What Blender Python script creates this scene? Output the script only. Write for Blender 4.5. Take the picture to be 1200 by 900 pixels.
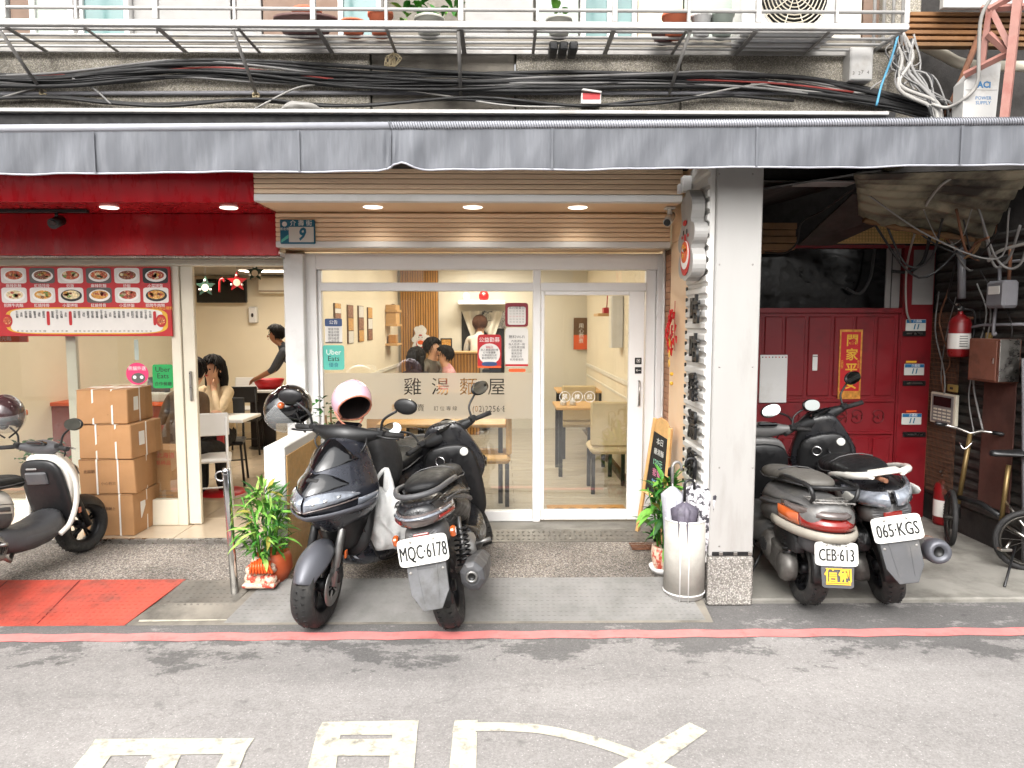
import bpy, math, random
from mathutils import Vector, Matrix, Euler
for o in list(bpy.data.objects): bpy.data.objects.remove(o)
SC = bpy.context.scene
COL = SC.collection
R = math.radians
PI = math.pi
random.seed(7)
V3 = Vector
# ---------------- camera ----------------
CAMH = 1.75
F = 830.0
cd = bpy.data.cameras.new('camera'); cam = bpy.data.objects.new('camera', cd); COL.objects.link(cam)
cam.location = (0, 0, CAMH); cam.rotation_euler = (R(90 - 4.82), 0, R(-.76))
cd.sensor_width = 36; cd.lens = F / 1200 * 36; cd.clip_start = .05; cd.clip_end = 500
SC.camera = cam
# ---------------- sky, sun, exposure ----------------
SUN_EL, SUN_AZ = 44, 195      # soft overcast sun, high behind the camera
w = bpy.data.worlds.new('World'); SC.world = w; w.use_nodes = True
nt = w.node_tree; nt.nodes.clear()
sky = nt.nodes.new('ShaderNodeTexSky'); sky.sky_type = 'NISHITA'; sky.sun_disc = False
sky.sun_elevation = R(SUN_EL); sky.sun_rotation = R(SUN_AZ); sky.air_density = 1.6; sky.dust_density = 6; sky.ozone_density = 1
hs = nt.nodes.new('ShaderNodeHueSaturation'); hs.inputs['Saturation'].default_value = .10
bg = nt.nodes.new('ShaderNodeBackground'); bg.inputs['Strength'].default_value = .15
wo = nt.nodes.new('ShaderNodeOutputWorld')
nt.links.new(sky.outputs[0], hs.inputs['Color']); nt.links.new(hs.outputs[0], bg.inputs[0]); nt.links.new(bg.outputs[0], wo.inputs[0])
sl = bpy.data.lights.new('sun', 'SUN'); sl.energy = .7; sl.angle = R(70); sl.color = (1, .94, .88)
so = bpy.data.objects.new('sun', sl); COL.objects.link(so)
so.rotation_euler = (R(90 - SUN_EL), 0, R(180 - SUN_AZ))
vs = SC.view_settings; vs.view_transform = 'Standard'; vs.look = 'None'; vs.gamma = 1; vs.use_curve_mapping = False
vs.exposure = 1.45
cy = SC.cycles
cy.use_adaptive_sampling = True; cy.adaptive_threshold = .025
cy.max_bounces = 8; cy.diffuse_bounces = 3; cy.glossy_bounces = 3; cy.transmission_bounces = 6; cy.transparent_max_bounces = 16
cy.caustics_reflective = False; cy.caustics_refractive = False; cy.sample_clamp_indirect = 6
try:
    cy.use_denoising = True
except Exception: pass
# ---------------- pixel (1200x900) -> world ----------------
RM = Euler(cam.rotation_euler).to_matrix()
def ray(px, py): return RM @ V3(((px - 600) / F, (450 - py) / F, -1))
def W(px, py, Y):
    d = ray(px, py); t = Y / d.y; return V3((d.x * t, Y, CAMH + d.z * t))
def G(px, py, z=0.0):
    d = ray(px, py); t = (z - CAMH) / d.z; return V3((d.x * t, d.y * t, z))
def WX(px, py, X):
    d = ray(px, py); t = X / d.x; return V3((X, d.y * t, CAMH + d.z * t))
# ---------------- materials ----------------
def lin(h):
    if not isinstance(h, str): return tuple(h)
    h = h.lstrip('#'); r = []
    for i in (0, 2, 4):
        c = int(h[i:i + 2], 16) / 255; r.append(c / 12.92 if c <= .04045 else ((c + .055) / 1.055) ** 2.4)
    return tuple(r)
MATS = {}
def M(name, col=None, rough=.5, metal=0, var=.12, vs=6, col2=None, c2=(.45, .7), c2s=3, bump=0, bs=60, spec=.5, coat=0, emit=None, es=1, alpha=None, streak=None, sss=0, rvar=.12):
    """procedural principled material: base colour with value variation, an optional second colour in noise patches and bump"""
    if col is None: return MATS[name]
    m = bpy.data.materials.new(name); m.use_nodes = True; MATS[name] = m
    n = m.node_tree; b = n.nodes['Principled BSDF']; L = n.links.new
    col = lin(col)
    tc = n.nodes.new('ShaderNodeTexCoord'); src = tc.outputs['Object']
    if streak:
        mp = n.nodes.new('ShaderNodeMapping'); mp.inputs['Scale'].default_value = streak; L(src, mp.inputs[0]); src = mp.outputs[0]
    def noise(s, det=4, ro=.6):
        t = n.nodes.new('ShaderNodeTexNoise'); t.inputs['Scale'].default_value = s; t.inputs['Detail'].default_value = det; t.inputs['Roughness'].default_value = ro
        L(src, t.inputs['Vector']); return t.outputs['Fac']
    out = None
    if col2 is not None:
        r = n.nodes.new('ShaderNodeMapRange'); r.inputs[1].default_value, r.inputs[2].default_value = c2
        L(noise(c2s, 6, .65), r.inputs[0])
        mx = n.nodes.new('ShaderNodeMix'); mx.data_type = 'RGBA'; mx.inputs[6].default_value = (*col, 1); mx.inputs[7].default_value = (*lin(col2), 1)
        L(r.outputs[0], mx.inputs[0]); out = mx.outputs[2]
    if var:
        hv = n.nodes.new('ShaderNodeHueSaturation'); hv.inputs['Color'].default_value = (*col, 1)
        if out: L(out, hv.inputs['Color'])
        r = n.nodes.new('ShaderNodeMapRange'); r.inputs[1].default_value = .3; r.inputs[2].default_value = .7; r.inputs[3].default_value = 1 - var; r.inputs[4].default_value = 1 + var
        L(noise(vs), r.inputs[0]); L(r.outputs[0], hv.inputs['Value']); out = hv.outputs[0]
    if out: L(out, b.inputs['Base Color'])
    else: b.inputs['Base Color'].default_value = (*col, 1)
    b.inputs['Roughness'].default_value = rough; b.inputs['Metallic'].default_value = metal
    if rvar and rough < .95:
        r = n.nodes.new('ShaderNodeMapRange'); r.inputs[1].default_value = .3; r.inputs[2].default_value = .7
        r.inputs[3].default_value = max(.02, rough - rvar); r.inputs[4].default_value = min(1, rough + rvar)
        L(noise(vs * 2.3 + 1), r.inputs[0]); L(r.outputs[0], b.inputs['Roughness'])
    b.inputs['Specular IOR Level'].default_value = spec
    if coat: b.inputs['Coat Weight'].default_value = coat; b.inputs['Coat Roughness'].default_value = .06
    if sss: b.inputs['Subsurface Weight'].default_value = sss; b.inputs['Subsurface Radius'].default_value = (.02, .01, .006)
    if bump:
        bp = n.nodes.new('ShaderNodeBump'); bp.inputs['Strength'].default_value = bump; bp.inputs['Distance'].default_value = .01
        L(noise(bs, 5), bp.inputs['Height']); L(bp.outputs[0], b.inputs['Normal'])
    if emit is not None:
        b.inputs['Emission Color'].default_value = (*lin(emit), 1); b.inputs['Emission Strength'].default_value = es
    if alpha is not None: b.inputs['Alpha'].default_value = alpha
    return m
def glass(name, tint=(1, 1, 1), rough=.0, ior=1.5, frost=0, fcol=(1, 1, 1)):
    """thin pane: clear transmission plus a fresnel reflection; frost mixes in translucent film"""
    m = bpy.data.materials.new(name); m.use_nodes = True; MATS[name] = m
    n = m.node_tree; n.nodes.clear(); L = n.links.new
    o = n.nodes.new('ShaderNodeOutputMaterial'); t = n.nodes.new('ShaderNodeBsdfTransparent'); t.inputs[0].default_value = (*tint, 1)
    g = n.nodes.new('ShaderNodeBsdfGlossy'); g.inputs['Roughness'].default_value = rough
    lw = n.nodes.new('ShaderNodeLayerWeight'); lw.inputs[0].default_value = .5
    pw = n.nodes.new('ShaderNodeMath'); pw.operation = 'POWER'; pw.inputs[1].default_value = 5; L(lw.outputs['Facing'], pw.inputs[0])
    f0 = ((ior - 1) / (ior + 1)) ** 2
    fr = n.nodes.new('ShaderNodeMath'); fr.operation = 'MULTIPLY_ADD'; fr.inputs[1].default_value = 1 - f0; fr.inputs[2].default_value = f0; L(pw.outputs[0], fr.inputs[0])
    a = t.outputs[0]
    if frost:
        tl = n.nodes.new('ShaderNodeBsdfTranslucent'); tl.inputs[0].default_value = (*fcol, 1)
        df = n.nodes.new('ShaderNodeBsdfDiffuse'); df.inputs[0].default_value = (*fcol, 1)
        m1 = n.nodes.new('ShaderNodeMixShader'); m1.inputs[0].default_value = .45; L(tl.outputs[0], m1.inputs[1]); L(df.outputs[0], m1.inputs[2])
        m2 = n.nodes.new('ShaderNodeMixShader'); m2.inputs[0].default_value = frost; L(a, m2.inputs[1]); L(m1.outputs[0], m2.inputs[2]); a = m2.outputs[0]
    mx = n.nodes.new('ShaderNodeMixShader'); L(fr.outputs[0], mx.inputs[0]); L(a, mx.inputs[1]); L(g.outputs[0], mx.inputs[2]); L(mx.outputs[0], o.inputs[0])
    return m
# ---------------- mesh helper ----------------
TMP = bpy.data.scenes.new('tmp')
def to_mesh(o):
    """evaluate a text, curve or modified object in a small scratch scene"""
    TMP.collection.objects.link(o); vl = TMP.view_layers[0]; vl.update(); dg = vl.depsgraph
    me = bpy.data.meshes.new_from_object(o.evaluated_get(dg)); TMP.collection.objects.unlink(o); return me
class MB:
    def __init__(s): s.v = []; s.f = []; s.smooth = []
    def add(s, vs, fs, sm=False):
        k = len(s.v); s.v += [tuple(v) for v in vs]; s.f += [tuple(i + k for i in f) for f in fs]; s.smooth += [sm] * len(fs); return s
    def box(s, x0, x1, y0, y1, z0, z1, c=0, mt=None):
        if x0 > x1: x0, x1 = x1, x0
        if y0 > y1: y0, y1 = y1, y0
        if z0 > z1: z0, z1 = z1, z0
        lo = (x0, y0, z0); hi = (x1, y1, z1)
        c = min(c, .45 * min(x1 - x0, y1 - y0, z1 - z0))
        if c <= 0:
            vs = [(x, y, z) for x in (x0, x1) for y in (y0, y1) for z in (z0, z1)]
            fs = [(0, 1, 3, 2), (4, 6, 7, 5), (0, 4, 5, 1), (2, 3, 7, 6), (0, 2, 6, 4), (1, 5, 7, 3)]
        else:
            vs = []; ix = {}
            for a in (0, 1):
                for b in (0, 1):
                    for d in (0, 1):
                        sg = (a, b, d)
                        for ax in range(3):
                            p = []
                            for k in range(3):
                                e = hi[k] if sg[k] else lo[k]
                                if k != ax: e += -c if sg[k] else c
                                p.append(e)
                            ix[sg, ax] = len(vs); vs.append(tuple(p))
            fs = []
            def face(ids):
                pts = [V3(vs[i]) for i in ids]; cen = sum(pts, V3()) / len(pts); mid = V3(((x0 + x1) / 2, (y0 + y1) / 2, (z0 + z1) / 2))
                nn = (pts[1] - pts[0]).cross(pts[2] - pts[0])
                fs.append(tuple(ids) if nn.dot(cen - mid) > 0 else tuple(reversed(ids)))
            for ax in range(3):
                o1, o2 = [k for k in range(3) if k != ax]
                for e in (0, 1):
                    q = []
                    for (p1, p2) in ((0, 0), (1, 0), (1, 1), (0, 1)):
                        sg = [0, 0, 0]; sg[ax] = e; sg[o1] = p1; sg[o2] = p2; q.append(ix[tuple(sg), ax])
                    face(q)
                for p1 in (0, 1):
                    for p2 in (0, 1):
                        s0 = [0, 0, 0]; s0[o1] = p1; s0[o2] = p2; s1 = list(s0); s1[ax] = 1
                        face([ix[tuple(s0), o1], ix[tuple(s1), o1], ix[tuple(s1), o2], ix[tuple(s0), o2]])
            for a in (0, 1):
                for b in (0, 1):
                    for d in (0, 1): face([ix[(a, b, d), 0], ix[(a, b, d), 1], ix[(a, b, d), 2]])
        if mt is not None: vs = [tuple(mt @ V3(v)) for v in vs]
        return s.add(vs, fs)
    def cbox(s, c, d, c_=0, rot=None):
        mt = Matrix.Translation(V3(c))
        if rot is not None: mt = mt @ Euler(rot).to_matrix().to_4x4()
        return s.box(-d[0] / 2, d[0] / 2, -d[1] / 2, d[1] / 2, -d[2] / 2, d[2] / 2, c_, mt)
    def loft(s, rings, cap=True, closed=False, sm=True):
        n = len(rings[0]); vs = [p for r in rings for p in r]; fs = []
        m = len(rings)
        for i in range(m if closed else m - 1):
            for j in range(n):
                a = i * n + j; b = i * n + (j + 1) % n; c = ((i + 1) % m) * n + (j + 1) % n; d = ((i + 1) % m) * n + j
                fs.append((a, b, c, d))
        s.add(vs, fs, sm)
        if cap and not closed:
            k = len(s.v) - len(vs)
            s.f.append(tuple(k + j for j in reversed(range(n)))); s.smooth.append(False)
            s.f.append(tuple(k + (m - 1) * n + j for j in range(n))); s.smooth.append(False)
        return s
    def tube(s, pts, r, n=8, cap=True, closed=False):
        pts = [V3(p) for p in pts]; m = len(pts); rings = []
        up = V3((0, 0, 1)); prev = None
        for i, p in enumerate(pts):
            if closed: t = pts[(i + 1) % m] - pts[i - 1]
            elif i == 0: t = pts[1] - p
            elif i == m - 1: t = p - pts[i - 1]
            else: t = (pts[i + 1] - p).normalized() + (p - pts[i - 1]).normalized()
            if t.length < 1e-9: t = V3((0, 0, 1))
            t.normalize()
            if prev is None:
                a = up if abs(t.dot(up)) < .9 else V3((1, 0, 0)); u = t.cross(a).normalized()
            else:
                u = prev - t * prev.dot(t); u = u.normalized() if u.length > 1e-6 else t.orthogonal().normalized()
            prev = u; v = t.cross(u); rr = r[i] if isinstance(r, (list, tuple)) else r
            rings.append([p + (u * math.cos(2 * PI * k / n) + v * math.sin(2 * PI * k / n)) * rr for k in range(n)])
        return s.loft(rings, cap, closed, n > 4)
    def lathe(s, prof, n=20, c=(0, 0, 0), mt=None, cap=False, a0=0, a1=2 * PI):
        mt = mt or Matrix.Identity(3); c = V3(c); rings = []; full = abs(a1 - a0 - 2 * PI) < 1e-6
        for (r, z) in prof:
            rings.append([c + mt @ V3((r * math.cos(a0 + (a1 - a0) * k / n), r * math.sin(a0 + (a1 - a0) * k / n), z)) for k in range(n)])
        return s.loft(rings, cap)
    def sphere(s, c, r, n=16, m=10, sc=(1, 1, 1), mt=None):
        mt = mt or Matrix.Identity(3); c = V3(c); rings = []
        for i in range(m + 1):
            a = -PI / 2 + PI * i / m; rr = max(math.cos(a), 1e-4)
            rings.append([c + mt @ V3((r * sc[0] * rr * math.cos(2 * PI * k / n), r * sc[1] * rr * math.sin(2 * PI * k / n), r * sc[2] * math.sin(a))) for k in range(n)])
        return s.loft(rings, False)
    def prism(s, poly, o, u, v, th, sm=False):
        """2-D polygon in plane (o,u,v) extruded by th along u x v"""
        o, u, v = V3(o), V3(u), V3(v); nn = u.cross(v).normalized() * th; k = len(poly)
        a = [o + u * p[0] + v * p[1] for p in poly]; b = [p + nn for p in a]
        fs = [tuple(reversed(range(k))), tuple(range(k, 2 * k))] + [(i, (i + 1) % k, k + (i + 1) % k, k + i) for i in range(k)]
        return s.add(a + b, fs, sm)
    def grid(s, fn, nu, nv, sm=True):
        vs = [fn(i / nu, j / nv) for j in range(nv + 1) for i in range(nu + 1)]
        fs = [(j * (nu + 1) + i, j * (nu + 1) + i + 1, (j + 1) * (nu + 1) + i + 1, (j + 1) * (nu + 1) + i) for j in range(nv) for i in range(nu)]
        return s.add(vs, fs, sm)
    def quad(s, a, b, c, d): return s.add([a, b, c, d], [(0, 1, 2, 3)])
    def build(s, name, mat, parent=None, sub=0, bevel=0, solid=0, loc=None, rot=None, fix=False):
        me = bpy.data.meshes.new(name); me.from_pydata(s.v, [], s.f); me.polygons.foreach_set('use_smooth', s.smooth)
        if fix:
            import bmesh
            bm = bmesh.new(); bm.from_mesh(me); bmesh.ops.remove_doubles(bm, verts=bm.verts, dist=1e-5); bmesh.ops.recalc_face_normals(bm, faces=bm.faces); bm.to_mesh(me); bm.free()
        me.materials.append(M(mat) if isinstance(mat, str) else mat); me.update()
        o = bpy.data.objects.new(name, me); COL.objects.link(o)
        if parent: o.parent = parent
        if loc is not None: o.location = loc
        if rot is not None: o.rotation_euler = rot
        if bevel: b = o.modifiers.new('bevel', 'BEVEL'); b.width = bevel; b.segments = 2; b.limit_method = 'ANGLE'; b.angle_limit = R(40)
        if solid: b = o.modifiers.new('solid', 'SOLIDIFY'); b.thickness = solid; b.offset = 0
        if sub: b = o.modifiers.new('sub', 'SUBSURF'); b.levels = sub; b.render_levels = sub
        return o
def T(name, label, cat, loc=(0, 0, 0), rz=0, group=None):
    o = bpy.data.objects.new(name, None); COL.objects.link(o); o.location = loc; o.rotation_euler = (0, 0, rz); o.empty_display_size = .1
    return tag(o, label, cat, group)
def tag(o, label=None, cat=None, group=None, kind=None):
    if label: o['label'] = label
    if cat: o['category'] = cat
    if group: o['group'] = group
    if kind: o['kind'] = kind
    return o
def struct(o): o['kind'] = 'structure'; return o
def pbox(name, mat, parent, x0, x1, y0, y1, z0, z1, c=.004): return MB().box(x0, x1, y0, y1, z0, z1, c).build(name, mat, parent)
def copy_tree(o, parent=None):
    c = o.copy(); COL.objects.link(c); c.parent = parent
    for ch in o.children: copy_tree(ch, c)
    return c
def text(body, size, mat, parent, o, u=(1, 0, 0), v=(0, 0, 1), name='lettering', th=.001, bold=0, ax='CENTER', sx=1, lh=1, shear=0):
    """lettering as a mesh in the plane (o,u,v); u, v are unit vectors, th its thickness"""
    c = bpy.data.curves.new('t', 'FONT'); c.body = body; c.size = size; c.resolution_u = 2; c.align_x = ax; c.align_y = 'CENTER'; c.offset = bold; c.space_line = lh; c.shear = shear
    c.extrude = th / 2
    t = bpy.data.objects.new('t', c); me = to_mesh(t)
    bpy.data.objects.remove(t); bpy.data.curves.remove(c)
    o, u, v = V3(o), V3(u), V3(v); n = u.cross(v)
    for x in me.vertices: q = x.co; x.co = o + u * q.x * sx + v * q.y + n * (q.z + th / 2)
    me.name = name; me.materials.clear(); me.materials.append(M(mat) if isinstance(mat, str) else mat)
    b = bpy.data.objects.new(name, me); COL.objects.link(b)
    if parent: b.parent = parent
    return b
def bez(p, n=12):
    """Catmull-Rom through points"""
    p = [V3(q) for q in p]; out = []
    for i in range(len(p) - 1):
        a = p[i - 1] if i else p[0] * 2 - p[1]; b, c = p[i], p[i + 1]; d = p[i + 2] if i + 2 < len(p) else c * 2 - b
        for k in range(n):
            t = k / n; out.append(.5 * ((2 * b) + (c - a) * t + (2 * a - 5 * b + 4 * c - d) * t * t + (3 * b - a - 3 * c + d) * t ** 3))
    out.append(p[-1]); return out
def ell(n, a, b, e=2.0):
    r = []
    for k in range(n):
        t = 2 * PI * k / n; c, s_ = math.cos(t), math.sin(t)
        r.append((a * math.copysign(abs(c) ** (2 / e), c), b * math.copysign(abs(s_) ** (2 / e), s_)))
    return r
# ================= materials =================
def pebble(name, cols, scale, rough=.75, bump=.5, mottle=.25):
    m = bpy.data.materials.new(name); m.use_nodes = True; MATS[name] = m
    n = m.node_tree; b = n.nodes['Principled BSDF']; L = n.links.new
    tc = n.nodes.new('ShaderNodeTexCoord'); v = n.nodes.new('ShaderNodeTexVoronoi'); v.inputs['Scale'].default_value = scale; L(tc.outputs['Object'], v.inputs['Vector'])
    sp = n.nodes.new('ShaderNodeSeparateColor'); L(v.outputs['Color'], sp.inputs[0])
    cr = n.nodes.new('ShaderNodeValToRGB'); cr.color_ramp.interpolation = 'CONSTANT'
    el = cr.color_ramp.elements
    for i, c in enumerate(cols):
        e = el[i] if i < 2 else el.new(i / len(cols))
        e.position = i / len(cols); e.color = (*lin(c), 1)
    L(sp.outputs[0], cr.inputs[0])
    nz = n.nodes.new('ShaderNodeTexNoise'); nz.inputs['Scale'].default_value = 1.7; nz.inputs['Detail'].default_value = 6; L(tc.outputs['Object'], nz.inputs['Vector'])
    r = n.nodes.new('ShaderNodeMapRange'); r.inputs[1].default_value = .35; r.inputs[2].default_value = .65; r.inputs[3].default_value = 1 - mottle; r.inputs[4].default_value = 1 + mottle; L(nz.outputs['Fac'], r.inputs[0])
    # mortar between the pebbles
    r2 = n.nodes.new('ShaderNodeMapRange'); r2.inputs[1].default_value = .25; r2.inputs[2].default_value = .6; r2.inputs[3].default_value = 1; r2.inputs[4].default_value = .55; L(v.outputs['Distance'], r2.inputs[0])
    mu = n.nodes.new('ShaderNodeMath'); mu.operation = 'MULTIPLY'; L(r.outputs[0], mu.inputs[0]); L(r2.outputs[0], mu.inputs[1])
    hv = n.nodes.new('ShaderNodeHueSaturation'); L(cr.outputs[0], hv.inputs['Color']); L(mu.outputs[0], hv.inputs['Value']); L(hv.outputs[0], b.inputs['Base Color'])
    b.inputs['Roughness'].default_value = rough
    bp = n.nodes.new('ShaderNodeBump'); bp.invert = True; bp.inputs['Strength'].default_value = bump; bp.inputs['Distance'].default_value = .006; L(v.outputs['Distance'], bp.inputs['Height']); L(bp.outputs[0], b.inputs['Normal'])
    return m
def asphalt():
    m = bpy.data.materials.new('asphalt'); m.use_nodes = True; MATS['asphalt'] = m
    n = m.node_tree; b = n.nodes['Principled BSDF']; L = n.links.new
    tc = n.nodes.new('ShaderNodeTexCoord'); src = tc.outputs['Object']
    def nz(s, d=6, r=.6):
        t = n.nodes.new('ShaderNodeTexNoise'); t.inputs['Scale'].default_value = s; t.inputs['Detail'].default_value = d; t.inputs['Roughness'].default_value = r; L(src, t.inputs[0]); return t.outputs['Fac']
    def mr(i, a, b_, c=0, d=1):
        t = n.nodes.new('ShaderNodeMapRange'); t.inputs[1].default_value = a; t.inputs[2].default_value = b_; t.inputs[3].default_value = c; t.inputs[4].default_value = d; L(i, t.inputs[0]); return t.outputs[0]
    def mt(op, a, b_):
        t = n.nodes.new('ShaderNodeMath'); t.operation = op
        for k, x in enumerate((a, b_)):
            if isinstance(x, (int, float)): t.inputs[k].default_value = x
            else: L(x, t.inputs[k])
        return t.outputs[0]
    sx = n.nodes.new('ShaderNodeSeparateXYZ'); L(src, sx.inputs[0]); y = sx.outputs['Y']
    # the worn seal coat ends raggedly before the kerb: darker old asphalt shows there in islands
    mp = n.nodes.new('ShaderNodeMapping'); mp.inputs['Scale'].default_value = (1.15, 2.0, 1); L(src, mp.inputs[0])
    t = n.nodes.new('ShaderNodeTexNoise'); t.inputs['Scale'].default_value = 1.9; t.inputs['Detail'].default_value = 10; t.inputs['Roughness'].default_value = .72; L(mp.outputs[0], t.inputs[0])
    band = mr(y, 3.25, 3.9, 0, .30)
    k = mr(mt('ADD', mt('ADD', t.outputs['Fac'], band), mr(nz(38, 3, .7), .3, .7, -.035, .035)), .685, .735)
    mx = n.nodes.new('ShaderNodeMix'); mx.data_type = 'RGBA'; mx.inputs[6].default_value = (.245, .231, .221, 1); mx.inputs[7].default_value = (.125, .119, .115, 1); L(k, mx.inputs[0])
    v = n.nodes.new('ShaderNodeTexVoronoi'); v.inputs['Scale'].default_value = 190; L(src, v.inputs[0])
    sp = n.nodes.new('ShaderNodeSeparateColor'); L(v.outputs['Color'], sp.inputs[0])
    grain = mr(sp.outputs[0], 0, 1, .86, 1.12)
    spk = mr(sp.outputs[1], .975, .98, 0, .5)
    val = mt('MULTIPLY', mt('MULTIPLY', mt('ADD', grain, spk), mr(nz(.9), .3, .7, .86, 1.12)), mr(nz(14), .3, .7, .92, 1.08))
    spot = mr(nz(5.5, 3, .5), .68, .74, 1, .66); val = mt('MULTIPLY', val, spot)
    mp2 = n.nodes.new('ShaderNodeMapping'); mp2.inputs['Scale'].default_value = (.12, 1.5, 1); L(src, mp2.inputs[0])
    tk = n.nodes.new('ShaderNodeTexNoise'); tk.inputs['Scale'].default_value = 1.6; tk.inputs['Detail'].default_value = 5; L(mp2.outputs[0], tk.inputs[0]); val = mt('MULTIPLY', val, mr(tk.outputs['Fac'], .3, .7, .84, 1.12))
    cr = n.nodes.new('ShaderNodeTexVoronoi'); cr.feature = 'DISTANCE_TO_EDGE'; cr.inputs['Scale'].default_value = .5
    wob = n.nodes.new('ShaderNodeTexNoise'); wob.inputs['Scale'].default_value = 3.5; wob.inputs['Detail'].default_value = 7; L(src, wob.inputs[0])
    vm = n.nodes.new('ShaderNodeVectorMath'); vm.operation = 'MULTIPLY_ADD'; vm.inputs[1].default_value = (.5, .5, .5); L(wob.outputs['Color'], vm.inputs[0]); L(src, vm.inputs[2]); L(vm.outputs[0], cr.inputs[0])
    val = mt('MULTIPLY', val, mr(cr.outputs['Distance'], .0, .005, .84, 1)); val = mt('MULTIPLY', val, mr(nz(60, 2, .5), .3, .7, .9, 1.1))
    hv = n.nodes.new('ShaderNodeHueSaturation'); L(mx.outputs[2], hv.inputs['Color']); L(val, hv.inputs['Value']); L(hv.outputs[0], b.inputs['Base Color'])
    b.inputs['Roughness'].default_value = .85
    bp = n.nodes.new('ShaderNodeBump'); bp.inputs['Strength'].default_value = .35; bp.inputs['Distance'].default_value = .004; L(sp.outputs[0], bp.inputs['Height']); L(bp.outputs[0], b.inputs['Normal'])
asphalt()
pebble('pebble_apron', ['#857d76', '#9c948c', '#6b6560', '#b5aea6', '#8a7f73', '#5c5752', '#a0968b'], 120, mottle=.28)
pebble('pebble_plinth', ['#a8a39c', '#948f88', '#b9b4ad', '#86817a', '#b0aaa2'], 110, bump=.7, mottle=.15)
pebble('pebble_wall', ['#a39c90', '#aca598', '#98917f', '#b5ae a0'.replace(' ', ''), '#8b8478'], 150, bump=.3, mottle=.3)
M('road_white', '#bab5a4', .8, var=.12, vs=9, col2='#827e77', c2=(.52, .68), c2s=17, bump=.25)
M('road_red', '#d27a76', .75, var=.12, vs=7, col2='#a8605c', c2=(.55, .75), c2s=9, bump=.15)
M('rubber_grey', '#7e7c79', .65, var=.14, vs=3, col2='#6e6d69', c2=(.45, .7), c2s=5)
M('rubber_red', '#b0483a', .6, var=.14, vs=3, col2='#7c4238', c2=(.42, .66), c2s=5)
M('checker_steel', '#7a766f', .5, .6, var=.2, vs=5)
M('concrete', '#7d7a73', .8, var=.2, vs=2.2, col2='#5f5c55', c2=(.48, .66), c2s=2.6, bump=.2, bs=80)
M('concrete_dark', '#7d776d', .85, var=.22, vs=3, col2='#4e4a44', c2=(.5, .72), c2s=2, bump=.25)
M('rib_white', '#c9c7c3', .45, var=.05, vs=2)
M('pillar_white', '#9d9b98', .42, var=.03, vs=2, col2='#8d8a85', c2=(.55, .8), c2s=2.5, streak=(2.5, 2.5, .5))
M('tile', '#b7a68f', .22, var=.1, vs=2.5, spec=.6, rvar=.06)
M('grout', '#6b6255', .8)
M('plank', '#a59c8c', .4, var=.16, vs=3, streak=(.6, 9, 1))
M('white_alu', '#e2e0de', .38, 0, var=.04, vs=3)
M('white_paint', '#d9d8d6', .45, var=.05, vs=2, col2='#bdbab3', c2=(.55, .8), c2s=2.2)
M('white_metal_old', '#a9a7a4', .5, .1, var=.1, vs=4, col2='#8d867c', c2=(.55, .78), c2s=5)
M('grey_steel', '#8e8b87', .5, .5, var=.18, vs=6)
M('red_panel', '#a3101b', .3, var=.12, vs=1.6, spec=.4, col2='#860c16', c2=(.5, .8), c2s=2.2, streak=(3, 3, .8))
M('tan_slat', '#f2d5b4', .5, var=.08, vs=2, streak=(.5, 6, 6))
M('tan_panel', '#e8c8a4', .5, var=.05, vs=2)
M('dark_groove', '#6e5038', .8)
M('groove_tan', '#c9a27c', .7, var=.1)
M('cream_wall', '#e3d7be', .7, var=.04, vs=1.2)
M('white_wall', '#d9d3c4', .7, var=.04, vs=1.2)
M('ceiling_white', '#d8d0c0', .8, var=.03)
M('grey_ceiling', '#8d877e', .8, var=.05)
M('wood_slat', '#b78445', .5, var=.15, vs=3, streak=(8, 8, .8))
M('light_wood', '#cfa46c', .45, var=.12, vs=3, streak=(1, 8, 8))
M('dark', '#151413', .7, var=.2)
M('black_plastic', '#161617', .42, var=.15, vs=9)
M('black_matte', '#1d1c1c', .75, var=.15, vs=9)
M('chrome', '#c9c9c9', .12, 1, var=.05)
M('steel_brushed', '#aaa6a0', .3, 1, var=.12, vs=7)
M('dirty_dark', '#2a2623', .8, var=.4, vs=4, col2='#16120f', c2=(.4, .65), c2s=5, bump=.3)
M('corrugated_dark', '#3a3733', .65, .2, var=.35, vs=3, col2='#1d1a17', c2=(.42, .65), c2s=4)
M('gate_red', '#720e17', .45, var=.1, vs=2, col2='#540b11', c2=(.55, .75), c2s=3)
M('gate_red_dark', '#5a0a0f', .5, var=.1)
M('dark_glass', '#0c0c0d', .12, var=.05)
M('grey_panel', '#84807e', .6, var=.1)
M('brick_tile', '#a97c5e', .7, var=.2, vs=9)
M('awning', '#585a5f', .6, .0, var=.13, vs=2.6, spec=.25, col2='#6a6c71', c2=(.45, .75), c2s=4, streak=(4, 1, .45), bump=.3, bs=5)
M('awning_light', '#9c9da4', .4, var=.12, vs=4)
M('cable_black', '#1b1a1a', .55, var=.25, vs=5)
M('cable_grey', '#7c7a78', .55, var=.15)
M('cable_white', '#96938e', .5, var=.12)
M('cable_red', '#8a3630', .55, var=.15)
M('pvc_grey', '#77767a', .5, var=.1)
M('pink_paint', '#94695f', .6, var=.15, vs=6, col2='#7e4a40', c2=(.5, .7), c2s=6)
M('rust', '#6a4530', .8, var=.3, vs=7)
M('board_white', '#93918e', .55, var=.05)
M('curtain', '#7a6557', .8, var=.15)
M('teal_glass', '#5f7d7c', .15, var=.15, vs=4)
M('fly_screen', '#9aa39a', .4, var=.1)
glass('glass_clear', (.97, .985, .975), 0, 1.95)
glass('film_frost', (.9, .9, .9), .35, 1.2, frost=.84, fcol=(.56, .51, .43))
M('lamp_warm', '#ffffff', .5, var=0, emit='#fff0d8', es=4)
M('lamp_spot', '#ffffff', .5, var=0, emit='#fff2e2', es=.85)
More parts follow.
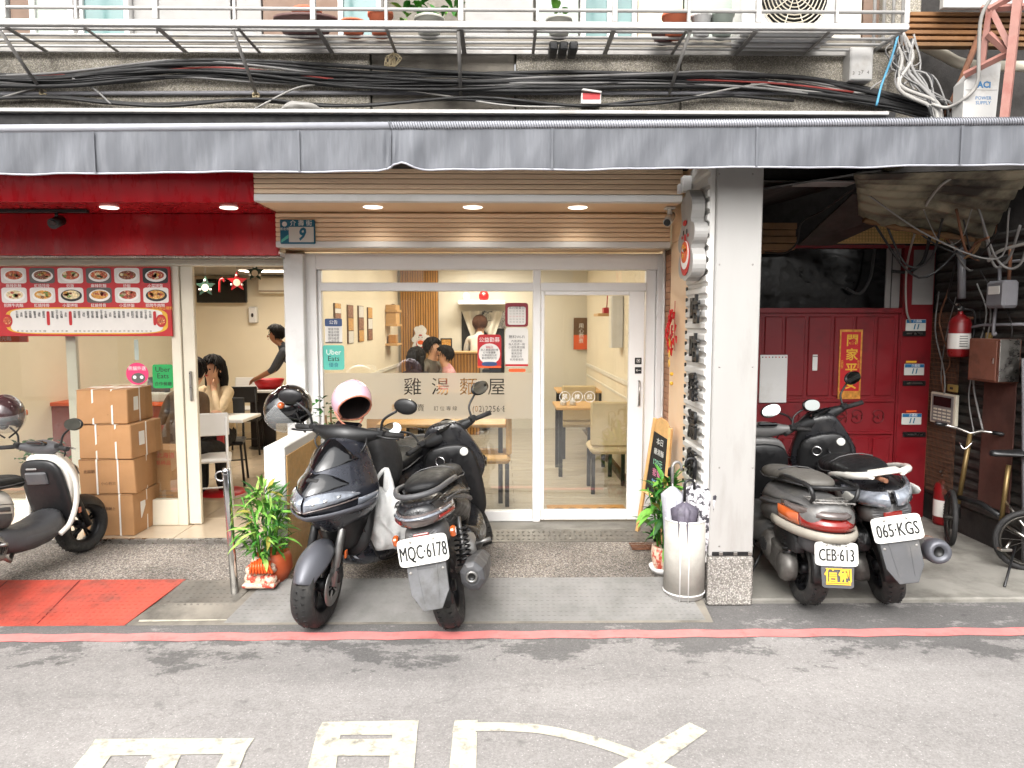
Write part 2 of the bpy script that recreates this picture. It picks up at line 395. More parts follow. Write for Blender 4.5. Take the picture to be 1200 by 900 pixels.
M('brown_timber', '#7a5430', .7, var=.25, vs=5)
for nm, c in (('ink_black', '#141414'), ('ink_white', '#e8e6e2'), ('ink_red', '#b5161c'), ('ink_gold', '#d9a833'), ('ink_blue', '#1c5f8c'), ('ink_teal', '#0f5d78'), ('ink_grey', '#55524f'), ('ink_green', '#159048'),
              ('ink_mint', '#57b5a4'), ('ink_pink', '#d1356a'), ('ink_orange', '#d95a24'), ('paper', '#d9d5cf'), ('poster_red', '#b3181f'), ('poster_deep', '#7d0f22'), ('plate_white', '#c6c5bf'), ('ink_navy', '#2c4470')):
    M(nm, c, .45, var=.04)
YG, YF1, YF2, YW, YA, YP, YR = 5.63, 4.9, 5.34, 4.62, 3.95, 4.27, 6.17
XL = -1.68      # wall between the two shops
XR = 1.27       # inner face of the pillar row
# ================= ground =================
road = struct(MB().quad((-40, -14, 0), (40, -14, 0), (40, 9, 0), (-40, 9, 0)).build('road', 'asphalt'))
def stripe(pts, nm='painted_marking', mat='road_white', z=.004):
    return MB().add([(p.x, p.y, z) for p in pts], [tuple(range(len(pts)))]).build(nm, mat, road)
def strip_line(c, wd, nm, mat, z=.004):
    m = MB(); L_, R_ = [], []
    for i, p in enumerate(c):
        t = (c[min(i + 1, len(c) - 1)] - c[max(i - 1, 0)]).normalized(); s = V3((-t.y, t.x, 0)) * wd / 2
        L_.append(p + s); R_.append(p - s)
    m.add([(p.x, p.y, z) for p in L_ + R_], [(i, len(c) + i, len(c) + i + 1, i + 1) for i in range(len(c) - 1)])
    return m.build(nm, mat, road)
# red no-stopping line, a little uneven
rl = []
for i in range(61):
    px = -120 + i * 24; rl.append(G(px, 748.5 - 8 * px / 1200 + .7 * math.sin(i * 1.9), 0))
strip_line([rl[0] + V3((-14, 0, 0))] + rl + [rl[-1] + V3((14, 0, 0))], .098, 'red_line', 'road_red')
# white road lettering, seen upside down, cut by the lower frame edge
Q = lambda *p: [G(a, b) for a, b in p]
def bars(*ps):
    for i, p in enumerate(ps): stripe(Q(*p), z=.004 + .0006 * i)
bars([(112, 867), (298, 866), (286, 884), (98, 887)], [(98, 886), (130, 887), (60, 985), (20, 985)], [(178, 886), (212, 886), (165, 985), (125, 985)], [(262, 885), (288, 882), (248, 985), (210, 985)])
bars([(378, 847), (491, 845), (488, 862), (370, 862)], [(371, 861), (399, 861), (382, 985), (340, 985)], [(460, 861), (489, 861), (478, 985), (446, 985)], [(397, 868), (460, 867), (458, 887), (393, 887)], [(388, 902), (455, 902), (452, 925), (384, 925)])
arc = [G(*p) for p in ((533, 853), (580, 852.5), (630, 855), (680, 865), (720, 877), (760, 893), (800, 912), (840, 940))]
cv = bez(arc, 5)
stripe([G(533, 845), G(560, 845), G(557, 860), G(530, 860)], z=.0046)
strip_line(cv, .066, 'painted_marking', 'road_white')
bars([(531, 859), (559, 859), (556, 985), (518, 985)])
stripe(Q((808, 848), (829, 858), (740, 922), (640, 985), (590, 985), (722, 899)), z=.0055)
# apron, sills and floors
stepy = G(600, 681, .1).y
ap = struct(MB().box(-9, 1.245, stepy, 5.27, -.2, .1, .012).build('apron', 'pebble_apron'))
struct(MB().box(1.245, 9, 4.30, YR + 2.2, -.2, .03, .01).build('concrete_floor', 'concrete'))
ledge = MB()
ledge.prism([(0, 0), (.42, 0), (.42, .085)], (-9, stepy - .42, .001), (0, 1, 0), (0, 0, 1), 9 + 1.24)
struct(ledge.build('kerb_slope', 'concrete_dark'))
shop_floor_l = struct(MB().box(-4.72, XL, 5.271, 11.2, -.2, .124).build('floor', 'grout'))
pbox('edge_strip', 'steel_brushed', shop_floor_l, -9, XL + .15, 5.255, 5.285, .09, .137, .004)
ts = .55; tm = None
for i in range(6):
    for j in range(11):
        x0 = -4.70 + i * ts; y0 = 5.29 + j * ts; x1 = min(x0 + ts - .005, XL - .01)
        if x1 - x0 < .05: continue
        if x1 - x0 < ts - .01:
            MB().box(x0, x1, y0, y0 + ts - .005, .124, .134, .002).build('tile', 'tile', shop_floor_l)
        else:
            if tm is None: tm = MB().box(0, ts - .005, 0, ts - .005, 0, .01, .002).build('tile', 'tile', shop_floor_l); o = tm
            else: o = tm.copy(); COL.objects.link(o)
            o.location = (x0, y0, .124)
shop_floor_r = struct(MB().box(XL, XR + .02, 5.42, 11.0, -.2, .140).build('floor', 'grout'))
for j in range(29):
    y0 = 5.71 + j * .182
    for s, (xa, xb) in enumerate(((XL + .1, -.25), (-.246, XR - .06))):
        sh = (.35 if j % 2 else 0)
        MB().box(xa if s == 0 else xa + sh, (xb + sh) if s == 0 else xb, y0, y0 + .179, .140, .149, .002).build('plank', 'plank', shop_floor_r)
sill = struct(MB().box(XL + .13, XR - .03, 5.42, 5.70, -.1, .15, .006).build('door_sill', 'concrete'))
# chequer-plate threshold ramp
tp = T('threshold_plate', 'chequered steel threshold plate in front of the glass shop front', 'threshold', (0, 5.27, .1))
m = MB(); m.add([(-1.35, 0, .002), (XR - .12, 0, .002), (XR - .12, .15, .05), (-1.35, .15, .05), (-1.35, 0, -.003), (XR - .12, 0, -.003), (XR - .12, .15, .03), (-1.35, .15, .03)], [(0, 1, 2, 3), (5, 4, 7, 6), (4, 5, 1, 0), (7, 3, 2, 6), (0, 3, 7, 4), (1, 5, 6, 2)]); m.build('plate', 'checker_steel', tp)
m = MB()
for i in range(62):
    for j in range(3):
        x = -1.32 + i * .04; y = .03 + j * .045; a = PI / 4 if (i + j) % 2 else -PI / 4
        m.cbox((x, y, .004 + y * .32), (.026, .007, .004), 0, (R(18), 0, a))
tag(m.build('tread', 'checker_steel', tp), kind='stuff')
# ramps from road to apron
def ramp(name, label, mat, xs, y0, y1, h, dots=True, skew=(0, 0)):
    t = T(name, label, 'ramp', (0, 0, 0)); x0, x1 = xs
    a = [(x0, y0, .006), (x1, y0, .006), (x1 + skew[1], y1, h), (x0 + skew[0], y1, h)]
    b = [(p[0], p[1], p[2] - .006) for p in a]
    MB().add(a + b, [(0, 1, 2, 3), (7, 6, 5, 4), (4, 5, 1, 0), (5, 6, 2, 1), (6, 7, 3, 2), (7, 4, 0, 3)]).build('mat', mat, t)
    if dots:
        m = MB(); nx = int((x1 - x0) / .036); ny = int((y1 - y0) / .034)
        for i in range(nx):
            for j in range(ny):
                v = (j + .5) / ny; u = (i + .5) / nx
                xa = x0 + skew[0] * v; xb = x1 + skew[1] * v; x = xa + (xb - xa) * u; y = y0 + (y1 - y0) * v; z = .006 + (h - .006) * v
                m.prism([(-.009, -.006), (.009, -.006), (.006, .006), (-.006, .006)], (x, y, z - .001), (1, 0, 0), (0, 1, (h - .006) / (y1 - y0)), .003)
        tag(m.build('tread', mat, t), kind='stuff')
    return t
ya, yb = G(600, 729).y, G(600, 681, .1).y
ramp('rubber_ramp', 'grey ribbed rubber ramp under the two parked scooters', 'rubber_grey', (G(262, 731).x, G(822, 720).x), ya, yb + .03, .112, skew=(.12, -.05))
rr_ = ramp('rubber_ramp', 'red rubber ramp at the kerb on the left', 'rubber_red', (-4.6, G(145, 734).x), ya - .02, yb + .03, .112, skew=(-.3, .16))
for k in range(4):
    xs_ = -4.1 + k * .46; MB().add([(xs_, ya - .01, .0085), (xs_ + .008, ya - .01, .0085), (xs_ + .008, yb + .02, .1125), (xs_, yb + .02, .1125)], [(0, 1, 2, 3)]).build('tile_joint', 'gate_red_dark', rr_)
ramp('steel_ramp', 'worn chequered steel ramp between the red and grey ramps', 'checker_steel', (G(168, 722).x, G(262, 722).x), ya + .06, yb + .02, .108, skew=(0, .1))
stripe(Q((165, 726), (268, 723), (266, 729), (162, 731)), z=.012)
# ================= upper building =================
ub = T('apartment_building', 'old grey concrete apartment facade above the awning', 'building', (0, YW, 0))
ub.location = (0, 0, 0)
xr = W(1042, 80, YW).x
zb = 2.9; zt = W(600, 58, YW).z
cuts = [-9, W(434, 90, YW).x, W(604, 90, YW).x, W(798, 90, YW).x, xr]
for i in range(4):
    MB().box(cuts[i] + .004, cuts[i + 1] - .004, YW + (.02 if i == 1 else 0), YW + .25, zb, zt, .006).build('panel', 'concrete_dark' if i == 1 else 'pebble_wall', ub)
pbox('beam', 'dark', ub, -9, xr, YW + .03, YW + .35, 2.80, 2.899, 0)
pbox('flashing', 'white_metal_old', ub, -9, W(1040, 135, YW - .12).x, YW - .14, YW - .001, W(600, 134, YW - .12).z, W(600, 129.5, YW - .12).z, .003)
pbox('painted_shade_strip', 'black_matte', ub, -9, xr, YW - .10, YW - .003, W(600, 153, YW).z, W(600, 135, YW).z, 0)  # black strip painting in the shade on the wall below the flashing
pbox('ledge', 'concrete_dark', ub, -9, xr, YW - .03, YW + .25, zt + .002, zt + .07, .006)
# upper storey wall, windows and boards behind the grille
yb_ = YW + .16
z0u = zt + .072
MB().box(-9, xr, yb_ + .06, yb_ + .3, z0u, 6.2).build('wall', 'concrete_dark', ub)
def upx(px): return W(px, 12, yb_).x
def upanel(name, a, b, mat, fr=.0, dy=0):
    x0, x1 = upx(a), upx(b)
    p = MB().box(x0 + fr, x1 - fr, yb_ - dy, yb_ + .055, z0u + .002 + fr, 4.9, .003).build(name, mat, ub)
    if fr:
        m = MB(); m.box(x0, x0 + fr, yb_ - dy - .02, yb_ + .056, z0u + .002, 4.9); m.box(x1 - fr, x1, yb_ - dy - .02, yb_ + .056, z0u + .002, 4.9); m.box(x0 + fr, x1 - fr, yb_ - dy - .02, yb_ + .056, z0u + .002, z0u + fr)
        m.build('frame', 'white_alu', p)
    return p
for a, b, mt in ((-200, 8, 'board_white'), (40, 90, 'fly_screen'), (96, 155, 'teal_glass'), (398, 448, 'teal_glass'), (680, 716, 'teal_glass'), (717, 745, 'teal_glass')): upanel('window', a, b, mt, .03, .03)
for a, b, mt in ((12, 38, 'curtain'), (156, 182, 'board_white'), (184, 270, 'board_white'), (272, 306, 'board_white'), (308, 396, 'curtain'), (545, 625, 'board_white'), (628, 678, 'fly_screen'), (748, 800, 'cream_wall'), (802, 880, 'fly_screen'), (970, 1010, 'white_wall'), (1012, 1058, 'curtain')): upanel('panel', a, b, mt)
# the window grille projecting from the wall
YB = 4.2
gt = T('window_grille', 'white metal window grille and shelf projecting over the street', 'grille')
zg = W(600, 31, YB).z; zg2 = W(600, 24.5, YB).z
xg0, xg1 = -9, W(1066, 28, YB).x
pbox('front_rail', 'white_metal_old', gt, xg0, xg1, YB, YB + .035, zg - .006, zg2, .004)
zm = W(600, 10.5, YB).z
m = MB(); m.tube([(xg0, YB + .015, zm), (xg1, YB + .015, zm)], .010, 6); m.build('rail', 'white_metal_old', gt)
m = MB(); m.tube([(xg0, YB + .015, zm + .16), (xg1, YB + .015, zm + .16)], .010, 6); m.build('rail', 'white_metal_old', gt)
for i, px in enumerate((-90, 3, 88, 181, 274, 366, 452, 540, 630, 721, 808, 890, 982, 1064)):
    x = W(px, 15, YB).x; wd = .030 if i % 2 == 1 else .017
    pbox('post', 'white_metal_old', gt, x - wd / 2, x + wd / 2, YB + .003, YB + .032, zg2 + .0005, 4.6, .003)
for k in range(4):
    y = YB + .08 + k * .085; m = MB(); m.tube([(xg0, y, zg + .005), (xg1 - .02 * k, y, zg + .005)], .0085, 6); m.build('floor_bar', 'white_metal_old', gt)
pbox('back_rail', 'grey_steel', gt, xg0, xg1 - .1, YW - .035, YW - .031 + .003, zg - .012, zg + .03, .003)
for i, px in enumerate((-95, 3, 95, 182, 277, 370, 452, 540, 628, 720, 806, 888, 975)):
    x = W(px, 31, YB).x; pbox('bracket', 'grey_steel', gt, x - (.014 if i % 2 else .009), x + (.014 if i % 2 else .009), YB + .036, YW - .036, zg - .012, zg - .004, .001)
for a, b in (((0, 36), (51, 110)), ((273, 36), (301, 112)), ((537, 36), (540, 113)), ((809, 36), (784, 110))):
    p, q = W(*a, YB + .03), W(*b, YW - .02); m = MB(); m.tube([p, q], .011, 6); m.build('strut', 'grey_steel', gt)
# end of the grille: corner bars running back to the wall
m = MB(); p = V3((xg1, YB + .02, zg + .02)); q = W(1010, 62, YW - .02); m.tube([p, V3((xg1 - .02, YW - .03, zg + .01))], .014, 6); m.build('bracket', 'white_metal_old', gt)
# ================= awnings =================
def awning(label, pa, pb, bunch):
    t = T('awning', label, 'awning')
    def yt(p): return 154 - 8.5 * p / 1200
    def yb(p):
        b = 204 - 10.5 * p / 1200
        return b - 8 * math.exp(-((p - 470) / 14) ** 2) + (2.5 * math.sin(p * .021) + 1.2 * math.sin(p * .057)) * .22
    def fn(u, v):
        p = pa + (pb - pa) * u; q = W(p, yt(p) + (yb(p) - yt(p)) * v, YA)
        k = v ** .7
        q.y += k * (.012 * math.sin(p * .031 + 2.1 * v) * math.sin(p * .0083) + .009 * math.sin(p * .083 + 1.3 + 3.5 * v) * math.sin(p * .0131 + 1) + .0015 * math.sin(p * .31 + 9 * v))
        q.y += .05 * math.sin(v * PI * .9) * math.exp(-((p - 458) / 9) ** 2) * math.sin(p * .5) - .05 * v * math.exp(-((p - 480) / 16) ** 2)
        return q
    n = int((pb - pa) / 5); MB().grid(fn, n, 8).build('valance', 'awning', t, solid=.003, sub=1)
    m = MB(); m.tube([fn(i / n, 1.0) for i in range(n + 1)], .0055, 6); m.build('hem', 'awning_light', t)
    m = MB(); m.tube([W(pa, yt(pa) - 3.2, YA + .005), W(pb, yt(pb) - 3.2, YA + .005)], .021, 10); m.build('front_tube', 'awning_light', t)
    m = MB()
    if bunch:   # cord lacing round the tube
        for i in range(int((pb - pa) / 3)):
            p = pa + i * 3.0; q = W(p, yt(p) - 3.2, YA + .005)
            m.tube([q + V3((.007 * a, -.0235 * math.cos(a * 1.05), -.0235 * math.sin(a * 1.05))) for a in (-1.2, -.6, 0, .6, 1.2)], .0022, 4)
        m.build('lacing', 'awning', t)
    def top(u, v):
        p = pa + (pb - pa) * u; a = W(p, yt(p) - 2, YA + .02); x = a.x; return V3((x, a.y + (YW - .12 - a.y) * v, a.z + .01 + (.03) * v))
    MB().grid(top, 40, 6).build('canopy', 'awning', t, solid=.004)
    for px in range(int(pa) + 190, int(pb) - 20, 240):
        a = W(px, yt(px) + 1.5, YA - .006); b = W(px, yb(px) - 1, YA - .012)
        m = MB(); m.box(a.x - .006, a.x + .006, a.y - .012, a.y - .008, b.z, a.z); m.build('seam', 'awning', t)
    for px in range(int(pa) + 60, int(pb), 380):
        a = W(px, yt(px), YA + .03); m = MB(); m.tube([a, (a.x + .05, YW - .05, a.z - .06)], .016, 6); m.build('arm', 'grey_steel', t)
awning('long silver-grey awning over the red shop on the left', -560, 459, False)
awning('long silver-grey awning over the noodle shop and the red gate', 457, 1400, True)
# ================= shared slab over the arcade =================
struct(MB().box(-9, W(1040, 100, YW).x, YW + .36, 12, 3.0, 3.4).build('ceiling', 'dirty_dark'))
# ================= red shop front =================
rs = T('red_shop_front', 'glossy red fascia and cream framed shop front on the left', 'shop front')
z1 = W(150, 237, YF1).z; z2 = W(150, 299, YF2 + .05).z
pbox('fascia', 'red_panel', rs, -6, XL, YF1, YF1 + .06, z1, 3.0, .004)
pbox('soffit', 'red_panel', rs, -6, XL, YF1 + .061, YF2 + .10, z1 + .001, z1 + .03, 0)
pbox('lower_panel', 'red_panel', rs, -6, XL, YF2 + .05, YF2 + .10, z2, z1, .004)
pbox('trim', 'steel_brushed', rs, -6, XL - .001, YF2 + .101, YG + .05, z2 - .012, z2 + .0, .002)
pbox('head_board', 'white_paint', rs, -6, XL + .0, YF2 + .101, YG + .1, z2 + .001, z2 + .03, 0)
for px in (128, 268):
    c = G(px, 242, z1); c = W(px, 242, YF1 + .22); c.z = z1 - .002
    d = MB().lathe([(.0, -.004), (.055, -.004), (.062, 0), (.062, .003)], 20, c).build('downlight', 'lamp_spot', rs)
def downlight_lamp(c, parent, watt=2.2):
    l = bpy.data.lights.new('downlight_lamp', 'SPOT'); l.energy = watt; l.spot_size = R(140); l.spot_blend = .8; l.shadow_soft_size = .06; l.color = (1, .93, .82)
    o = bpy.data.objects.new('downlight_lamp', l); COL.objects.link(o); o.parent = parent; o.location = V3(c) + V3((0, 0, -.012))
for px in (128, 268): c = W(px, 242, YF1 + .22); c.z = z1 - .002; downlight_lamp(c, rs)
def frame(parent, x0, x1, z0, z1, y, wd, dp, mat='white_alu', nm='frame', sides='lrtb'):
    if 'l' in sides: pbox(nm, mat, parent, x0, x0 + wd, y, y + dp, z0, z1)
    if 'r' in sides: pbox(nm, mat, parent, x1 - wd, x1, y, y + dp, z0, z1)
    if 't' in sides: pbox(nm, mat, parent, x0 + wd, x1 - wd, y + .001, y + dp - .001, z1 - wd, z1)
    if 'b' in sides: pbox(nm, mat, parent, x0 + wd, x1 - wd, y + .001, y + dp - .001, z0, z0 + wd)
def pane(parent, x0, x1, z0, z1, y, mat='glass_clear'): return MB().box(x0, x1, y, y + .006, z0, z1).build('pane', mat, parent)
M('cream_frame', '#d3cbb8', .42, var=.06, vs=3)
zh = W(150, 303, YG).z; zh2 = W(150, 311.5, YG).z
pbox('head_frame', 'cream_frame', rs, -6, XL, YG, YG + .08, zh2, zh)
xa, xb, xc = W(203, 450, YG).x, W(214, 450, YG).x, W(229, 450, YG).x
zs = W(150, 586, YG).z
pbox('post', 'cream_frame', rs, xa, xb, YG, YG + .07, .135, zh2)
pbox('door_stile', 'cream_frame', rs, xb + .003, xc, YG + .02, YG + .06, .14, zh2)
pbox('door_handle', 'steel_brushed', rs, xc - .05, xc - .03, YG - .002, YG + .019, W(200, 470, YG).z, W(200, 435, YG).z, .005)
pbox('bottom_rail', 'cream_frame', rs, -6, xa, YG, YG + .07, .135, zs)
pane(rs, -6, xa, zs, zh2, YG + .03)
pbox('mullion', 'cream_frame', rs, W(80, 450, YG + .1).x, W(92, 450, YG + .1).x, YG + .09, YG + .13, zs, zh2)
# party wall / white column between the shops
pw = T('party_wall', 'white column between the red shop and the noodle shop', 'column')
pbox('column', 'white_paint', pw, W(334, 400, YG - .08).x, W(357, 400, YG - .08).x, YG - .08, YG + .12, .1, W(345, 297, YG - .08).z, .006)
pbox('wall', 'cream_wall', pw, XL - .05, XL + .10, YG + .121, 11.2, -.1, 3.0, 0)
# ================= noodle shop front =================
ns = T('noodle_shop_front', 'noodle shop front with tan slatted fascia and white glazed doors', 'shop front')
xf0, xf1 = XL + .001, W(800, 215, YF1).x
zA = W(550, 228, YF1).z; zA2 = W(550, 236.5, YF1).z
pbox('fascia_back', 'groove_tan', ns, xf0, xf1, YF1 + .02, YF1 + .06, zA, 3.0, 0)
pitch = .0345
k = 0; z = zA + .004
while z < 2.98:
    pbox('slat', 'tan_slat', ns, xf0, xf1, YF1, YF1 + .019, z, z + pitch - .005, .003); z += pitch
pbox('trim', 'white_paint', ns, xf0, xf1, YF1 - .008, YF1 + .06, zA2, zA)
yS = W(550, 246, YF1).y
pbox('soffit', 'tan_panel', ns, xf0, xf1, YF1 + .061, YF2 + .06, zA2 + .003, zA2 + .03, 0)
xe0, xe1 = XL + .001, W(786, 265, YF2).x
zB = W(550, 283, YF2).z; zB2 = W(550, 290, YF2).z
pbox('fascia_back', 'groove_tan', ns, xe0, xe1, YF2 + .02, YF2 + .06, zB, zA2, 0)
z = zB + .002
while z < zA2 - .012:
    pbox('slat', 'tan_slat', ns, xe0, xe1, YF2, YF2 + .019, z, min(z + pitch - .005, zA2 - .001), .004); z += pitch
pbox('trim', 'white_paint', ns, xe0, xe1, YF2 - .006, YF2 + .06, zB2, zB)
pbox('soffit', 'tan_panel', ns, xe0, xe1, YF2 + .061, YG + .12, zB2 + .004, zB2 + .03, 0)
for px in (437, 554, 677):
    c = W(px, 242, YF1 + .24); c.z = zA2 + .001
    MB().lathe([(.0, -.004), (.062, -.004), (.07, 0), (.07, .003)], 24, c).build('downlight', 'lamp_spot', ns); downlight_lamp(c, ns)
# glazed front
jx0, jx1, jx2 = W(357, 400, YG).x, W(372, 400, YG).x, W(757, 400, YG).x
jx3 = W(784, 400, YG).x
zt0 = W(550, 297, YG).z; zt1 = W(550, 316, YG).z; zt2 = W(550, 331, YG).z; zt3 = W(550, 341, YG).z
zs0, zs1 = .151, W(500, 600, YG).z
pbox('jamb', 'white_alu', ns, jx0 + .001, jx1, YG, YG + .1, zs0, zt0)
pbox('jamb', 'white_alu', ns, jx1 + .001, jx1 + .03, YG + .03, YG + .09, zs0, zt1)
pbox('jamb', 'white_alu', ns, W(769, 400, YG).x, jx3, YG, YG + .1, zs0, zt0)
pbox('jamb', 'white_alu', ns, jx2, W(768.5, 400, YG).x, YG + .03, YG + .09, zs0, zt1)
pbox('head_frame', 'white_alu', ns, jx1, W(769, 400, YG).x, YG + .001, YG + .1, zt1, zt0)
pbox('transom', 'white_alu', ns, jx1 + .031, jx2, YG + .01, YG + .09, zt3, zt2)
mx0, mx1 = W(624.5, 400, YG).x, W(633.5, 400, YG).x
pbox('mullion', 'white_alu', ns, mx0, mx1, YG + .004, YG + .085, zs0, zt1)
pane(ns, jx1 + .031, mx0, zt2, zt1, YG + .05); pane(ns, mx1, jx2, zt2, zt1, YG + .05)
pane(ns, jx1 + .031, mx0, zs1, zt3, YG + .05)
pbox('bottom_rail', 'white_alu', ns, jx1 + .031, mx0, YG + .02, YG + .085, zs0, zs1)
dr = MB().box(mx1 + .002, mx1 + .03, YG - .012, YG + .03, zs0 + .02, zt3 - .002, .004).build('sliding_door', 'white_alu', ns)
dx1 = W(755, 400, YG - .012).x; dxi = W(737, 400, YG - .012).x
pbox('stile', 'white_alu', dr, dxi, dx1, YG - .012, YG + .03, zs0 + .02, zt3 - .002)
zd0 = W(690, 597, YG).z; zd1 = W(690, 346, YG).z
pbox('rail', 'white_alu', dr, mx1 + .031, dxi - .001, YG - .011, YG + .029, zs0 + .02, zd0)
pbox('rail', 'white_alu', dr, mx1 + .031, dxi - .001, YG - .011, YG + .029, zd1, zt3 - .002)
pane(dr, mx1 + .031, dxi - .001, zd0, zd1, YG + .008)
hx = W(749, 455, YG - .03).x
m = MB(); m.tube([(hx, YG - .012, W(749, 446, YG).z), (hx, YG - .04, W(749, 447, YG).z), (hx, YG - .04, W(749, 474, YG).z), (hx, YG - .012, W(749, 475, YG).z)], .008, 8); m.build('door_handle', 'steel_brushed', dr)
for y_ in (423, 434):
    a = W(748, y_, YG - .014); pbox('door_sensor', 'ink_black', dr, a.x - .028, a.x + .026, a.y - .004, a.y + .0015, a.z - .026, a.z + .026)
    text('⟵' if y_ == 434 else '▣', .035, 'ink_white', dr, (a.x, a.y - .0045, a.z))
# frosted film with cut-out lettering
def film(parent):
    y = YG + .047; fx0, fx1 = jx1 + .032, mx0 - .001; fz0, fz1 = W(500, 491, y).z, W(500, 437, y).z
    cs = []
    def tx(body, size, px, py, sp=1, bold=0, sx=1):
        c = bpy.data.curves.new('t', 'FONT'); c.body = body; c.size = size; c.resolution_u = 2; c.align_x = 'CENTER'; c.align_y = 'CENTER'; c.space_character = sp; c.offset = bold
        o = bpy.data.objects.new('t', c); COL.objects.link(o); a = W(px, py, y); o.location = (a.x, a.z, 0); o.scale = (sx, 1, 1); cs.append(o)
    for ch, px in zip('雞湯麵屋', (483.5, 516, 549, 582)): tx(ch, .150, px, 454.5, bold=.0035)
    for ch, px in zip('麵專賣', (463, 477.5, 493)): tx(ch, .062, px, 478.5)
    tx('訂位專線', .040, 522, 479, 1.5)
    tx('(02)2256·8', .070, 573, 479.5, 1.1, sx=.8)
    for o in COL.objects: o.select_set(False)
    for o in cs: o.select_set(True)
    bpy.context.view_layer.objects.active = cs[0]
    bpy.ops.object.convert(target='CURVE')
    cu = bpy.data.curves.new('film', 'CURVE'); cu.dimensions = '2D'; cu.fill_mode = 'BOTH'; cu.resolution_u = 2
    f = bpy.data.objects.new('film', cu); COL.objects.link(f)
    for o in cs: o.select_set(True)
    f.select_set(True); bpy.context.view_layer.objects.active = f
    bpy.ops.object.join()
    sp = f.data.splines.new('POLY'); sp.points.add(3)
    for p, q in zip(sp.points, ((fx0, fz0), (fx1, fz0), (fx1, fz1), (fx0, fz1))): p.co = (q[0], q[1], 0, 1)
    sp.use_cyclic_u = True
    me = bpy.data.meshes.new_from_object(f.evaluated_get(bpy.context.evaluated_depsgraph_get()))
    bpy.data.objects.remove(f)
    for v in me.vertices: v.co = (v.co.x, y, v.co.y)
    me.materials.clear(); me.materials.append(M('film_frost'))
    o = bpy.data.objects.new('frosted_film', me); COL.objects.link(o); o.parent = parent
    tag(o, 'frosted film band with cut-out shop name and phone number')
film(ns)
# brick strip, conduit and tan wall on the return
sw = T('side_wall', 'tan panelled return wall beside the glass door', 'wall')
pbox('wall', 'cream_wall', sw, XR + .012, XR + .25, YP + .3, 11.2, -.1, 3.0, 0)
pbox('tan_panel', 'tan_panel', sw, XR - .002, XR + .0115, 4.80, 5.37, .11, zB2 + .03, .003)
pbox('tan_panel', 'tan_panel', sw, XR + .0, XR + .0118, 4.80, 5.37, zB2 + .034, 2.98, .003)
i = 0; z = .12
pbox('brick_bed', 'dark_groove', sw, XR + .004, XR + .0117, 5.374, YG, .11, zB2, 0)
while z < zB2 - .05:
    off = (i % 2) * .06
    for y0, y1 in ((5.376, 5.45 + off), (5.455 + off, 5.625)):
        MB().box(XR - .006, XR + .004, y0, y1, z, z + .044, .003).build('brick', 'brick_tile', sw)
    z += .048; i += 1
cp = WX(781, 400, XR - .02)
m = MB(); m.tube([(XR - .018, 5.52, .2), (XR - .018, 5.52, zB2)], .011, 8); tag(m.build('conduit', 'white_paint'), 'white conduit pipe running up the narrow brick strip', 'pipe')
# ================= pillar =================
pl = T('sign_pillar', 'white metal clad pillar with corrugated side and pebble plinth', 'pillar', (1.4, YP, 0)); pl.location = (0, 0, 0)
px0, px1 = W(836, 420, YP).x, W(889, 420, YP).x
zc = W(860, 652, YP).z
pbox('cladding', 'pillar_white', pl, px0, px1, YP, YP + .40, zc, 2.78, .006)
pbox('plinth', 'pebble_plinth', pl, px0 - .004, px1 + .004, YP - .01, YP + .5, .0, zc - .001, .012)
pbox('shadow_gap', 'ink_black', pl, px0 + .02, px1 - .02, YP - .004, YP + .05, zc + .005, zc + .03, .002)
for px in (845, 862, 879):
    a = W(px, 647, YP - .005); pbox('bracket', 'steel_brushed', pl, a.x - .012, a.x + .012, a.y - .002, a.y + .01, zc + .008, zc + .028, .002)
for py in (204, 310, 430, 548, 640):
    for px in (843, 882):
        a = W(px, py, YP); MB().lathe([(0, .003), (.005, .002), (.006, 0)], 8, a, Matrix.Rotation(R(90), 3, 'X')).build('screw', 'grey_steel', pl)
sx = px0 - .045
pbox('side_panel', 'rib_white', pl, sx + .012, px0 - .0005, YP + .03, YP + .50, zc - .05, 2.76, .003)
z = zc - .04
while z < 2.70:
    MB().prism([(0, 0), (.014, .012), (.014, .040), (0, .052)], (sx + .0121, YP + .032, z), (-1, 0, 0), (0, 0, 1), .466).build('rib', 'rib_white', pl); z += .072
z = zc
while z < 2.3:
    pbox('clip', 'ink_black', pl, sx - .004, sx + .006, YP + .475, YP + .497, z, z + .025, .002); z += .072
# raised black characters
yc = YP + .17; lx = sx - .02
zz = [W(820, y, yc).z for y in (365, 410, 456, 500, 545, 590)]
for ch, z in zip('咕咕雞湯麵屋', zz):
    text(ch, .19, 'ink_black', pl, (lx, yc, z), (0, -1, 0), (0, 0, 1), 'raised_letter', .018, bold=.004)
    for dy in (-.05, .05):
        m = MB(); m.tube([(lx, yc + dy, z), (sx + .012, yc + dy, z)], .005, 6); m.build('standoff', 'steel_brushed', pl)
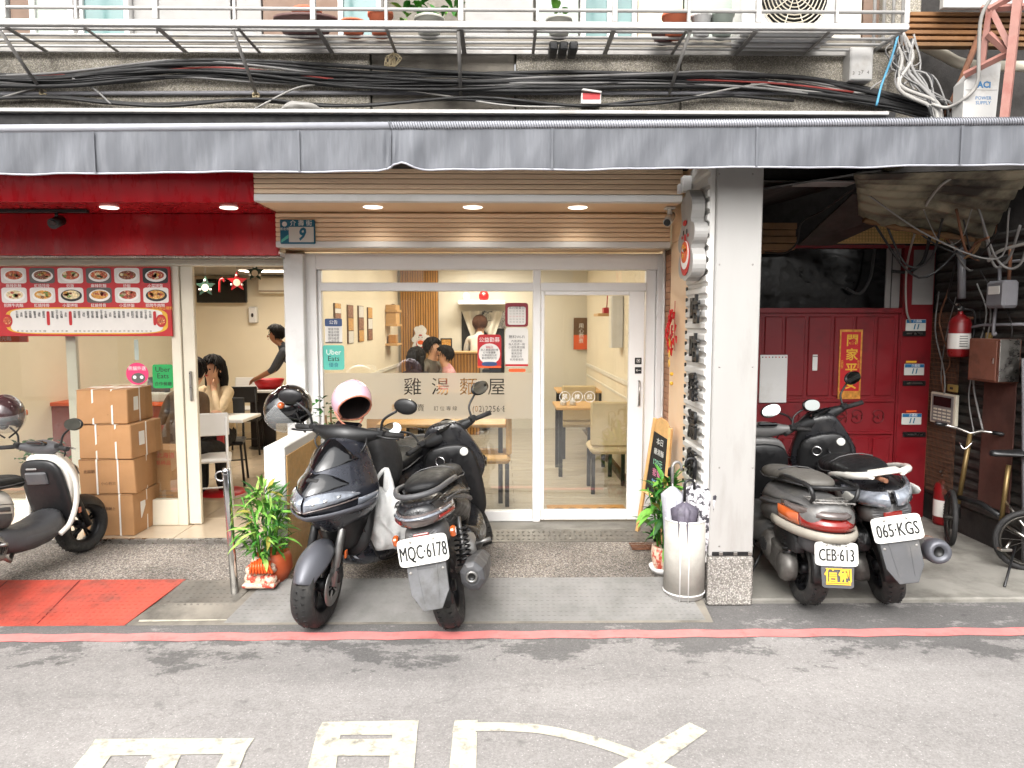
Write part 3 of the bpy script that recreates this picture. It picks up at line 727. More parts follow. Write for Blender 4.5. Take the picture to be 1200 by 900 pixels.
# cloud-outlined emblem box: chef hat, rooster face and noodle bowl
em = T('emblem_sign', 'thick white cut-out emblem sign of a hen chef with noodle bowl on the pillar', 'sign')
eu, ev = V3((0, -1, 0)), V3((0, 0, 1)); eo = V3((sx - .008, YP + .19, W(820, 279, YP + .19).z))
E = .56
def lobes(circs, n=72):
    pts = []
    for k in range(n):
        a = 2 * PI * k / n; d = V3((math.cos(a), math.sin(a), 0)); best = .02
        for (cx, cy_, r) in circs:
            b = d.x * cx + d.y * cy_; q = b * b - (cx * cx + cy_ * cy_ - r * r)
            if q > 0: best = max(best, b + math.sqrt(q))
        pts.append((d.x * best, d.y * best))
    return pts
outl = lobes([(0, 0, .17), (-.02, .17, .11), (.06, .2, .09), (-.08, .22, .08), (.02, .24, .09), (-.15, -.02, .07), (.16, .02, .07), (0, -.15, .15), (.1, -.18, .1), (-.1, -.18, .1)])
m = MB(); m.prism([(x * .88, y * .88) for x, y in outl], eo, eu, ev, .08); m.build('box', 'pillar_white', em)
ef = eo + V3((-.0825, 0, 0))
def disc(nm, mat, cx, cy_, a, b, off, parent=em, o=None, n=28, e=2):
    o = o if o is not None else ef
    m = MB(); m.prism([((cx + x) * .88, (cy_ + y) * .88) for x, y in ell(n, a, b, e)], o + eu.cross(ev) * off, eu, ev, .0025); return m.build(nm, mat, parent)
disc('bowl_rim', 'ink_red', 0, -.14, .125, .125, 0); disc('bowl', 'ink_white', 0, -.12, .105, .1, .003); disc('noodles', 'ink_orange', 0, -.1, .085, .075, .006)
for i in range(14):
    a = random.random() * 6.3; r = .06 * random.random() ** .5; disc('topping', random.choice(['ink_gold', 'ink_red', 'ink_white']), r * math.cos(a), -.1 + r * math.sin(a) * .9, .014, .010, .009)
disc('comb', 'ink_red', -.01, .105, .05, .02, .003); disc('eye', 'ink_black', -.045, .04, .01, .018, .003); disc('eye', 'ink_black', .045, .04, .01, .018, .003); disc('wattle', 'ink_red', 0, .0, .022, .028, .003)
disc('cheek', 'ink_red', -.08, .01, .014, .012, .003); disc('cheek', 'ink_red', .08, .01, .014, .012, .003)
ef2 = None
# ================= far side of the lane (seen only as reflections) =================
op = bpy.data.objects.new('opposite_street_front', None); COL.objects.link(op); struct(op)
pbox('wall', 'concrete_dark', op, -14, 14, -5.4, -5.0, 0, 3.4, 0)
for i in range(7):
    x = -11 + i * 3.4; pbox('shutter', 'grey_panel' if i % 2 else 'white_metal_old', op, x, x + 2.2, -5.0, -4.96, .1, 2.3, .01); pbox('sign_board', 'ink_blue' if i % 3 == 0 else 'poster_red' if i % 3 == 1 else 'paper', op, x, x + 2.4, -4.99, -4.9, 2.5, 3.1, .01)
# ================= interiors =================
struct(MB().box(-9, -4.81, 5.35, 6.0, -.1, 3.0).build('wall', 'concrete_dark'))
def room(x0, x1, y0, y1, z1, wall, ceil):
    struct(MB().box(x0 - .1, x1 + .1, y1, y1 + .1, 0, z1 + .3).build('wall', wall)); struct(MB().box(x0, x1, y0, y1, z1, z1 + .1).build('ceiling', ceil))
room(-4.7, XL - .051, YG + .14, 10.6, 2.46, 'cream_wall', 'grey_ceiling')
struct(MB().box(-4.8, -4.705, 5.2, 10.7, -.1, 3.0).build('wall', 'cream_wall'))
room(XL + .101, XR + .011, YG + .14, 10.8, 2.66, 'white_wall', 'ceiling_white')
def ceiling_lamp(label, x, y, z, sx_, sy_, watt, col=(1, .92, .80)):
    t = T('ceiling_lamp', label, 'lamp', (x, y, z))
    frame(t, -sx_ / 2, sx_ / 2, 0, 0, 0, .02, .02) if 0 else None
    MB().box(-sx_ / 2, sx_ / 2, -sy_ / 2, sy_ / 2, -.03, -.001, .004).build('housing', 'white_paint', t)
    MB().box(-sx_ / 2 + .02, sx_ / 2 - .02, -sy_ / 2 + .02, sy_ / 2 - .02, -.036, -.031, .002).build('diffuser', 'lamp_warm', t)
    l = bpy.data.lights.new('lamp', 'AREA'); l.shape = 'RECTANGLE'; l.size = sx_; l.size_y = sy_; l.energy = watt; l.color = col
    lo = bpy.data.objects.new('lamp_light', l); COL.objects.link(lo); lo.parent = t; lo.location = (0, 0, -.05)
    return t
LP = 13
ceiling_lamp('warm ceiling panel lamp inside the red shop near its window', -3.2, 6.9, 2.46, .9, .3, LP)
ceiling_lamp('warm ceiling panel lamp deep inside the red shop', -2.9, 9.2, 2.46, .9, .3, LP)
ceiling_lamp('warm ceiling panel lamp inside the noodle shop near the glass front', -.3, 6.7, 2.66, .9, .25, LP)
ceiling_lamp('warm ceiling panel lamp in the middle of the noodle shop', -.3, 8.4, 2.66, .9, .25, LP)
ceiling_lamp('warm ceiling panel lamp at the back of the noodle shop', -.3, 10.0, 2.66, .9, .25, LP)
# ================= right alcove: red gate, side wall, sheet roof =================
gz0 = .03
gx0, gx1 = px1 + .03, W(1088, 450, YR).x
gt_ = T('red_gate', 'red painted steel gate with scroll band under a dark fanlight', 'gate')
def gz(y): return W(980, y, YR).z
def gx(p): return W(p, 450, YR).x
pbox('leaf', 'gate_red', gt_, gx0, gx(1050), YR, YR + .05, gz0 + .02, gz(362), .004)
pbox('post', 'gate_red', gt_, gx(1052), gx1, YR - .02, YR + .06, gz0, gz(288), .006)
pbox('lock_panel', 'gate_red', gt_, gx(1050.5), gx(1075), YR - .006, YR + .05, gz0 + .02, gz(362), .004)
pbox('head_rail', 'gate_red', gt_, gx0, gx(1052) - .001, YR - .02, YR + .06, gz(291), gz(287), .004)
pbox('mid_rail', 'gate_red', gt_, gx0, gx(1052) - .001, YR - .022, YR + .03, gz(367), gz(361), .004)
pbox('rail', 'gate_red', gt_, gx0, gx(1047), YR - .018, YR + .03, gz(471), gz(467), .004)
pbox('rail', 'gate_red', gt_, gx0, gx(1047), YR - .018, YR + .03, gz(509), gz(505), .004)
for a, b in ((852, 866), (869, 891), (894, 915), (918, 941), (945, 971), (975, 997), (1000, 1021), (1025, 1045)):
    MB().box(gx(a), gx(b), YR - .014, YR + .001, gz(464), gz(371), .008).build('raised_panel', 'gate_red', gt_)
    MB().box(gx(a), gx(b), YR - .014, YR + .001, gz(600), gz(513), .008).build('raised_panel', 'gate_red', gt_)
for cx, s in ((985, 1), (1003, -1), (1028, -1), (960, 1), (940, -1)):       # scroll ornaments
    m = MB()
    for q in (1, -1):
        pts = []
        for k in range(18):
            t = k / 17; r = .012 + .05 * t; a = t * 7 * s
            c = W(cx, 488, YR - .008); pts.append((c.x + r * math.cos(a), c.y, c.z + q * (.02 + r * math.sin(a) * .8)))
        m.tube(pts, .005, 5)
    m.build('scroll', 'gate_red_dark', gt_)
for y_ in (391, 449, 509):
    a = W(1071, y_, YR - .024); pbox('mail_slot', 'ink_black', gt_, a.x - .1, a.x + .1, a.y - .012, a.y + .004, a.z - .022, a.z + .022, .004)
    pbox('slot_lid', 'steel_brushed', gt_, a.x - .07, a.x + .07, a.y - .016, a.y - .0125, a.z - .006, a.z + .008, .002)
pbox('fanlight', 'dark_glass', gt_, gx0, gx(1034), YR + .03, YR + .04, gz(361), gz(291), 0)
for a, b in ((1036, 1051), (1053, 1063)): pass
pbox('grey_board', 'grey_panel', gt_, gx(1034) + .002, gx(1051), YR + .02, YR + .045, gz(361), gz(291), .002)
m = MB(); m.box(gx(1040), gx(1041), YR + .016, YR + .0195, gz(361), gz(291)); m.build('seam', 'ink_black', gt_)
pbox('post_board', 'grey_panel', gt_, gx(1062), gx(1086), YR - .028, YR - .0205, gz(357), gz(293), .002)
def number_plate(px, py, n, label):
    a = W(px, py, YR - .026); t = T('number_plate', label, 'number plate', a)
    MB().box(-.088, .088, -.006, 0, -.05, .05, .004).build('plate', 'plate_white', t)
    MB().box(-.084, .084, -.008, -.0065, .018, .047).build('blue_band', 'ink_blue', t)
    text('介壽街', .026, 'ink_white', t, (.01, -.0082, .032)); text(n, .062, 'ink_teal', t, (0, -.0066, -.016), bold=.002, shear=.2)
    return t
number_plate(1073, 381, '11', 'blue and white house number plate reading 11, topmost on the gate post')
number_plate(1071, 433, '11', 'blue and white house number plate reading 11, middle one on the gate post')
number_plate(1068, 491, '11', 'blue and white house number plate reading 11, lowest on the gate post')
for py, mt in ((424, 'ink_gold'), (482, 'ink_orange')):
    a = W(1068, py, YR - .03); pbox('sticker', mt, gt_, a.x - .045, a.x + .045, a.y, a.y + .003, a.z - .008, a.z + .008, 0)
# red blessing banner
a = W(996, 427, YR - .02); bn = T('blessing_banner', 'red and gold paper blessing banner pasted on the red gate', 'banner', a)
hh = (W(996, 386, YR).z - W(996, 467, YR).z) / 2
MB().box(-.1, .1, -.002, .004, -hh, hh).build('paper', 'poster_red', bn)
M('gold_foil', '#c98a3c', .4, .3, var=.35, vs=25)
m = MB(); m.box(-.1, -.086, -.004, -.0025, -hh, hh); m.box(.086, .1, -.004, -.0025, -hh, hh); m.box(-.086, .086, -.004, -.0025, hh - .02, hh); m.box(-.086, .086, -.004, -.0025, -hh, -hh + .07); m.build('border', 'gold_foil', bn)
for i, ch in enumerate('闔家平安'): text(ch, .11, 'ink_gold', bn, (.012, -.0025, hh - .10 - i * .125), bold=.002)
for i, s_ in enumerate(('出入平安', '吉祥如意')): text('\n'.join(s_), .022, 'ink_gold', bn, (-.07 if i else .072, -.0025, .0), lh=.8)
# white notice board on the gate, hanging tag
a = W(906, 444, YR - .02); nb = T('notice_board', 'white notice board with dotted top edge on the red gate', 'notice', a)
MB().box(-.12, .12, -.008, .004, -.21, .21, .004).build('board', 'white_paint', nb)
for i in range(8): MB().lathe([(0, 0), (.006, 0), (.006, -.002)], 8, (-.1 + i * .029, -.0085, .19), Matrix.Rotation(R(90), 3, 'X')).build('dot', 'ink_red' if i % 3 else 'ink_black', nb)
a = W(955, 425, YR - .02); ht = T('hanging_tag', 'narrow white tag hanging on the red gate beside the banner', 'tag', a)
MB().box(-.022, .022, -.004, .002, -.07, .07, .003).build('card', 'white_paint', ht); MB().box(-.022, .022, -.006, -.0045, .05, .06).build('clip', 'grey_steel', ht)
# pieces above the gate
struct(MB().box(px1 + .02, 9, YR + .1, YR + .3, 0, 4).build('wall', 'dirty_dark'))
MB_ = T('lintel_beam', 'dark carved wooden lintel under the awning beside the pillar', 'beam')
pbox('beam', 'dirty_dark', MB_, px1 + .005, W(1000, 205, 4.9).x, 4.86, 5.0, W(950, 211, 4.9).z, W(950, 196, 4.9).z + .1, .004)
pbox('moulding', 'grey_panel', MB_, px1 + .005, W(1000, 213, 4.9).x, 4.84, 5.0, W(950, 214, 4.85).z, W(950, 211.5, 4.85).z, .003)
M('old_wood', '#6a4d30', .8, var=.3, vs=5)
bx_ = T('plank_crate', 'stack of old brown wooden boards above the red gate', 'boards')
for i in range(4):
    za = W(915, 262 + i * 8, 5.6).z; pbox('board', 'old_wood', bx_, px1 + .01, W(931, 270, 5.6).x, 5.55 + .02 * (i % 2), 5.9, za - .048, za, .004)
# dark soffit boards sloping up, wire mesh panel
sf = T('soffit_sheet', 'dark sagging soffit sheet behind the broken roof sheet', 'roof sheet')
def sq(*p, mat='dirty_dark', nm='sheet', par=sf): return MB().add([W(*q) for q in p], [tuple(range(len(p)))]).build(nm, mat, par, solid=.012)
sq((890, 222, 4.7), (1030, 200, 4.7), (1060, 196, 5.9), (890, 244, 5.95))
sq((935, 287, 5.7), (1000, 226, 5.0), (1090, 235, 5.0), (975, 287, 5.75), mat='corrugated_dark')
wm = T('wire_mesh', 'rusty yellow wire mesh panel above the red gate', 'mesh')
m = MB()
for i in range(44):
    a, b = W(978 + i * 3.6, 262, 6.05), W(978 + i * 3.6, 284, 6.05); m.tube([a, b], .003, 4)
for j in range(7):
    a, b = W(975, 262 + j * 3.6, 6.05), W(1135, 262 + j * 3.6, 6.05); m.tube([a, b], .003, 4)
M('mesh_yellow', '#9a8248', .6, var=.2)
tag(m.build('grid', 'mesh_yellow', wm), kind='stuff'); pbox('backing', 'light_wood', wm, W(975, 270, 6.1).x, W(1135, 270, 6.1).x, 6.1, 6.13, W(980, 285, 6.1).z, W(980, 262, 6.1).z, 0)
# broken corrugated roof sheet, curling forward
rsx = T('broken_roof_sheet', 'broken corrugated roof sheet with ragged edge hanging at the right', 'roof sheet')
def rsf(u, v):
    # v: back/left-lower edge to front/right; u along corrugation
    a = W(1000 + 215 * u, 205 - 6 * u, 4.35); b = W(1006 + 150 * u, 250 + 36 * u, 5.2)
    p = a.lerp(b, v); p.z += .05 * math.sin(v * PI) - .02 * math.sin(u * 9) * v; p += V3((0, 0, .012 * math.sin(v * 42)))
    if v > .93: p += V3((.02 * math.sin(u * 31), 0, -.02 * abs(math.sin(u * 23))))
    return p
M('roof_sheet', '#8a8470', .55, .25, var=.3, vs=3, col2='#2d2822', c2=(.42, .62), c2s=2.2)
MB().grid(rsf, 26, 60).build('sheet', 'roof_sheet', rsx, solid=.006)
m = MB(); m.tube(bez([W(1012, 257, 5.2), W(1060, 268, 5.2), W(1110, 276, 5.15), W(1142, 281, 5.1)], 6), [.022 + .006 * math.sin(i * 1.7) for i in range(19)], 7); m.build('ragged_edge', 'old_wood', rsx)
m = MB(); m.tube(bez([W(1147, 281, 5.1), W(1142, 294, 5.08), W(1130, 303, 5.06)], 6), [.02 * (1 - i / 14) + .004 for i in range(13)], 6); m.build('torn_strip', 'old_wood', rsx)
# side wall on the right with corrugated sheets
XS = 3.76
swr = T('dark_side_wall', 'dark grimy side wall of corrugated sheet on the right', 'wall')
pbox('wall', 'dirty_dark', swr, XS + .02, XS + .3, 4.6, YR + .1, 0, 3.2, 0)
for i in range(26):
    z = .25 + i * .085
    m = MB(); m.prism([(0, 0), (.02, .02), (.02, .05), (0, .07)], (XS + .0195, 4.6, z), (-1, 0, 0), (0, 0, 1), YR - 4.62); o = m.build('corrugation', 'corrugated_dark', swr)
m = MB()
for i in range(22):
    a = WX(1094 + i * 1.6, 330, XS - .02); m.tube([(XS - .012, a.y, .3), (XS - .012, a.y, 1.85)], .0022, 4)
for j in range(40): m.tube([(XS - .015, WX(1128, 330, XS).y, .32 + j * .038), (XS - .015, YR - .02, .32 + j * .038)], .0022, 4)
tag(m.build('mesh', 'rust', swr), kind='stuff')
def onwall(px, py, off=0): return WX(px, py, XS - off)
def extinguisher(label, base, h=.46, r=.075):
    t = T('fire_extinguisher', label, 'fire extinguisher', base, group='fire extinguishers')
    MB().lathe([(0, 0), (r * .9, 0), (r, .02), (r, h * .74), (r * .85, h * .84), (r * .4, h * .92), (.02, h * .94), (.02, h)], 22).build('cylinder', 'ext_red', t)
    MB().lathe([(r + .0015, h * .18), (r + .0015, h * .52)], 22, a0=R(150), a1=R(330)).build('label_sticker', 'paper', t)
    for i in range(5): MB().cbox((-.2 * r, -r - .001, h * (.24 + .055 * i)), (r * .8, .003, .006)).build('print_line', 'ink_grey', t)
    MB().lathe([(.018, h), (.026, h + .01), (.026, h + .04), (0, h + .045)], 12).build('valve', 'black_plastic', t)
    m = MB(); m.tube([(0, 0, h + .03), (-.05, -.05, h + .06), (-.09, -.08, h + .055)], .008, 6); m.tube([(0, 0, h + .02), (-.05, -.05, h + .02)], .007, 6); m.build('lever', 'steel_brushed', t)
    m = MB(); m.tube(bez([(.02, -.01, h + .02), (.09, -.03, h + .0), (.1, -.03, h * .7), (r + .01, -.02, h * .3)], 6), .01, 7); m.build('hose', 'black_plastic', t)
    return t
M('ext_red', '#7e1518', .35, var=.15, vs=5, col2='#6c2a24', c2=(.55, .75), c2s=8)
e1 = onwall(1123, 418, .1); e1.z = W(1123, 418, e1.y).z
extinguisher('fire extinguisher with white label hung high on the dark side wall', e1, .36, .08)
b1 = G(1104, 614, .03); extinguisher('fire extinguisher with worn white label standing on the concrete floor', b1, .42, .075)
pbox('hook', 'rust', swr, XS - .1, XS, e1.y - .01, e1.y + .01, e1.z + .30, e1.z + .32, .002)
# brown electric box, keypad intercom
a = onwall(1177, 422, .0); eb = T('electric_box', 'brown painted metal electric box on the dark side wall', 'electric box', a)
M('brown_paint', '#7a4d3e', .55, var=.15, vs=5, col2='#4f342b', c2=(.5, .7), c2s=5)
MB().box(-.16, .0, -.17, .17, -.16, .16, .006).build('case', 'brown_paint', eb); MB().box(-.168, -.161, -.15, .15, -.145, .145, .003).build('door', 'brown_paint', eb); MB().box(-.176, -.169, -.13, -.115, -.02, .02, .002).build('latch', 'steel_brushed', eb)
pbox('edge_plate', 'steel_brushed', eb, -.17, -.02, -.19, -.172, -.15, .16, .003)
a = WX(1110, 479, XS - .01); ic = T('intercom_panel', 'cream framed intercom keypad panel on the dark side wall', 'intercom', a)
ic.location.x = XS - .02
MB().box(-.03, .0, -.17, .17, -.13, .13, .005).build('case', 'cream_frame', ic); MB().box(-.034, -.031, -.145, .145, -.115, .115, .003).build('face', 'grey_panel', ic); MB().box(-.038, -.0345, -.12, .12, .02, .1, .002).build('screen', 'dark_glass', ic)
for i in range(4):
    for j in range(4): MB().box(-.04, -.0345, -.12 + j * .062, -.075 + j * .062, -.1 + i * .028, -.085 + i * .028, .002).build('key', 'cream_frame', ic)
# pipes on the side wall
def pipe(name, label, pts, r, mat, cat='pipe', n=8, sm=6): return tag(MB().tube(bez(pts, sm) if sm else pts, r, n).build(name, mat), label, cat)
pipe('vent_pipe', 'grey vertical pipe above the hanging extinguisher', [onwall(1127, 290, .06), onwall(1127, 350, .06)], .03, 'pvc_grey', sm=0)
m = [onwall(1168, 390, .03), onwall(1164, 388, .05), onwall(1171, 330, .05), onwall(1174, 310, .05), onwall(1200, 305, .05)]
pipe('water_pipe', 'bent grey water pipe running along the dark side wall', m, .012, 'pvc_grey')
pipe('water_pipe', 'thin horizontal grey pipe above the brown electric box', [onwall(1136, 412, .04), onwall(1136, 384, .04), onwall(1200, 380, .04)], .011, 'pvc_grey', sm=3)
pipe('hose', 'thin beige hose hanging below the extinguisher on the wall', [onwall(1143, 400, .03), onwall(1141, 450, .03), onwall(1146, 480, .03), onwall(1152, 505, .03)], .008, 'cable_grey')
pipe('drain_pipe', 'thick pale drain pipe at the right picture edge', [onwall(1206, 420, .04), onwall(1206, 680, .04)], .045, 'pvc_grey', sm=0)
pipe('loose_cable', 'long white cable looping from the awning down to the number plate', [W(1122, 204, 4.5), W(1098, 222, 4.6), W(1078, 256, 5.2), W(1063, 310, 6.0), W(1062, 360, 6.1), W(1067, 378, 6.14)], .009, 'cable_white', 'cable', 6)
pipe('loose_cable', 'black cable sagging over the grey board above the gate', [W(1090, 276, 6.0), W(1082, 305, 6.05), W(1066, 318, 6.1), W(1045, 318, 6.1)], .014, 'cable_black', 'cable', 6)
pipe('loose_cable', 'black cable loop hanging in the dark fanlight', [W(1025, 292, 6.1), W(1020, 325, 6.1), W(1008, 344, 6.12), W(992, 338, 6.15)], .012, 'cable_black', 'cable', 6)
pipe('loose_cable', 'black wire running down from the lintel to the boards', [W(1006, 217, 4.85), W(965, 246, 5.2), W(940, 260, 5.4), W(934, 284, 5.5), W(920, 296, 5.6), W(896, 296, 5.7)], .007, 'cable_black', 'cable', 6)
pipe('loose_cable', 'pair of pale cables at the right edge below the roof sheet', [W(1158, 306, 5.0), W(1172, 294, 4.9), W(1210, 283, 4.7)], .011, 'cable_white', 'cable', 6)
# grime, meters and wires on the side wall
M('rust_panel', '#4a2c24', .7, var=.3, vs=4)
gm = T('gas_meter', 'grey gas meter with pipes on the dark side wall', 'meter', (XS - .02, onwall(1190, 350).y, onwall(1190, 345).z))
MB().box(-.14, -.02, -.1, .1, -.1, .1, .02).build('case', 'pvc_grey', gm); MB().box(-.145, -.141, -.06, .06, 0, .06, .003).build('dial', 'paper', gm); m = MB(); m.tube([(-.08, -.06, .1), (-.08, -.06, .35)], .012, 8); m.build('pipe', 'rust', gm)
pbox('rust_sheet', 'rust_panel', swr, XS - .012, XS - .002, onwall(1190, 500).y, onwall(1152, 500).y, .35, onwall(1170, 440).z, .003)
rw = random.Random(8)
for i in range(9):
    x0 = rw.uniform(1100, 1190); y0 = rw.uniform(300, 350); P = [onwall(x0, y0, .04)]
    for k in range(4): x0 += rw.uniform(-14, 14); y0 += rw.uniform(15, 50); P.append(onwall(max(1096, min(1196, x0)), y0, .03 + .02 * rw.random()))
    o = MB().tube(bez(P, 5), rw.choice([.004, .006, .008]), 5).build('wire', rw.choice(['cable_black', 'cable_grey', 'rust']), swr)
for i, (px, py, lab) in enumerate(((1118, 455, 'small yellow junction box above the intercom panel'), (1160, 405, 'yellow warning tag beside the brown electric box'))):
    q = onwall(px, py, .02); t = T('yellow_tag', lab, 'tag', (XS - .02, q.y, q.z)); MB().box(-.02, .0, -.06 if i == 0 else -.03, .06 if i == 0 else .03, -.03 if i == 0 else -.12, .03 if i == 0 else .1, .004).build('plate', 'mesh_yellow', t); MB().box(-.024, -.021, -.02, .02, -.01, .01, .002).build('mark', 'ink_black', t)
hc = T('hanging_cables', 'dusty cables drooping under the broken roof sheet', 'cables')
for i in range(11):
    x0 = rw.uniform(1000, 1150); x1 = rw.uniform(1090, 1198); d0 = rw.uniform(4.6, 5.6)
    MB().tube(bez([W(x0, rw.uniform(205, 250), d0), W((x0 + x1) / 2, rw.uniform(270, 330), d0 + .1), W(x1, rw.uniform(270, 310), d0), W(x1 + 14, rw.uniform(230, 280), d0 - .2)], 7), rw.choice([.004, .006, .009]), 5).build('cable', rw.choice(['cable_black', 'cable_black', 'cable_grey', 'rust']), hc)
rbg = T('rubbish_heap', 'dark pile of folded tarpaulin by the side wall behind the bicycle', 'tarpaulin', G(1150, 625, .03))
for k, (dx, dy, sz_) in enumerate(((0, .1, .2), (.18, .0, .17), (.12, .25, .22))):
    m = MB(); rings = []
    for i in range(9):
        t_ = i / 8; rr = sz_ * math.sin(PI * (.12 + .83 * t_)) ** .7; rings.append([V3((dx + rr * math.cos(a) * (1 + .18 * math.sin(4 * a + 6 * t_ + k)), dy + rr * math.sin(a) * (1 + .2 * math.sin(3 * a - 5 * t_)), sz_ * 1.6 * t_)) for a in [2 * PI * q / 18 for q in range(18)]])
    m.loft(rings); m.build('fold', 'dirty_dark', rbg)
M('engine_dark', '#3a3733', .5, .6, var=.2)
# folding bicycle
bk = T('bicycle', 'old folding bicycle with gold tubes leaning by the dark side wall', 'bicycle')
M('gold_tube', '#6d5a38', .4, .6, var=.2, vs=6)
def bw(px, py, d=5.0): return W(px, py, d)
hb = bw(1137, 508, 5.35); hbot = bw(1123, 590, 5.35)
m = MB(); m.tube([hb, hbot], .018, 10); m.build('stem', 'gold_tube', bk)
m = MB(); m.tube([bw(1098, 496, 5.4), bw(1120, 501, 5.37), hb, bw(1150, 505, 5.3), bw(1178, 509, 5.2)], .011, 8); m.build('handlebar', 'steel_brushed', bk)
for a, b in (((1096, 496, 5.4), (1109, 498, 5.39)), ((1163, 507, 5.25), (1181, 510, 5.19))):
    m = MB(); m.tube([bw(*a), bw(*b)], .016, 8); m.build('grip', 'black_plastic', bk)
m = MB(); m.tube(bez([bw(1124, 518, 5.34), bw(1130, 526, 5.3), bw(1140, 518, 5.3)], 5), .005, 5); m.build('brake_lever', 'chrome', bk)
st0, st1 = bw(1182, 545, 4.95), bw(1173, 612, 4.95)
m = MB(); m.tube([st0, st1], .017, 10); m.build('seat_post', 'gold_tube', bk)
m = MB()
sd = bw(1184, 534, 4.92)
m.loft([[sd + V3((-.15 + .30 * t, w_ * math.cos(a), .012 + .03 * math.sin(a) * (1 if math.sin(a) > 0 else .6))) for a in [2 * PI * k / 12 for k in range(12)]] for t, w_ in ((0, .02), (.1, .045), (.4, .06), (.7, .1), (.95, .1), (1, .06))]); m.build('saddle', 'black_plastic', bk, sub=1)
m = MB(); m.tube([hbot + V3((0, 0, .05)), bw(1150, 590, 5.2), bw(1172, 605, 4.95)], .02, 10); m.build('frame', 'black_plastic', bk)
def wheel_simple(parent, c, r, yaw, nm='wheel'):
    mt = Matrix.Rotation(yaw, 3, 'Z') @ Matrix.Rotation(R(90), 3, 'X')
    m = MB(); m.tube([V3(c) + mt @ V3((r * math.cos(a), r * math.sin(a), 0)) for a in [2 * PI * k / 28 for k in range(28)]], .02, 8, closed=True); w_ = m.build(nm, 'black_matte', parent)
    m = MB(); m.tube([V3(c) + mt @ V3(((r - .028) * math.cos(a), (r - .028) * math.sin(a), 0)) for a in [2 * PI * k / 28 for k in range(28)]], .01, 6, closed=True); m.build('rim', 'engine_dark', w_)
    m = MB()
    for k in range(14):
        a = 2 * PI * k / 14; m.tube([V3(c), V3(c) + mt @ V3(((r - .03) * math.cos(a), (r - .03) * math.sin(a), 0))], .0016, 4)
    m.tube([V3(c) + mt @ V3((0, 0, -.05)), V3(c) + mt @ V3((0, 0, .05))], .018, 8); m.build('spoke', 'engine_dark', w_)
f0 = hbot + V3((-.02, .05, 0)); f0.z = .24; wheel_simple(bk, f0, .2, R(66))
r0 = bw(1206, 620, 4.8); r0.z = .24; wheel_simple(bk, r0, .2, R(-20))
m = MB(); m.tube([hbot + V3((0, 0, .02)), f0 + V3((.06, 0, 0))], .015, 8); m.build('fork', 'black_plastic', bk)
m = MB(); m.tube([st1, r0 + V3((0, -.06, 0))], .011, 8); m.tube([st0.lerp(st1, .6), r0 + V3((0, -.06, .02))], .009, 8); m.build('chain_stay', 'steel_brushed', bk)
m = MB(); k0 = bw(1190, 640, 4.85); k1 = G(1177, 688, .031); m.tube([k0, k1], .008, 6); m.build('kickstand', 'black_plastic', bk)
m = MB(); c0 = bw(1186, 632, 4.85); m.tube([c0, c0 + V3((-.08, -.05, -.05))], .01, 6); m.cbox(c0 + V3((-.1, -.07, -.05)), (.08, .05, .02), .004); m.build('pedal', 'steel_brushed', bk)
# ================= upper right: brackets, cables, boxes =================
pbr = T('steel_bracket', 'pink-brown painted steel truss bracket at the upper right', 'bracket')
for a, b in (((1195, -20, 4.1), (1177, 140, 4.1)), ((1158, 40, 4.2), (1182, 62, 4.15)), ((1160, 10, 4.2), (1150, 80, 4.25)), ((1130, 88, 4.3), (1182, 62, 4.15)), ((1163, 14, 4.2), (1185, 58, 4.12)), ((1150, 10, 4.25), (1200, 8, 4.1)), ((1158, 12, 4.2), (1185, -4, 4.15))):
    p, q = W(*a), W(*b); d = (q - p); m = MB(); m.tube([p, q], .03 if a[0] == 1195 else .021, 4); m.build('bar', 'pink_paint', pbr)
m = MB(); m.tube([W(1147, 42, 4.5), W(1120, 110, 4.5), W(1108, 135, 4.5)], .02, 5); m.build('bar', 'rust', pbr)
bdy = T('brown_slat_canopy', 'brown timber slats of a canopy at the upper right corner', 'canopy')
for i in range(6):
    a, b = W(1062 - i * 3, 20 + i * 7, 4.55), W(1210, 19 + i * 7, 4.55); m = MB(); m.box(a.x, b.x, 4.5, 4.56, a.z - .012, a.z + .012, .003); m.build('slat', 'brown_timber' if i < 5 else 'old_wood', bdy)
pbox('fascia_board', 'white_metal_old', bdy, W(1103, 8, 4.4).x, W(1215, 8, 4.4).x, 4.38, 4.42, W(1150, 11, 4.4).z, W(1150, -30, 4.4).z, .004)
nbg = T('neighbour_building', 'dim weathered wall of the next building behind the cables', 'building')
pbox('wall', 'dirty_dark', nbg, W(1042, 80, 5.0).x, 9, 4.95, 5.2, 2.75, 6.2, 0)
pbox('wall', 'pebble_wall', nbg, xr + .003, W(1075, 80, YW + .12).x, YW + .1, 4.94, 2.8, 6.2, .01)
pipe('drain_pipe', 'cream drain pipe curving across behind the pink bracket', [W(1080, 52, 4.7), W(1105, 64, 4.7), W(1135, 76, 4.7), W(1215, 78, 4.7)], .035, 'cream_frame')
psu = W(1136, 112, 4.4); ps = T('power_box', 'tall grey metal power supply box lettered AC with blue print', 'box', psu)
hz = .16
m = MB(); m.prism([(-.10, -hz), (.10, -hz), (.115, hz), (-.03, hz - .03), (-.10, .05)], (0, 0, 0), (1, 0, 0), (0, 0, 1), .1); m.build('case', 'grey_panel_light' if 0 else 'white_metal_old', ps)
text('ACi', .05, 'ink_blue', ps, (.02, -.1002, .03), bold=.002); text('POWER\nSUPPLY', .028, 'ink_blue', ps, (.02, -.1002, -.06)); 
pbox('seam', 'grey_steel', ps, -.09, .1, -.102, -.1003, .0, .003, 0)
jb = W(1005, 78, YW - .05); j_ = T('junction_box', 'square grey junction box on the pebble wall near the corner', 'box', jb)
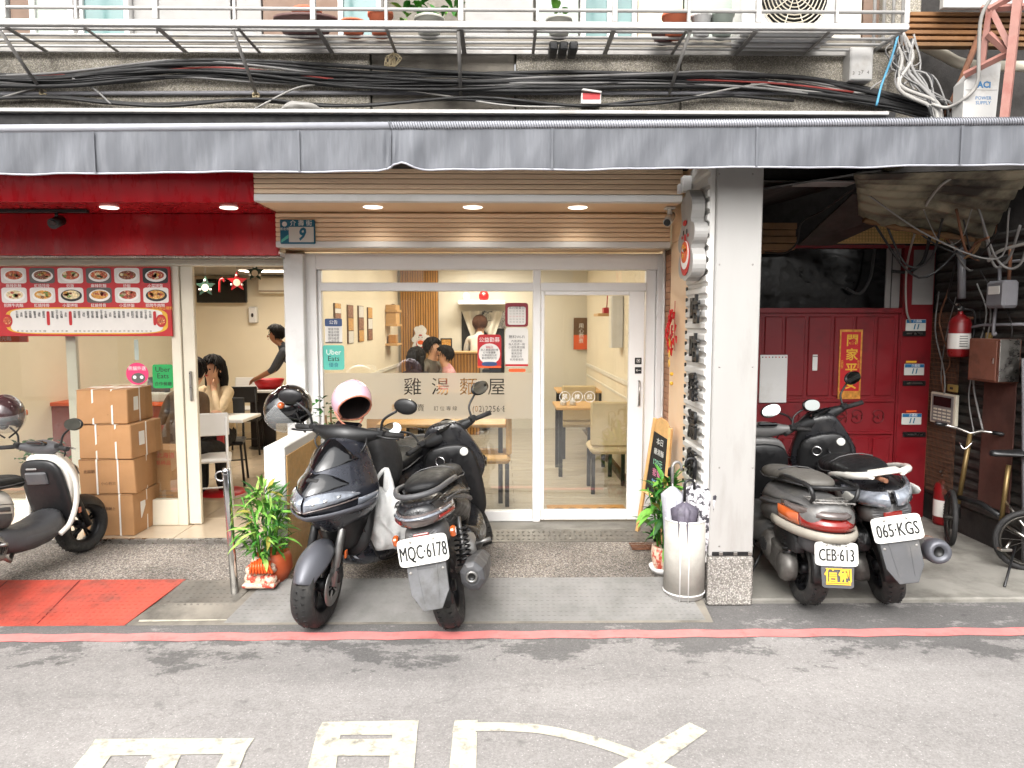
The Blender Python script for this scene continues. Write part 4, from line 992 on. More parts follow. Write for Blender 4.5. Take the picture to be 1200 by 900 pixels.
MB().box(-.072, .072, -.05, .049, -.10, .10, .004).build('case', 'white_metal_old', j_); MB().box(-.066, .066, -.054, -.0505, -.094, .094, .003).build('lid', 'white_metal_old', j_)
for i, ch in enumerate('3 27 4'): text(ch, .03, 'ink_grey', j_, (-.05 + i * .018, -.0542, -.06 + .006 * (i % 2)))
# bundle of cables along the wall
rnd = random.Random(3)
cb = T('cable_bundle', 'thick sagging bundle of black telephone cables along the facade', 'cables')
base = [(-60, 92), (60, 92), (150, 84), (210, 80), (300, 84), (420, 92), (540, 95), (660, 94), (760, 92), (860, 92), (940, 100), (1010, 112), (1060, 124), (1110, 138)]
def cable(parent, pts, r, mat, nm='cable', d=YW - .06):
    P = [W(x, y, d + rnd.uniform(-.02, .02) if len(p) == 2 else p[2]) for p in pts for (x, y) in [p[:2]]]
    return MB().tube(bez(P, 5), r, 6).build(nm, mat, parent)
for i in range(15):
    k = rnd.uniform(-9, 9); ph = rnd.uniform(0, 6)
    pts = [(x, y + k * (1 - .0006 * abs(x - 500)) + 4.5 * math.sin(x * .009 + ph) + rnd.uniform(-1.5, 1.5)) for x, y in base]
    cable(cb, pts, rnd.choice([.006, .008, .010, .013]), 'cable_black' if i % 6 else 'cable_grey')
cable(cb, [(-60, 90), (70, 88), (180, 83), (250, 79), (330, 85), (420, 95), (560, 95), (760, 93), (900, 97), (1000, 108)], .0065, 'cable_red')
for pts in ([(-60, 118), (50, 114), (130, 121), (200, 124), (300, 116), (380, 124), (460, 121), (560, 114), (680, 124), (760, 117), (860, 112)], [(-60, 116), (60, 113), (170, 122), (280, 118), (420, 124), (520, 116), (640, 123), (760, 122), (840, 112), (930, 118)]): cable(cb, pts, .010, 'cable_black')
c2 = T('cable_bundle', 'bright grey thin cables looping across the right of the facade', 'cables')
for pts in ([(800, 116), (880, 100), (940, 98), (1000, 108), (1060, 112), (1100, 130)], [(900, 96), (960, 106), (985, 119), (1010, 112), (1025, 100), (1040, 88), (1062, 50)], [(880, 98), (960, 108), (1040, 110), (1080, 120), (1105, 138)], [(420, 98), (520, 112), (600, 124), (690, 125)], [(0, 115), (40, 103), (90, 88)], [(85, 92), (110, 104), (130, 122)], [(298, 128), (345, 104), (380, 98)]): cable(c2, pts, .006, 'cable_grey' if rnd.random() < .5 else 'cable_white')
c3 = T('cable_tangle', 'tangle of white and grey conduits and wires at the building corner', 'cables')
for i in range(16):
    x0 = rnd.uniform(1046, 1072); x1 = rnd.uniform(1085, 1115)
    pts = [(x0, rnd.uniform(36, 60), 4.5), (x0 + rnd.uniform(-12, 14), rnd.uniform(62, 85), 4.5), (rnd.uniform(1050, 1095), rnd.uniform(85, 115), 4.48), (x1, rnd.uniform(118, 126), 4.46), (x1 + 6, 142, 4.45)]
    cable(c3, pts, rnd.choice([.004, .005, .006, .009, .012]), rnd.choice(['cable_white', 'cable_grey', 'cable_black', 'cable_grey']))
cable(c3, [(1092, 122, 4.45), (1110, 126, 4.4), (1130, 116, 4.3), (1145, 98, 4.25), (1147, 60, 4.2), (1150, 20, 4.15), (1165, -8, 4.1)], .010, 'cable_white')
M('tie_blue', '#4d8fae', .6)
cable(c3, [(1054, 36, 4.44), (1044, 70, 4.44), (1033, 100, 4.44), (1027, 124, 4.44)], .007, 'tie_blue')
pipe('conduit', 'grey horizontal conduit pipe fixed along the facade', [W(-60, 110, YW - .02), W(300, 109, YW - .02), W(700, 109, YW - .02), W(1000, 109, YW - .02)], .014, 'pvc_grey', sm=2)
# bits on the ledge
def crumple(name, label, c, sx_, sz_, mat, cat):
    r_ = random.Random(hash(label) % 999); m = MB(); rings = []
    for i in range(9):
        t = i / 8; h = math.sin(PI * t) ** .6
        rings.append([V3(c) + V3((-sx_ / 2 + sx_ * t, .05 * math.cos(a) * h, (sz_ / 2 * math.sin(a) + sz_ / 2) * h)) + V3((0, r_.uniform(-.008, .008), r_.uniform(-.008, .008))) for a in [2 * PI * k / 10 for k in range(10)]])
    m.loft(rings); return tag(m.build(name, mat, None, sub=1), label, cat)
a = W(352, 129, YW - .08); crumple('cloth_bundle', 'crumpled white cloth lying on the white flashing', a, .27, .055, 'cable_white', 'cloth')
a = W(692, 117, YW - .05); rb = T('red_sign_box', 'small torn white and red sign box on the concrete wall', 'sign', a)
MB().box(-.062, .062, -.04, .049, -.035, .03, .003).build('box', 'paper', rb); MB().box(-.055, .055, -.043, -.041, -.01, .028).build('red_print', 'poster_red', rb); MB().cbox((0, -.03, .042), (.12, .07, .012), .003, (.2, .1, .1)).build('lid', 'paper', rb)
for px, lab in ((211, 'tied bunch of beige rope hanging under the grille'),): pass
rp = W(461, 62, YW - .06); m = MB()
for i in range(9):
    a_ = i * .7; m.tube(bez([rp + V3((0, 0, 0)), rp + V3((.05 * math.cos(a_), -.01, -.04 + .02 * math.sin(a_))), rp + V3((-.03 + .02 * math.sin(i * 2.3), -.01, -.09 - .02 * math.cos(i))), rp + V3((.01 * math.sin(i), 0, -.03))], 5), .004, 5)
M('rope', '#b7a888', .9, var=.15); tag(m.build('rope_knot', 'rope'), 'bunch of beige rope tied under the grille bracket', 'rope')
for px, py in ((51, 108), (300, 111)):
    rp = W(px, py, YW - .03); m = MB()
    for i in range(6): m.tube([rp + V3((.02 * math.cos(k * PI / 4 + i), -.012 * math.sin(k * PI / 4), .012 * math.sin(k * PI / 4 + i) - .004 * i)) for k in range(8)], .0035, 5, closed=True)
    tag(m.build('wire_tie', 'rope'), 'yellowed wire tie at the foot of the %s grille strut' % ('leftmost' if px < 100 else 'second'), 'tie')
# planters and things on the grille shelf
def pot(name, label, px, r, h, mat, d=YB + .18, ry=1.0, cat='flower pot'):
    c = W(px, 20, d); c.z = zg + .014; t = T(name, label, cat, c)
    MB().lathe([(0, 0), (r * .72, 0), (r * .95, h * .85), (r * 1.06, h * .86), (r * 1.06, h), (r * .95, h), (r * .9, h * .9), (0, h * .9)], 20).build('pot', mat, t)
    return t
M('terracotta', '#c46a4a', .7, var=.12); M('planter_brown', '#5a3f3c', .6, var=.12); M('pot_grey', '#b3b2a8', .6, var=.1)
def leaves(parent, c, n, spread, ln, wd, mats, seed=1, up=.5, nm='leaf'):
    r_ = random.Random(seed)
    for i in range(n):
        a = r_.uniform(0, 2 * PI); el_ = r_.uniform(up - .5, up + .5); l = ln * r_.uniform(.7, 1.2)
        b = V3(c) + V3((r_.uniform(-1, 1) * spread[0], r_.uniform(-1, 1) * spread[1], r_.uniform(0, 1) * spread[2]))
        d = V3((math.cos(a) * math.cos(el_), math.sin(a) * math.cos(el_), math.sin(el_))); s = d.cross(V3((0, 0, 1))).normalized(); nn = s.cross(d)
        m = MB(); vs_ = []
        for t, ww, dr in ((0, .08, 0), (.3, .8, .03), (.6, 1, -.02), (.85, .55, -.12), (1, .04, -.22)):
            p = b + d * l * t + V3((0, 0, dr * l)); vs_ += [p - s * wd * ww + nn * wd * .3 * ww, p, p + s * wd * ww + nn * wd * .3 * ww]
        fs = []
        for q in range(4): fs += [(q * 3, q * 3 + 1, q * 3 + 4, q * 3 + 3), (q * 3 + 1, q * 3 + 2, q * 3 + 5, q * 3 + 4)]
        m.add(vs_, fs, True); m.build(nm, r_.choice(mats), parent)
for nm, c in (('leaf_a', '#2f6a22'), ('leaf_b', '#447f2a'), ('leaf_c', '#669a3b'), ('leaf_d', '#224f1c'), ('leaf_e', '#90b556'), ('leaf_y', '#8f8a3c')): M(nm, c, .58, var=.25, vs=22, spec=.35)
t = pot('planter_box', 'long dark brown planter box on the grille shelf', 358, .1, .1, 'planter_brown', cat='planter'); t.scale = (1.8, .8, 1)
t = pot('flower_pot', 'orange terracotta pot above the brown planter on the grille shelf', 360, .085, .09, 'terracotta', YB + .3); t.location.z += .10
for px, r, lab in ((414, .075, 'wide low terracotta pot on the grille shelf'), (446, .072, 'tall terracotta pot left of the leafy grey pot on the shelf'), (792, .08, 'large orange terracotta pot right of the grille centre')): pot('flower_pot', lab, px, r, .13 if px != 414 else .075, 'terracotta')
t = pot('flower_pot', 'light grey pot with leafy plant on the grille shelf', 503, .085, .10, 'pot_grey'); leaves(t, (0, 0, .1), 26, (.16, .03, .06), .12, .022, ['leaf_a', 'leaf_b', 'leaf_c'], 5)
t = pot('flower_pot', 'pale grey pot with one green sprout on the grille shelf', 655, .075, .10, 'pot_grey'); leaves(t, (0, 0, .1), 8, (.04, .02, .05), .09, .02, ['leaf_b', 'leaf_c'], 6)
t = pot('pot_saucer', 'brown round dish leaning by the orange pot on the shelf', 778, .07, .06, 'planter_brown', YB + .26, cat='dish')
t = pot('bucket', 'pale blue plastic bucket on the grille shelf', 846, .07, .14, 'pale_blue' if 0 else 'fly_screen', cat='bucket')
t = pot('bucket', 'white plastic bucket between the orange pot and pale bucket', 822, .06, .13, 'white_paint', cat='bucket')
a = W(661, 38, YB + .22); tr = T('seed_tray', 'black plastic seed tray lying under the grille bars', 'tray', (a.x, YB + .25, zg - .03)); 
for i in range(3): MB().box(-.09 + i * .06, -.04 + i * .06, -.08, .08, -.03, .018, .006).build('cell', 'black_plastic', tr)
ac = T('air_conditioner', 'white outdoor air conditioner unit with round fan grille on the shelf', 'air conditioner', (W(923, 12, YB + .16).x, YB + .12, zg + .015))
MB().box(-.28, .28, 0, .22, 0, .5, .01).build('case', 'white_paint', ac)
m = MB()
for i in range(9): m.tube([(.02 + (.03 + .022 * i) * math.cos(k * PI / 14), -.012, .22 + (.03 + .022 * i) * math.sin(k * PI / 14)) for k in range(28)], .0035, 4, closed=True)
for k in range(10): m.tube([(.02, -.012, .22), (.02 + .21 * math.cos(k * PI / 5), -.012, .22 + .21 * math.sin(k * PI / 5))], .003, 4)
m.build('fan_guard', 'cream_frame', ac); MB().lathe([(0, 0), (.2, 0), (.2, -.004)], 24, (.02, -.002, .22), Matrix.Rotation(R(90), 3, 'X')).build('fan_opening', 'ink_black', ac)
for px, lab in ((1022, 'row of white vertical bars'),):
    for k in range(4):
        x = W(1025 + k * 11, 12, YB + .3).x; m = MB(); m.tube([(x, YB + .3, zg + .02), (x, YB + .3, 4.4)], .010, 6); m.build('bar', 'white_metal_old', gt)
# ================= scooters =================
MB.xf = lambda s, mt: (setattr(s, 'v', [tuple(mt @ V3(v)) for v in s.v]), s)[1]
M('tyre', '#262524', .8, var=.2, vs=12, col2='#4a4742', c2=(.5, .75), c2s=6, bump=.3, bs=50)
M('rim_black', '#1c1c1e', .4, .4, var=.1)
M('alloy', '#8e8d8b', .4, .9, var=.15, vs=8)
M('engine_grey', '#6f6c68', .55, .5, var=.25, vs=8, col2='#3d3832', c2=(.45, .7), c2s=7)
M('navy_paint', '#33353d', .30, .55, var=.12, vs=6, coat=.7, rvar=.12, col2='#4c4c54', c2=(.58, .8), c2s=5)
M('navy_matte', '#5b5c62', .42, .35, var=.08, vs=4, rvar=.06)
M('gloss_black', '#0d0d0f', .14, .0, var=.1, coat=1, rvar=.05)
M('black_paint', '#19191c', .33, .1, var=.2, vs=5, coat=.3, col2='#35332f', c2=(.52, .8), c2s=3.5, rvar=.2)
M('grey_plastic', '#4a4a4c', .5, .1, var=.12, vs=5, col2='#625f5b', c2=(.5, .8), c2s=4)
M('mudflap', '#5f5f61', .6, var=.2, vs=9, col2='#4a4946', c2=(.5, .75), c2s=8)
M('white_body', '#cfccc4', .3, var=.05, vs=3, coat=.5, rvar=.05)
M('silver_body', '#8d8b88', .35, .5, var=.12, vs=5)
M('old_grey_body', '#656463', .42, .25, var=.16, vs=4, col2='#85817a', c2=(.52, .75), c2s=5)
M('cream_strip', '#8f897e', .5, var=.15, vs=5)
M('seat_vinyl', '#151516', .55, var=.15, vs=10, bump=.12, bs=180, spec=.3)
M('seat_worn', '#57544f', .6, var=.16, vs=6, bump=.12, bs=160)
M('lens_clear', '#8b9099', .1, .45, var=.35, vs=22, coat=1, rvar=.03)
M('lens_smoke', '#5d5350', .12, .2, var=.25, vs=12, coat=1, rvar=.03)
M('lens_red', '#7c1a14', .15, var=.15, vs=14, coat=1, rvar=.04)
M('lens_amber', '#b0521f', .18, var=.15, vs=14, coat=1, rvar=.04)
M('mirror_glass', '#dfe4e2', .03, 1, var=0, rvar=0)
M('plastic_bag', '#d4d4d2', .3, var=.15, vs=9, alpha=.7, bump=.6, bs=14)
M('red_stripe', '#8a1d1d', .5, var=.1)
def sring(x, z, hw, hh, e=2.5, tilt=0, bt=1, tt=1, n=20):
    r = []
    for (a, b) in ell(n, 1, 1, e):
        yy = a * hw * (1 - (1 - bt) * -b if b < 0 else 1 - (1 - tt) * b); zz = b * hh
        r.append(V3((x - zz * math.sin(tilt), yy, z + zz * math.cos(tilt))))
    return r
def sloft(name, secs, mat, parent, sub=1, n=20, xf=None, cap=True):
    m = MB(); m.loft([sring(*s_, n=n) for s_ in secs], cap)
    if xf: m.xf(xf)
    return m.build(name, mat, parent, sub=sub)
def band(name, mat, parent, xc, ax, hw, z0, z1, t0, t1, e=2.2, th=.012, vee=0, lean=0, n=22, xf=None):
    """strip that wraps round the rear (ax<0) or nose (ax>0) of a body: plan superellipse, angles in degrees from the tip"""
    m = MB(); rings = []
    for i in range(n + 1):
        a = R(t0 + (t1 - t0) * i / n); c, s_ = math.cos(a), math.sin(a)
        ex = ax * abs(c) ** (2 / e); ey = math.copysign(abs(s_) ** (2 / e), s_)
        zz0 = z0 + vee * abs(a); zz1 = z1 + vee * abs(a); k = 1 if ax > 0 else -1
        def pt(z, o): return V3((xc + ex * (1 + o / abs(ax)) - k * lean * (z - z0), ey * (hw + o), z))
        rings.append([pt(zz0, 0), pt(zz0, th), pt((zz0 + zz1) / 2, th * 1.5), pt(zz1, th), pt(zz1, 0)])
    m.loft(rings); 
    if xf: m.xf(xf)
    return m.build(name, mat, parent)
def wheel(parent, c, r, w_, disc=None, xf=None, spokes=5, rimmat='rim_black'):
    Rx = Matrix.Rotation(R(90), 3, 'X')
    def L(prof, n=40): m = MB(); m.lathe(prof, n, c, Rx); return m
    ri = r * .63
    m = L([(ri, -w_ * .36), (r * .80, -w_ * .5), (r * .92, -w_ * .46), (r * .98, -w_ * .28), (r, 0), (r * .98, w_ * .28), (r * .92, w_ * .46), (r * .80, w_ * .5), (ri, w_ * .36), (ri, -w_ * .36)])
    if xf: m.xf(xf)
    t = m.build('wheel', 'tyre', parent)
    m = MB()                                           # tread grooves as thin dark blocks
    for k in range(36):
        for s_ in (-1, 1):
            a = 2 * PI * (k + (.5 if s_ > 0 else 0)) / 36
            q = V3(c) + V3((math.cos(a) * r * .966, s_ * w_ * .2, math.sin(a) * r * .966))
            m.cbox(q, (.005, w_ * .26, .015), 0, (0, -a + PI / 2, s_ * .6))
    if xf: m.xf(xf)
    tag(m.build('tread', 'black_matte', t), kind='stuff')
    m = L([(ri * 1.02, -w_ * .36), (ri * .92, -w_ * .30), (ri * .88, 0), (ri * .92, w_ * .30), (ri * 1.02, w_ * .36)])
    for k in range(spokes):
        a = 2 * PI * k / spokes + .3
        for q in (-.13, .13):
            m.tube([V3(c) + V3((.03 * math.cos(a), 0, .03 * math.sin(a))), V3(c) + V3((ri * .92 * math.cos(a + q), w_ * .12, ri * .92 * math.sin(a + q)))], .011, 6)
    m.lathe([(.0, -w_ * .4), (.035, -w_ * .4), (.04, -w_ * .2), (.04, w_ * .2), (.035, w_ * .4), (0, w_ * .4)], 16, c, Rx)
    if xf: m.xf(xf)
    m.build('rim', rimmat, t)
    if disc is not None:
        m = MB(); m.lathe([(.06, disc - .002), (.11, disc - .002), (.11, disc + .002), (.06, disc + .002), (.06, disc - .002)], 30, c, Rx)
        for k in range(5): a = k * 2 * PI / 5; m.tube([V3(c) + V3((.02 * math.cos(a), -disc, .02 * math.sin(a))), V3(c) + V3((.07 * math.cos(a), -disc, .07 * math.sin(a)))], .006, 4)
        if xf: m.xf(xf)
        m.build('brake_disc', 'alloy', t)
    return t
def spring(pts0, pts1, r, turns, wr):
    a, b = V3(pts0), V3(pts1); d = (b - a); u = d.normalized().orthogonal(); v = d.normalized().cross(u); n = turns * 9
    return [a + d * (i / n) + (u * math.cos(2 * PI * i / 9) + v * math.sin(2 * PI * i / 9)) * r for i in range(n + 1)]
def scooter(label, loc, heading, lean=0, steer=0, front='navy_paint', screen='gloss_black', side='black_paint', inner='black_plastic', seat='seat_vinyl', rear='black_paint', tail='strip', plate=None, fender=None, flap='mudflap', nose='vee', rail='grey_plastic', muffler='round', mirrors=(1, 1), edge=None, low=None, dz=0, kz=1):
    """local frame: x forward, y left, z up; heading = world direction of x in degrees"""
    t = T('scooter', label, 'scooter', loc); t.rotation_euler = (R(lean), 0, R(heading))
    ax0, ax1 = V3((.71, 0, .24)), V3((.43, 0, 1.0)); axis = (ax1 - ax0).normalized()
    ST = Matrix.Translation(ax0) @ Matrix.Rotation(R(steer), 4, axis) @ Matrix.Translation(-ax0)
    fender = fender or front; low = low or side
    # wheels, fork and fender
    wheel(t, (-.62, 0, .236), .236, .13); wheel(t, (.71, 0, .24), .24, .13, disc=-.09, xf=ST)
    for s_ in (-1, 1):
        m = MB(); m.tube([(.71, s_ * .085, .24), (.60, s_ * .085, .52), (.56, s_ * .08, .66)], [.026, .024, .022], 12); m.xf(ST); m.build('fork', 'alloy' if s_ > 0 else 'black_plastic', t)
    m = MB(); m.cbox((.65, .10, .30), (.07, .03, .10), .008, (0, .3, 0)); m.xf(ST); m.build('brake_caliper', 'black_plastic', t)
    m = MB(); rings = []
    for i in range(15):
        ph = R(20 + 105 * i / 14); k = math.sin(PI * min(1, max(.12, (i + 1.5) / 16))) ** .5; wv = .092 * k; dr = .09 * k
        rr = .262; rings.append([V3((.71 + math.cos(ph) * (rr - abs(q) ** 2.2 * dr), q * wv, .24 + math.sin(ph) * (rr - abs(q) ** 2.2 * dr))) for q in (-1, -.9, -.7, -.4, 0, .4, .7, .9, 1)])
    m.add([p for r_ in rings for p in r_], [(i * 9 + j, i * 9 + j + 1, i * 9 + 10 + j, i * 9 + 9 + j) for i in range(14) for j in range(8)], True); m.xf(ST); m.build('front_fender', fender, t, sub=1, solid=.008)
    for s_ in (-1, 1): m = MB(); m.cbox((.60, s_ * .118, .40), (.03, .012, .05), .004); m.xf(ST); m.build('reflector', 'lens_amber', t)
    # front shield: horizontal rings
    def ring(z, xf_, xb, hw, e):
        r_ = []
        for i in range(24):
            a = 2 * PI * i / 24; c, s_ = math.cos(a), math.sin(a)
            x = xb + (xf_ - xb) * abs(c) ** (2 / e) if c > 0 else xb - .035 * abs(c); r_.append(V3((x, hw * math.copysign(abs(s_) ** (2 / e), s_), z)))
        return r_
    if nose == 'vee': keys = [(.50, .60, .44, .10, 2.0), (.57, .69, .44, .16, 1.9), (.64, .80, .43, .215, 1.75), (.69, .86, .42, .24, 1.7), (.75, .86, .41, .245, 1.7), (.82, .80, .40, .225, 1.75), (.90, .72, .39, .19, 1.8), (.99, .63, .38, .15, 1.9), (1.07, .54, .38, .105, 2.0)]
    else: keys = [(.34, .52, .44, .13, 2.2), (.46, .56, .44, .17, 2.2), (.58, .61, .43, .205, 2.2), (.70, .64, .42, .22, 2.2), (.80, .62, .41, .21, 2.2), (.90, .57, .40, .175, 2.2), (.97, .51, .39, .12, 2.1)]
    keys = [((k[0] - keys[0][0]) * kz + keys[0][0],) + k[1:] for k in keys]
    m = MB(); m.loft([ring(*k) for k in keys]); m.build('front_shield', front, t, sub=2)
    def surf(z, a):
        for i in range(len(keys) - 1):
            if keys[i][0] <= z <= keys[i + 1][0]:
                u = (z - keys[i][0]) / (keys[i + 1][0] - keys[i][0]); k = [keys[i][j] * (1 - u) + keys[i + 1][j] * u for j in range(5)]; break
        else: k = keys[-1]
        c, s_ = math.cos(a), math.sin(a)
        return V3((k[2] + (k[1] - k[2]) * abs(c) ** (2 / k[4]), k[3] * math.copysign(abs(s_) ** (2 / k[4]), s_), z))
    def patch(name, mat, zlo, zhi, a0, a1, off=.007, nu=10, nv=5):
        cen = V3((.3, 0, .75)); m = MB()
        def fn(u, v):
            a = R(a0 + (a1 - a0) * u); z = zlo(abs(a)) + (zhi(abs(a)) - zlo(abs(a))) * v; p = surf(z, a)
            bulge = off * (1 if 0 < u < 1 and 0 < v < 1 else .3); return p + (V3((p.x, p.y, p.z)) - V3((.35, 0, p.z))).normalized() * bulge
        m.grid(fn, nu, nv); return m.build(name, mat, t)
    if nose == 'vee':
        patch('windscreen', screen, lambda a: .90 + .05 * a, lambda a: 1.066 - .125 * (a / 1.15) ** 2, -64, 64, .012, 14, 6)
        patch('nose_panel', 'gloss_black', lambda a: .785 + .05 * a, lambda a: .785 + .05 * a + .105 * (1 - (a / .9) ** 2), -50, 50, .010, 14, 5)
        patch('nose_vent', 'black_matte', lambda a: .855 - .03 * a, lambda a: .874, -15, 15, .016, 6, 3)
        for s_ in (-1, 1):
            patch('headlight', 'lens_clear', lambda a: .70 + .06 * a, lambda a: .70 + .06 * a + .075 * (1 - (a / 1.12) ** 3), s_ * 3, s_ * 62, .013, 12, 5)
            for q in (14, 26, 38): patch('reflector', 'chrome', lambda a: .715 + .06 * a, lambda a: .745 + .06 * a, s_ * q, s_ * (q + 7), .016, 3, 3)
            patch('light_strip', 'lens_smoke', lambda a: .69 + .05 * a, lambda a: .70 + .05 * a, s_ * 2, s_ * 60, .016, 10, 3)
            patch('turn_signal', 'lens_clear', lambda a: .675 + .03 * a, lambda a: .715 + .03 * a, s_ * 60, s_ * 84, .016, 6, 4)
        patch('chin_lip', fender, lambda a: .63 + .035 * a, lambda a: .668 + .035 * a, -80, 80, .022, 18, 4)
        m = MB(); m.loft([ring(z, x, .44, h, 2) for z, x, h in ((.36, .50, .10), (.46, .56, .14), (.58, .66, .18), (.64, .74, .19))]); m.build('lower_cowl', 'black_plastic', t, sub=1)
    else:
        patch('headlight', 'lens_clear', lambda a: .70, lambda a: .80 - .02 * a, -50, 50, .012)
    # leg shield, tunnel, floorboard
    sloft('leg_shield', [(.43, .62 + dz * .3, .20, .30 * kz, 3.5, R(12)), (.39, .62 + dz * .3, .215, .32 * kz, 3.5, R(12)), (.36, .62 + dz * .3, .17, .28 * kz, 3, R(12))], inner, t, 1)
    if edge:
        m = MB()
        for s_ in (-1, 1): m.tube(bez([(.40, s_ * .10, .93 + dz * .6), (.42, s_ * .19, .84 + dz * .5), (.45, s_ * .228, .68), (.44, s_ * .225, .5), (.38, s_ * .20, .34), (.30, s_ * .17, .27)], 6), .022, 8)
        m.build('shield_edge', edge, t)
        m = MB(); m.cbox((.335, .02, .72), (.03, .20, .11), .012, (0, R(-12), 0)); m.build('glove_box', 'grey_plastic', t)
        m = MB(); m.cbox((.325, .05, .80), (.02, .10, .018), .006, (0, R(-12), 0)); m.build('hook', 'silver_body', t)
        m = MB(); m.cbox((.35, .13, .80), (.012, .04, .02), .003, (0, R(-12), 0)); m.build('warning_sticker', 'lens_amber', t)
    sloft('floorboard', [(.40, .34, .16, .07, 4), (.2, .30, .19, .05, 4), (0, .30, .19, .055, 4), (-.2, .34, .17, .10, 4)], low, t, 1)
    sloft('side_skirt', [(.46, .40, .14, .12, 3, R(20)), (.25, .30, .185, .10, 3), (-.05, .30, .185, .10, 3), (-.25, .40, .17, .12, 3)], low, t, 1)
    if nose == 'vee': sloft('tunnel', [(.38, .60, .12, .2, 3), (.2, .52, .10, .16, 3), (0, .52, .11, .18, 3), (-.1, .6, .14, .16, 3)], inner, t, 1)
    # rear body and seat
    if tail == 'round': secs = [(.02, .56, .12, .15, 2.4, 0, .9), (-.15, .58, .18, .18, 2.3, 0, .95), (-.45, .60, .205, .17, 2.2, 0, .95), (-.75, .64, .20, .14, 2.2), (-.92, .66, .165, .11, 2.2), (-.98, .66, .11, .08, 2.2)]
    else: secs = [(.05, .58, .12, .16, 2.6, 0, .8), (-.15, .60, .17, .17, 2.4, 0, .7), (-.45, .66, .185, .15, 2.3, 0, .6), (-.72, .72, .17, .11, 2.3, 0, .6), (-.92, .75, .125, .07, 2.3, 0, .7), (-.99, .755, .07, .04, 2.2)]
    sloft('rear_body', secs, rear, t, 2)
    def bsurf(x, a):
        for i in range(len(secs) - 1):
            if secs[i][0] >= x >= secs[i + 1][0]:
                u = (secs[i][0] - x) / (secs[i][0] - secs[i + 1][0]); g = lambda k, d: (secs[i][k] if len(secs[i]) > k else d) * (1 - u) + (secs[i + 1][k] if len(secs[i + 1]) > k else d) * u
                zc_, hw_, hh_, e_, bt_ = g(1, 0), g(2, 0), g(3, 0), g(4, 2), g(6, 1); c, s_ = math.cos(a), math.sin(a)
                yy = math.copysign(abs(c) ** (2 / e_), c); zz = math.copysign(abs(s_) ** (2 / e_), s_); yy *= hw_ * (1 - (1 - bt_) * -zz if zz < 0 else 1); return V3((x, yy, zc_ + zz * hh_))
        return V3((x, 0, .7))
    def bpatch(name, mat, xa, xb, lo, hi, off, s_):
        m = MB()
        def fn(u, v):
            x = xa + (xb - xa) * u; a = R(lo(u) + (hi(u) - lo(u)) * v); a = a if s_ > 0 else PI - a; p = bsurf(x, a); k = off if 0 < v < 1 and 0 < u < 1 else -.004; q = p - V3((x, 0, .62)); return p + q.normalized() * k
        m.grid(fn, 14, 5); return m.build(name, mat, t)
    for s_ in (-1, 1):
        bpatch('side_panel', side if tail == 'round' else 'black_plastic', -.08, -.70, lambda u: -52 + 34 * u, lambda u: -8 + 22 * u, .007, s_)
        bpatch('side_trim', 'silver_body' if tail == 'rail' else 'grey_plastic', -.10, -.86, lambda u: -3 + 24 * u, lambda u: 5 + 22 * u, .010, s_)
        bpatch('upper_panel', rear, -.14, -.88, lambda u: 14 + 20 * u, lambda u: 52 - 6 * u, .006, s_)
        m = MB(); m.tube([bsurf(-.06 - .8 * k / 12, R(10 + 24 * k / 12) if s_ > 0 else PI - R(10 + 24 * k / 12)) * 1.0 + V3((0, s_ * .006, .002)) for k in range(13)], .0028, 5); m.build('panel_gap', 'ink_black', t)
    sz = .0 if tail != 'round' else -.01
    sloft('seat', [(.14, .74 + sz, .08, .05, 2.4), (.08, .775 + sz, .12, .055, 2.5), (-.12, .785 + sz, .15, .055, 2.5), (-.28, .80 + sz, .15, .055, 2.5), (-.36, .825 + sz, .145, .06, 2.5), (-.58, .845 + sz, .14, .055, 2.4), (-.72, .85 + sz, .11, .04, 2.2), (-.77, .85 + sz, .06, .02, 2)], seat, t, 2)
    m = MB()
    for s_ in (-1, 1): m.tube(bez([(.10, s_ * .112, .755 + sz), (-.12, s_ * .152, .765 + sz), (-.36, s_ * .150, .80 + sz), (-.58, s_ * .142, .822 + sz), (-.72, s_ * .11, .832 + sz)], 6), .0045, 5)
    m.tube([(-.34, -.135, .855 + sz), (-.335, -.07, .879 + sz), (-.33, 0, .884 + sz), (-.335, .07, .879 + sz), (-.34, .135, .855 + sz)], .0035, 5); m.build('seat_piping', 'grey_plastic', t)
    for k in range(5): m = MB(); m.box(-.12 + k * .07, -.09 + k * .07, -.15, .15, .353, .360, .003); m.build('foot_rubber', 'black_matte', t)
    m = MB(); m.tube(bez([(.50, .10, .62), (.42, .17, .45), (.25, .17, .26), (-.1, .16, .22), (-.3, .13, .26)], 6), .006, 6); m.tube(bez([(-.3, -.10, .42), (-.42, -.14, .50), (-.55, -.12, .46), (-.60, -.10, .34)], 6), .007, 6); m.build('hose', 'cable_black', t)
    # engine case, airbox, shocks, muffler
    m = MB(); m.lathe([(0, .19), (.07, .19), (.10, .17), (.105, .13), (.09, .08), (0, .08)], 22, (-.30, 0, .30), Matrix.Rotation(R(-90), 3, 'X')); 
    e_ = m.build('transmission_case', 'engine_grey', t)
    m = MB(); m.lathe([(0, .18), (.085, .18), (.10, .15), (.10, .10), (0, .08)], 22, (-.62, 0, .25), Matrix.Rotation(R(-90), 3, 'X')); m.build('clutch_cover', 'engine_grey', e_)
    fn_ = MB().lathe([(0, .16), (.05, .165), (.09, .15), (.105, .10), (.10, .05)], 24, (-.24, 0, .32), Matrix.Rotation(R(90), 3, 'X')).build('fan_cover', 'silver_body', t)
    m = MB()
    for k in range(9): m.cbox((-.24 + (k - 4) * .014, -.168, .32), (.006, .006, .11 - abs(k - 4) * .016), .001)
    m.build('fan_grille', 'ink_black', fn_)
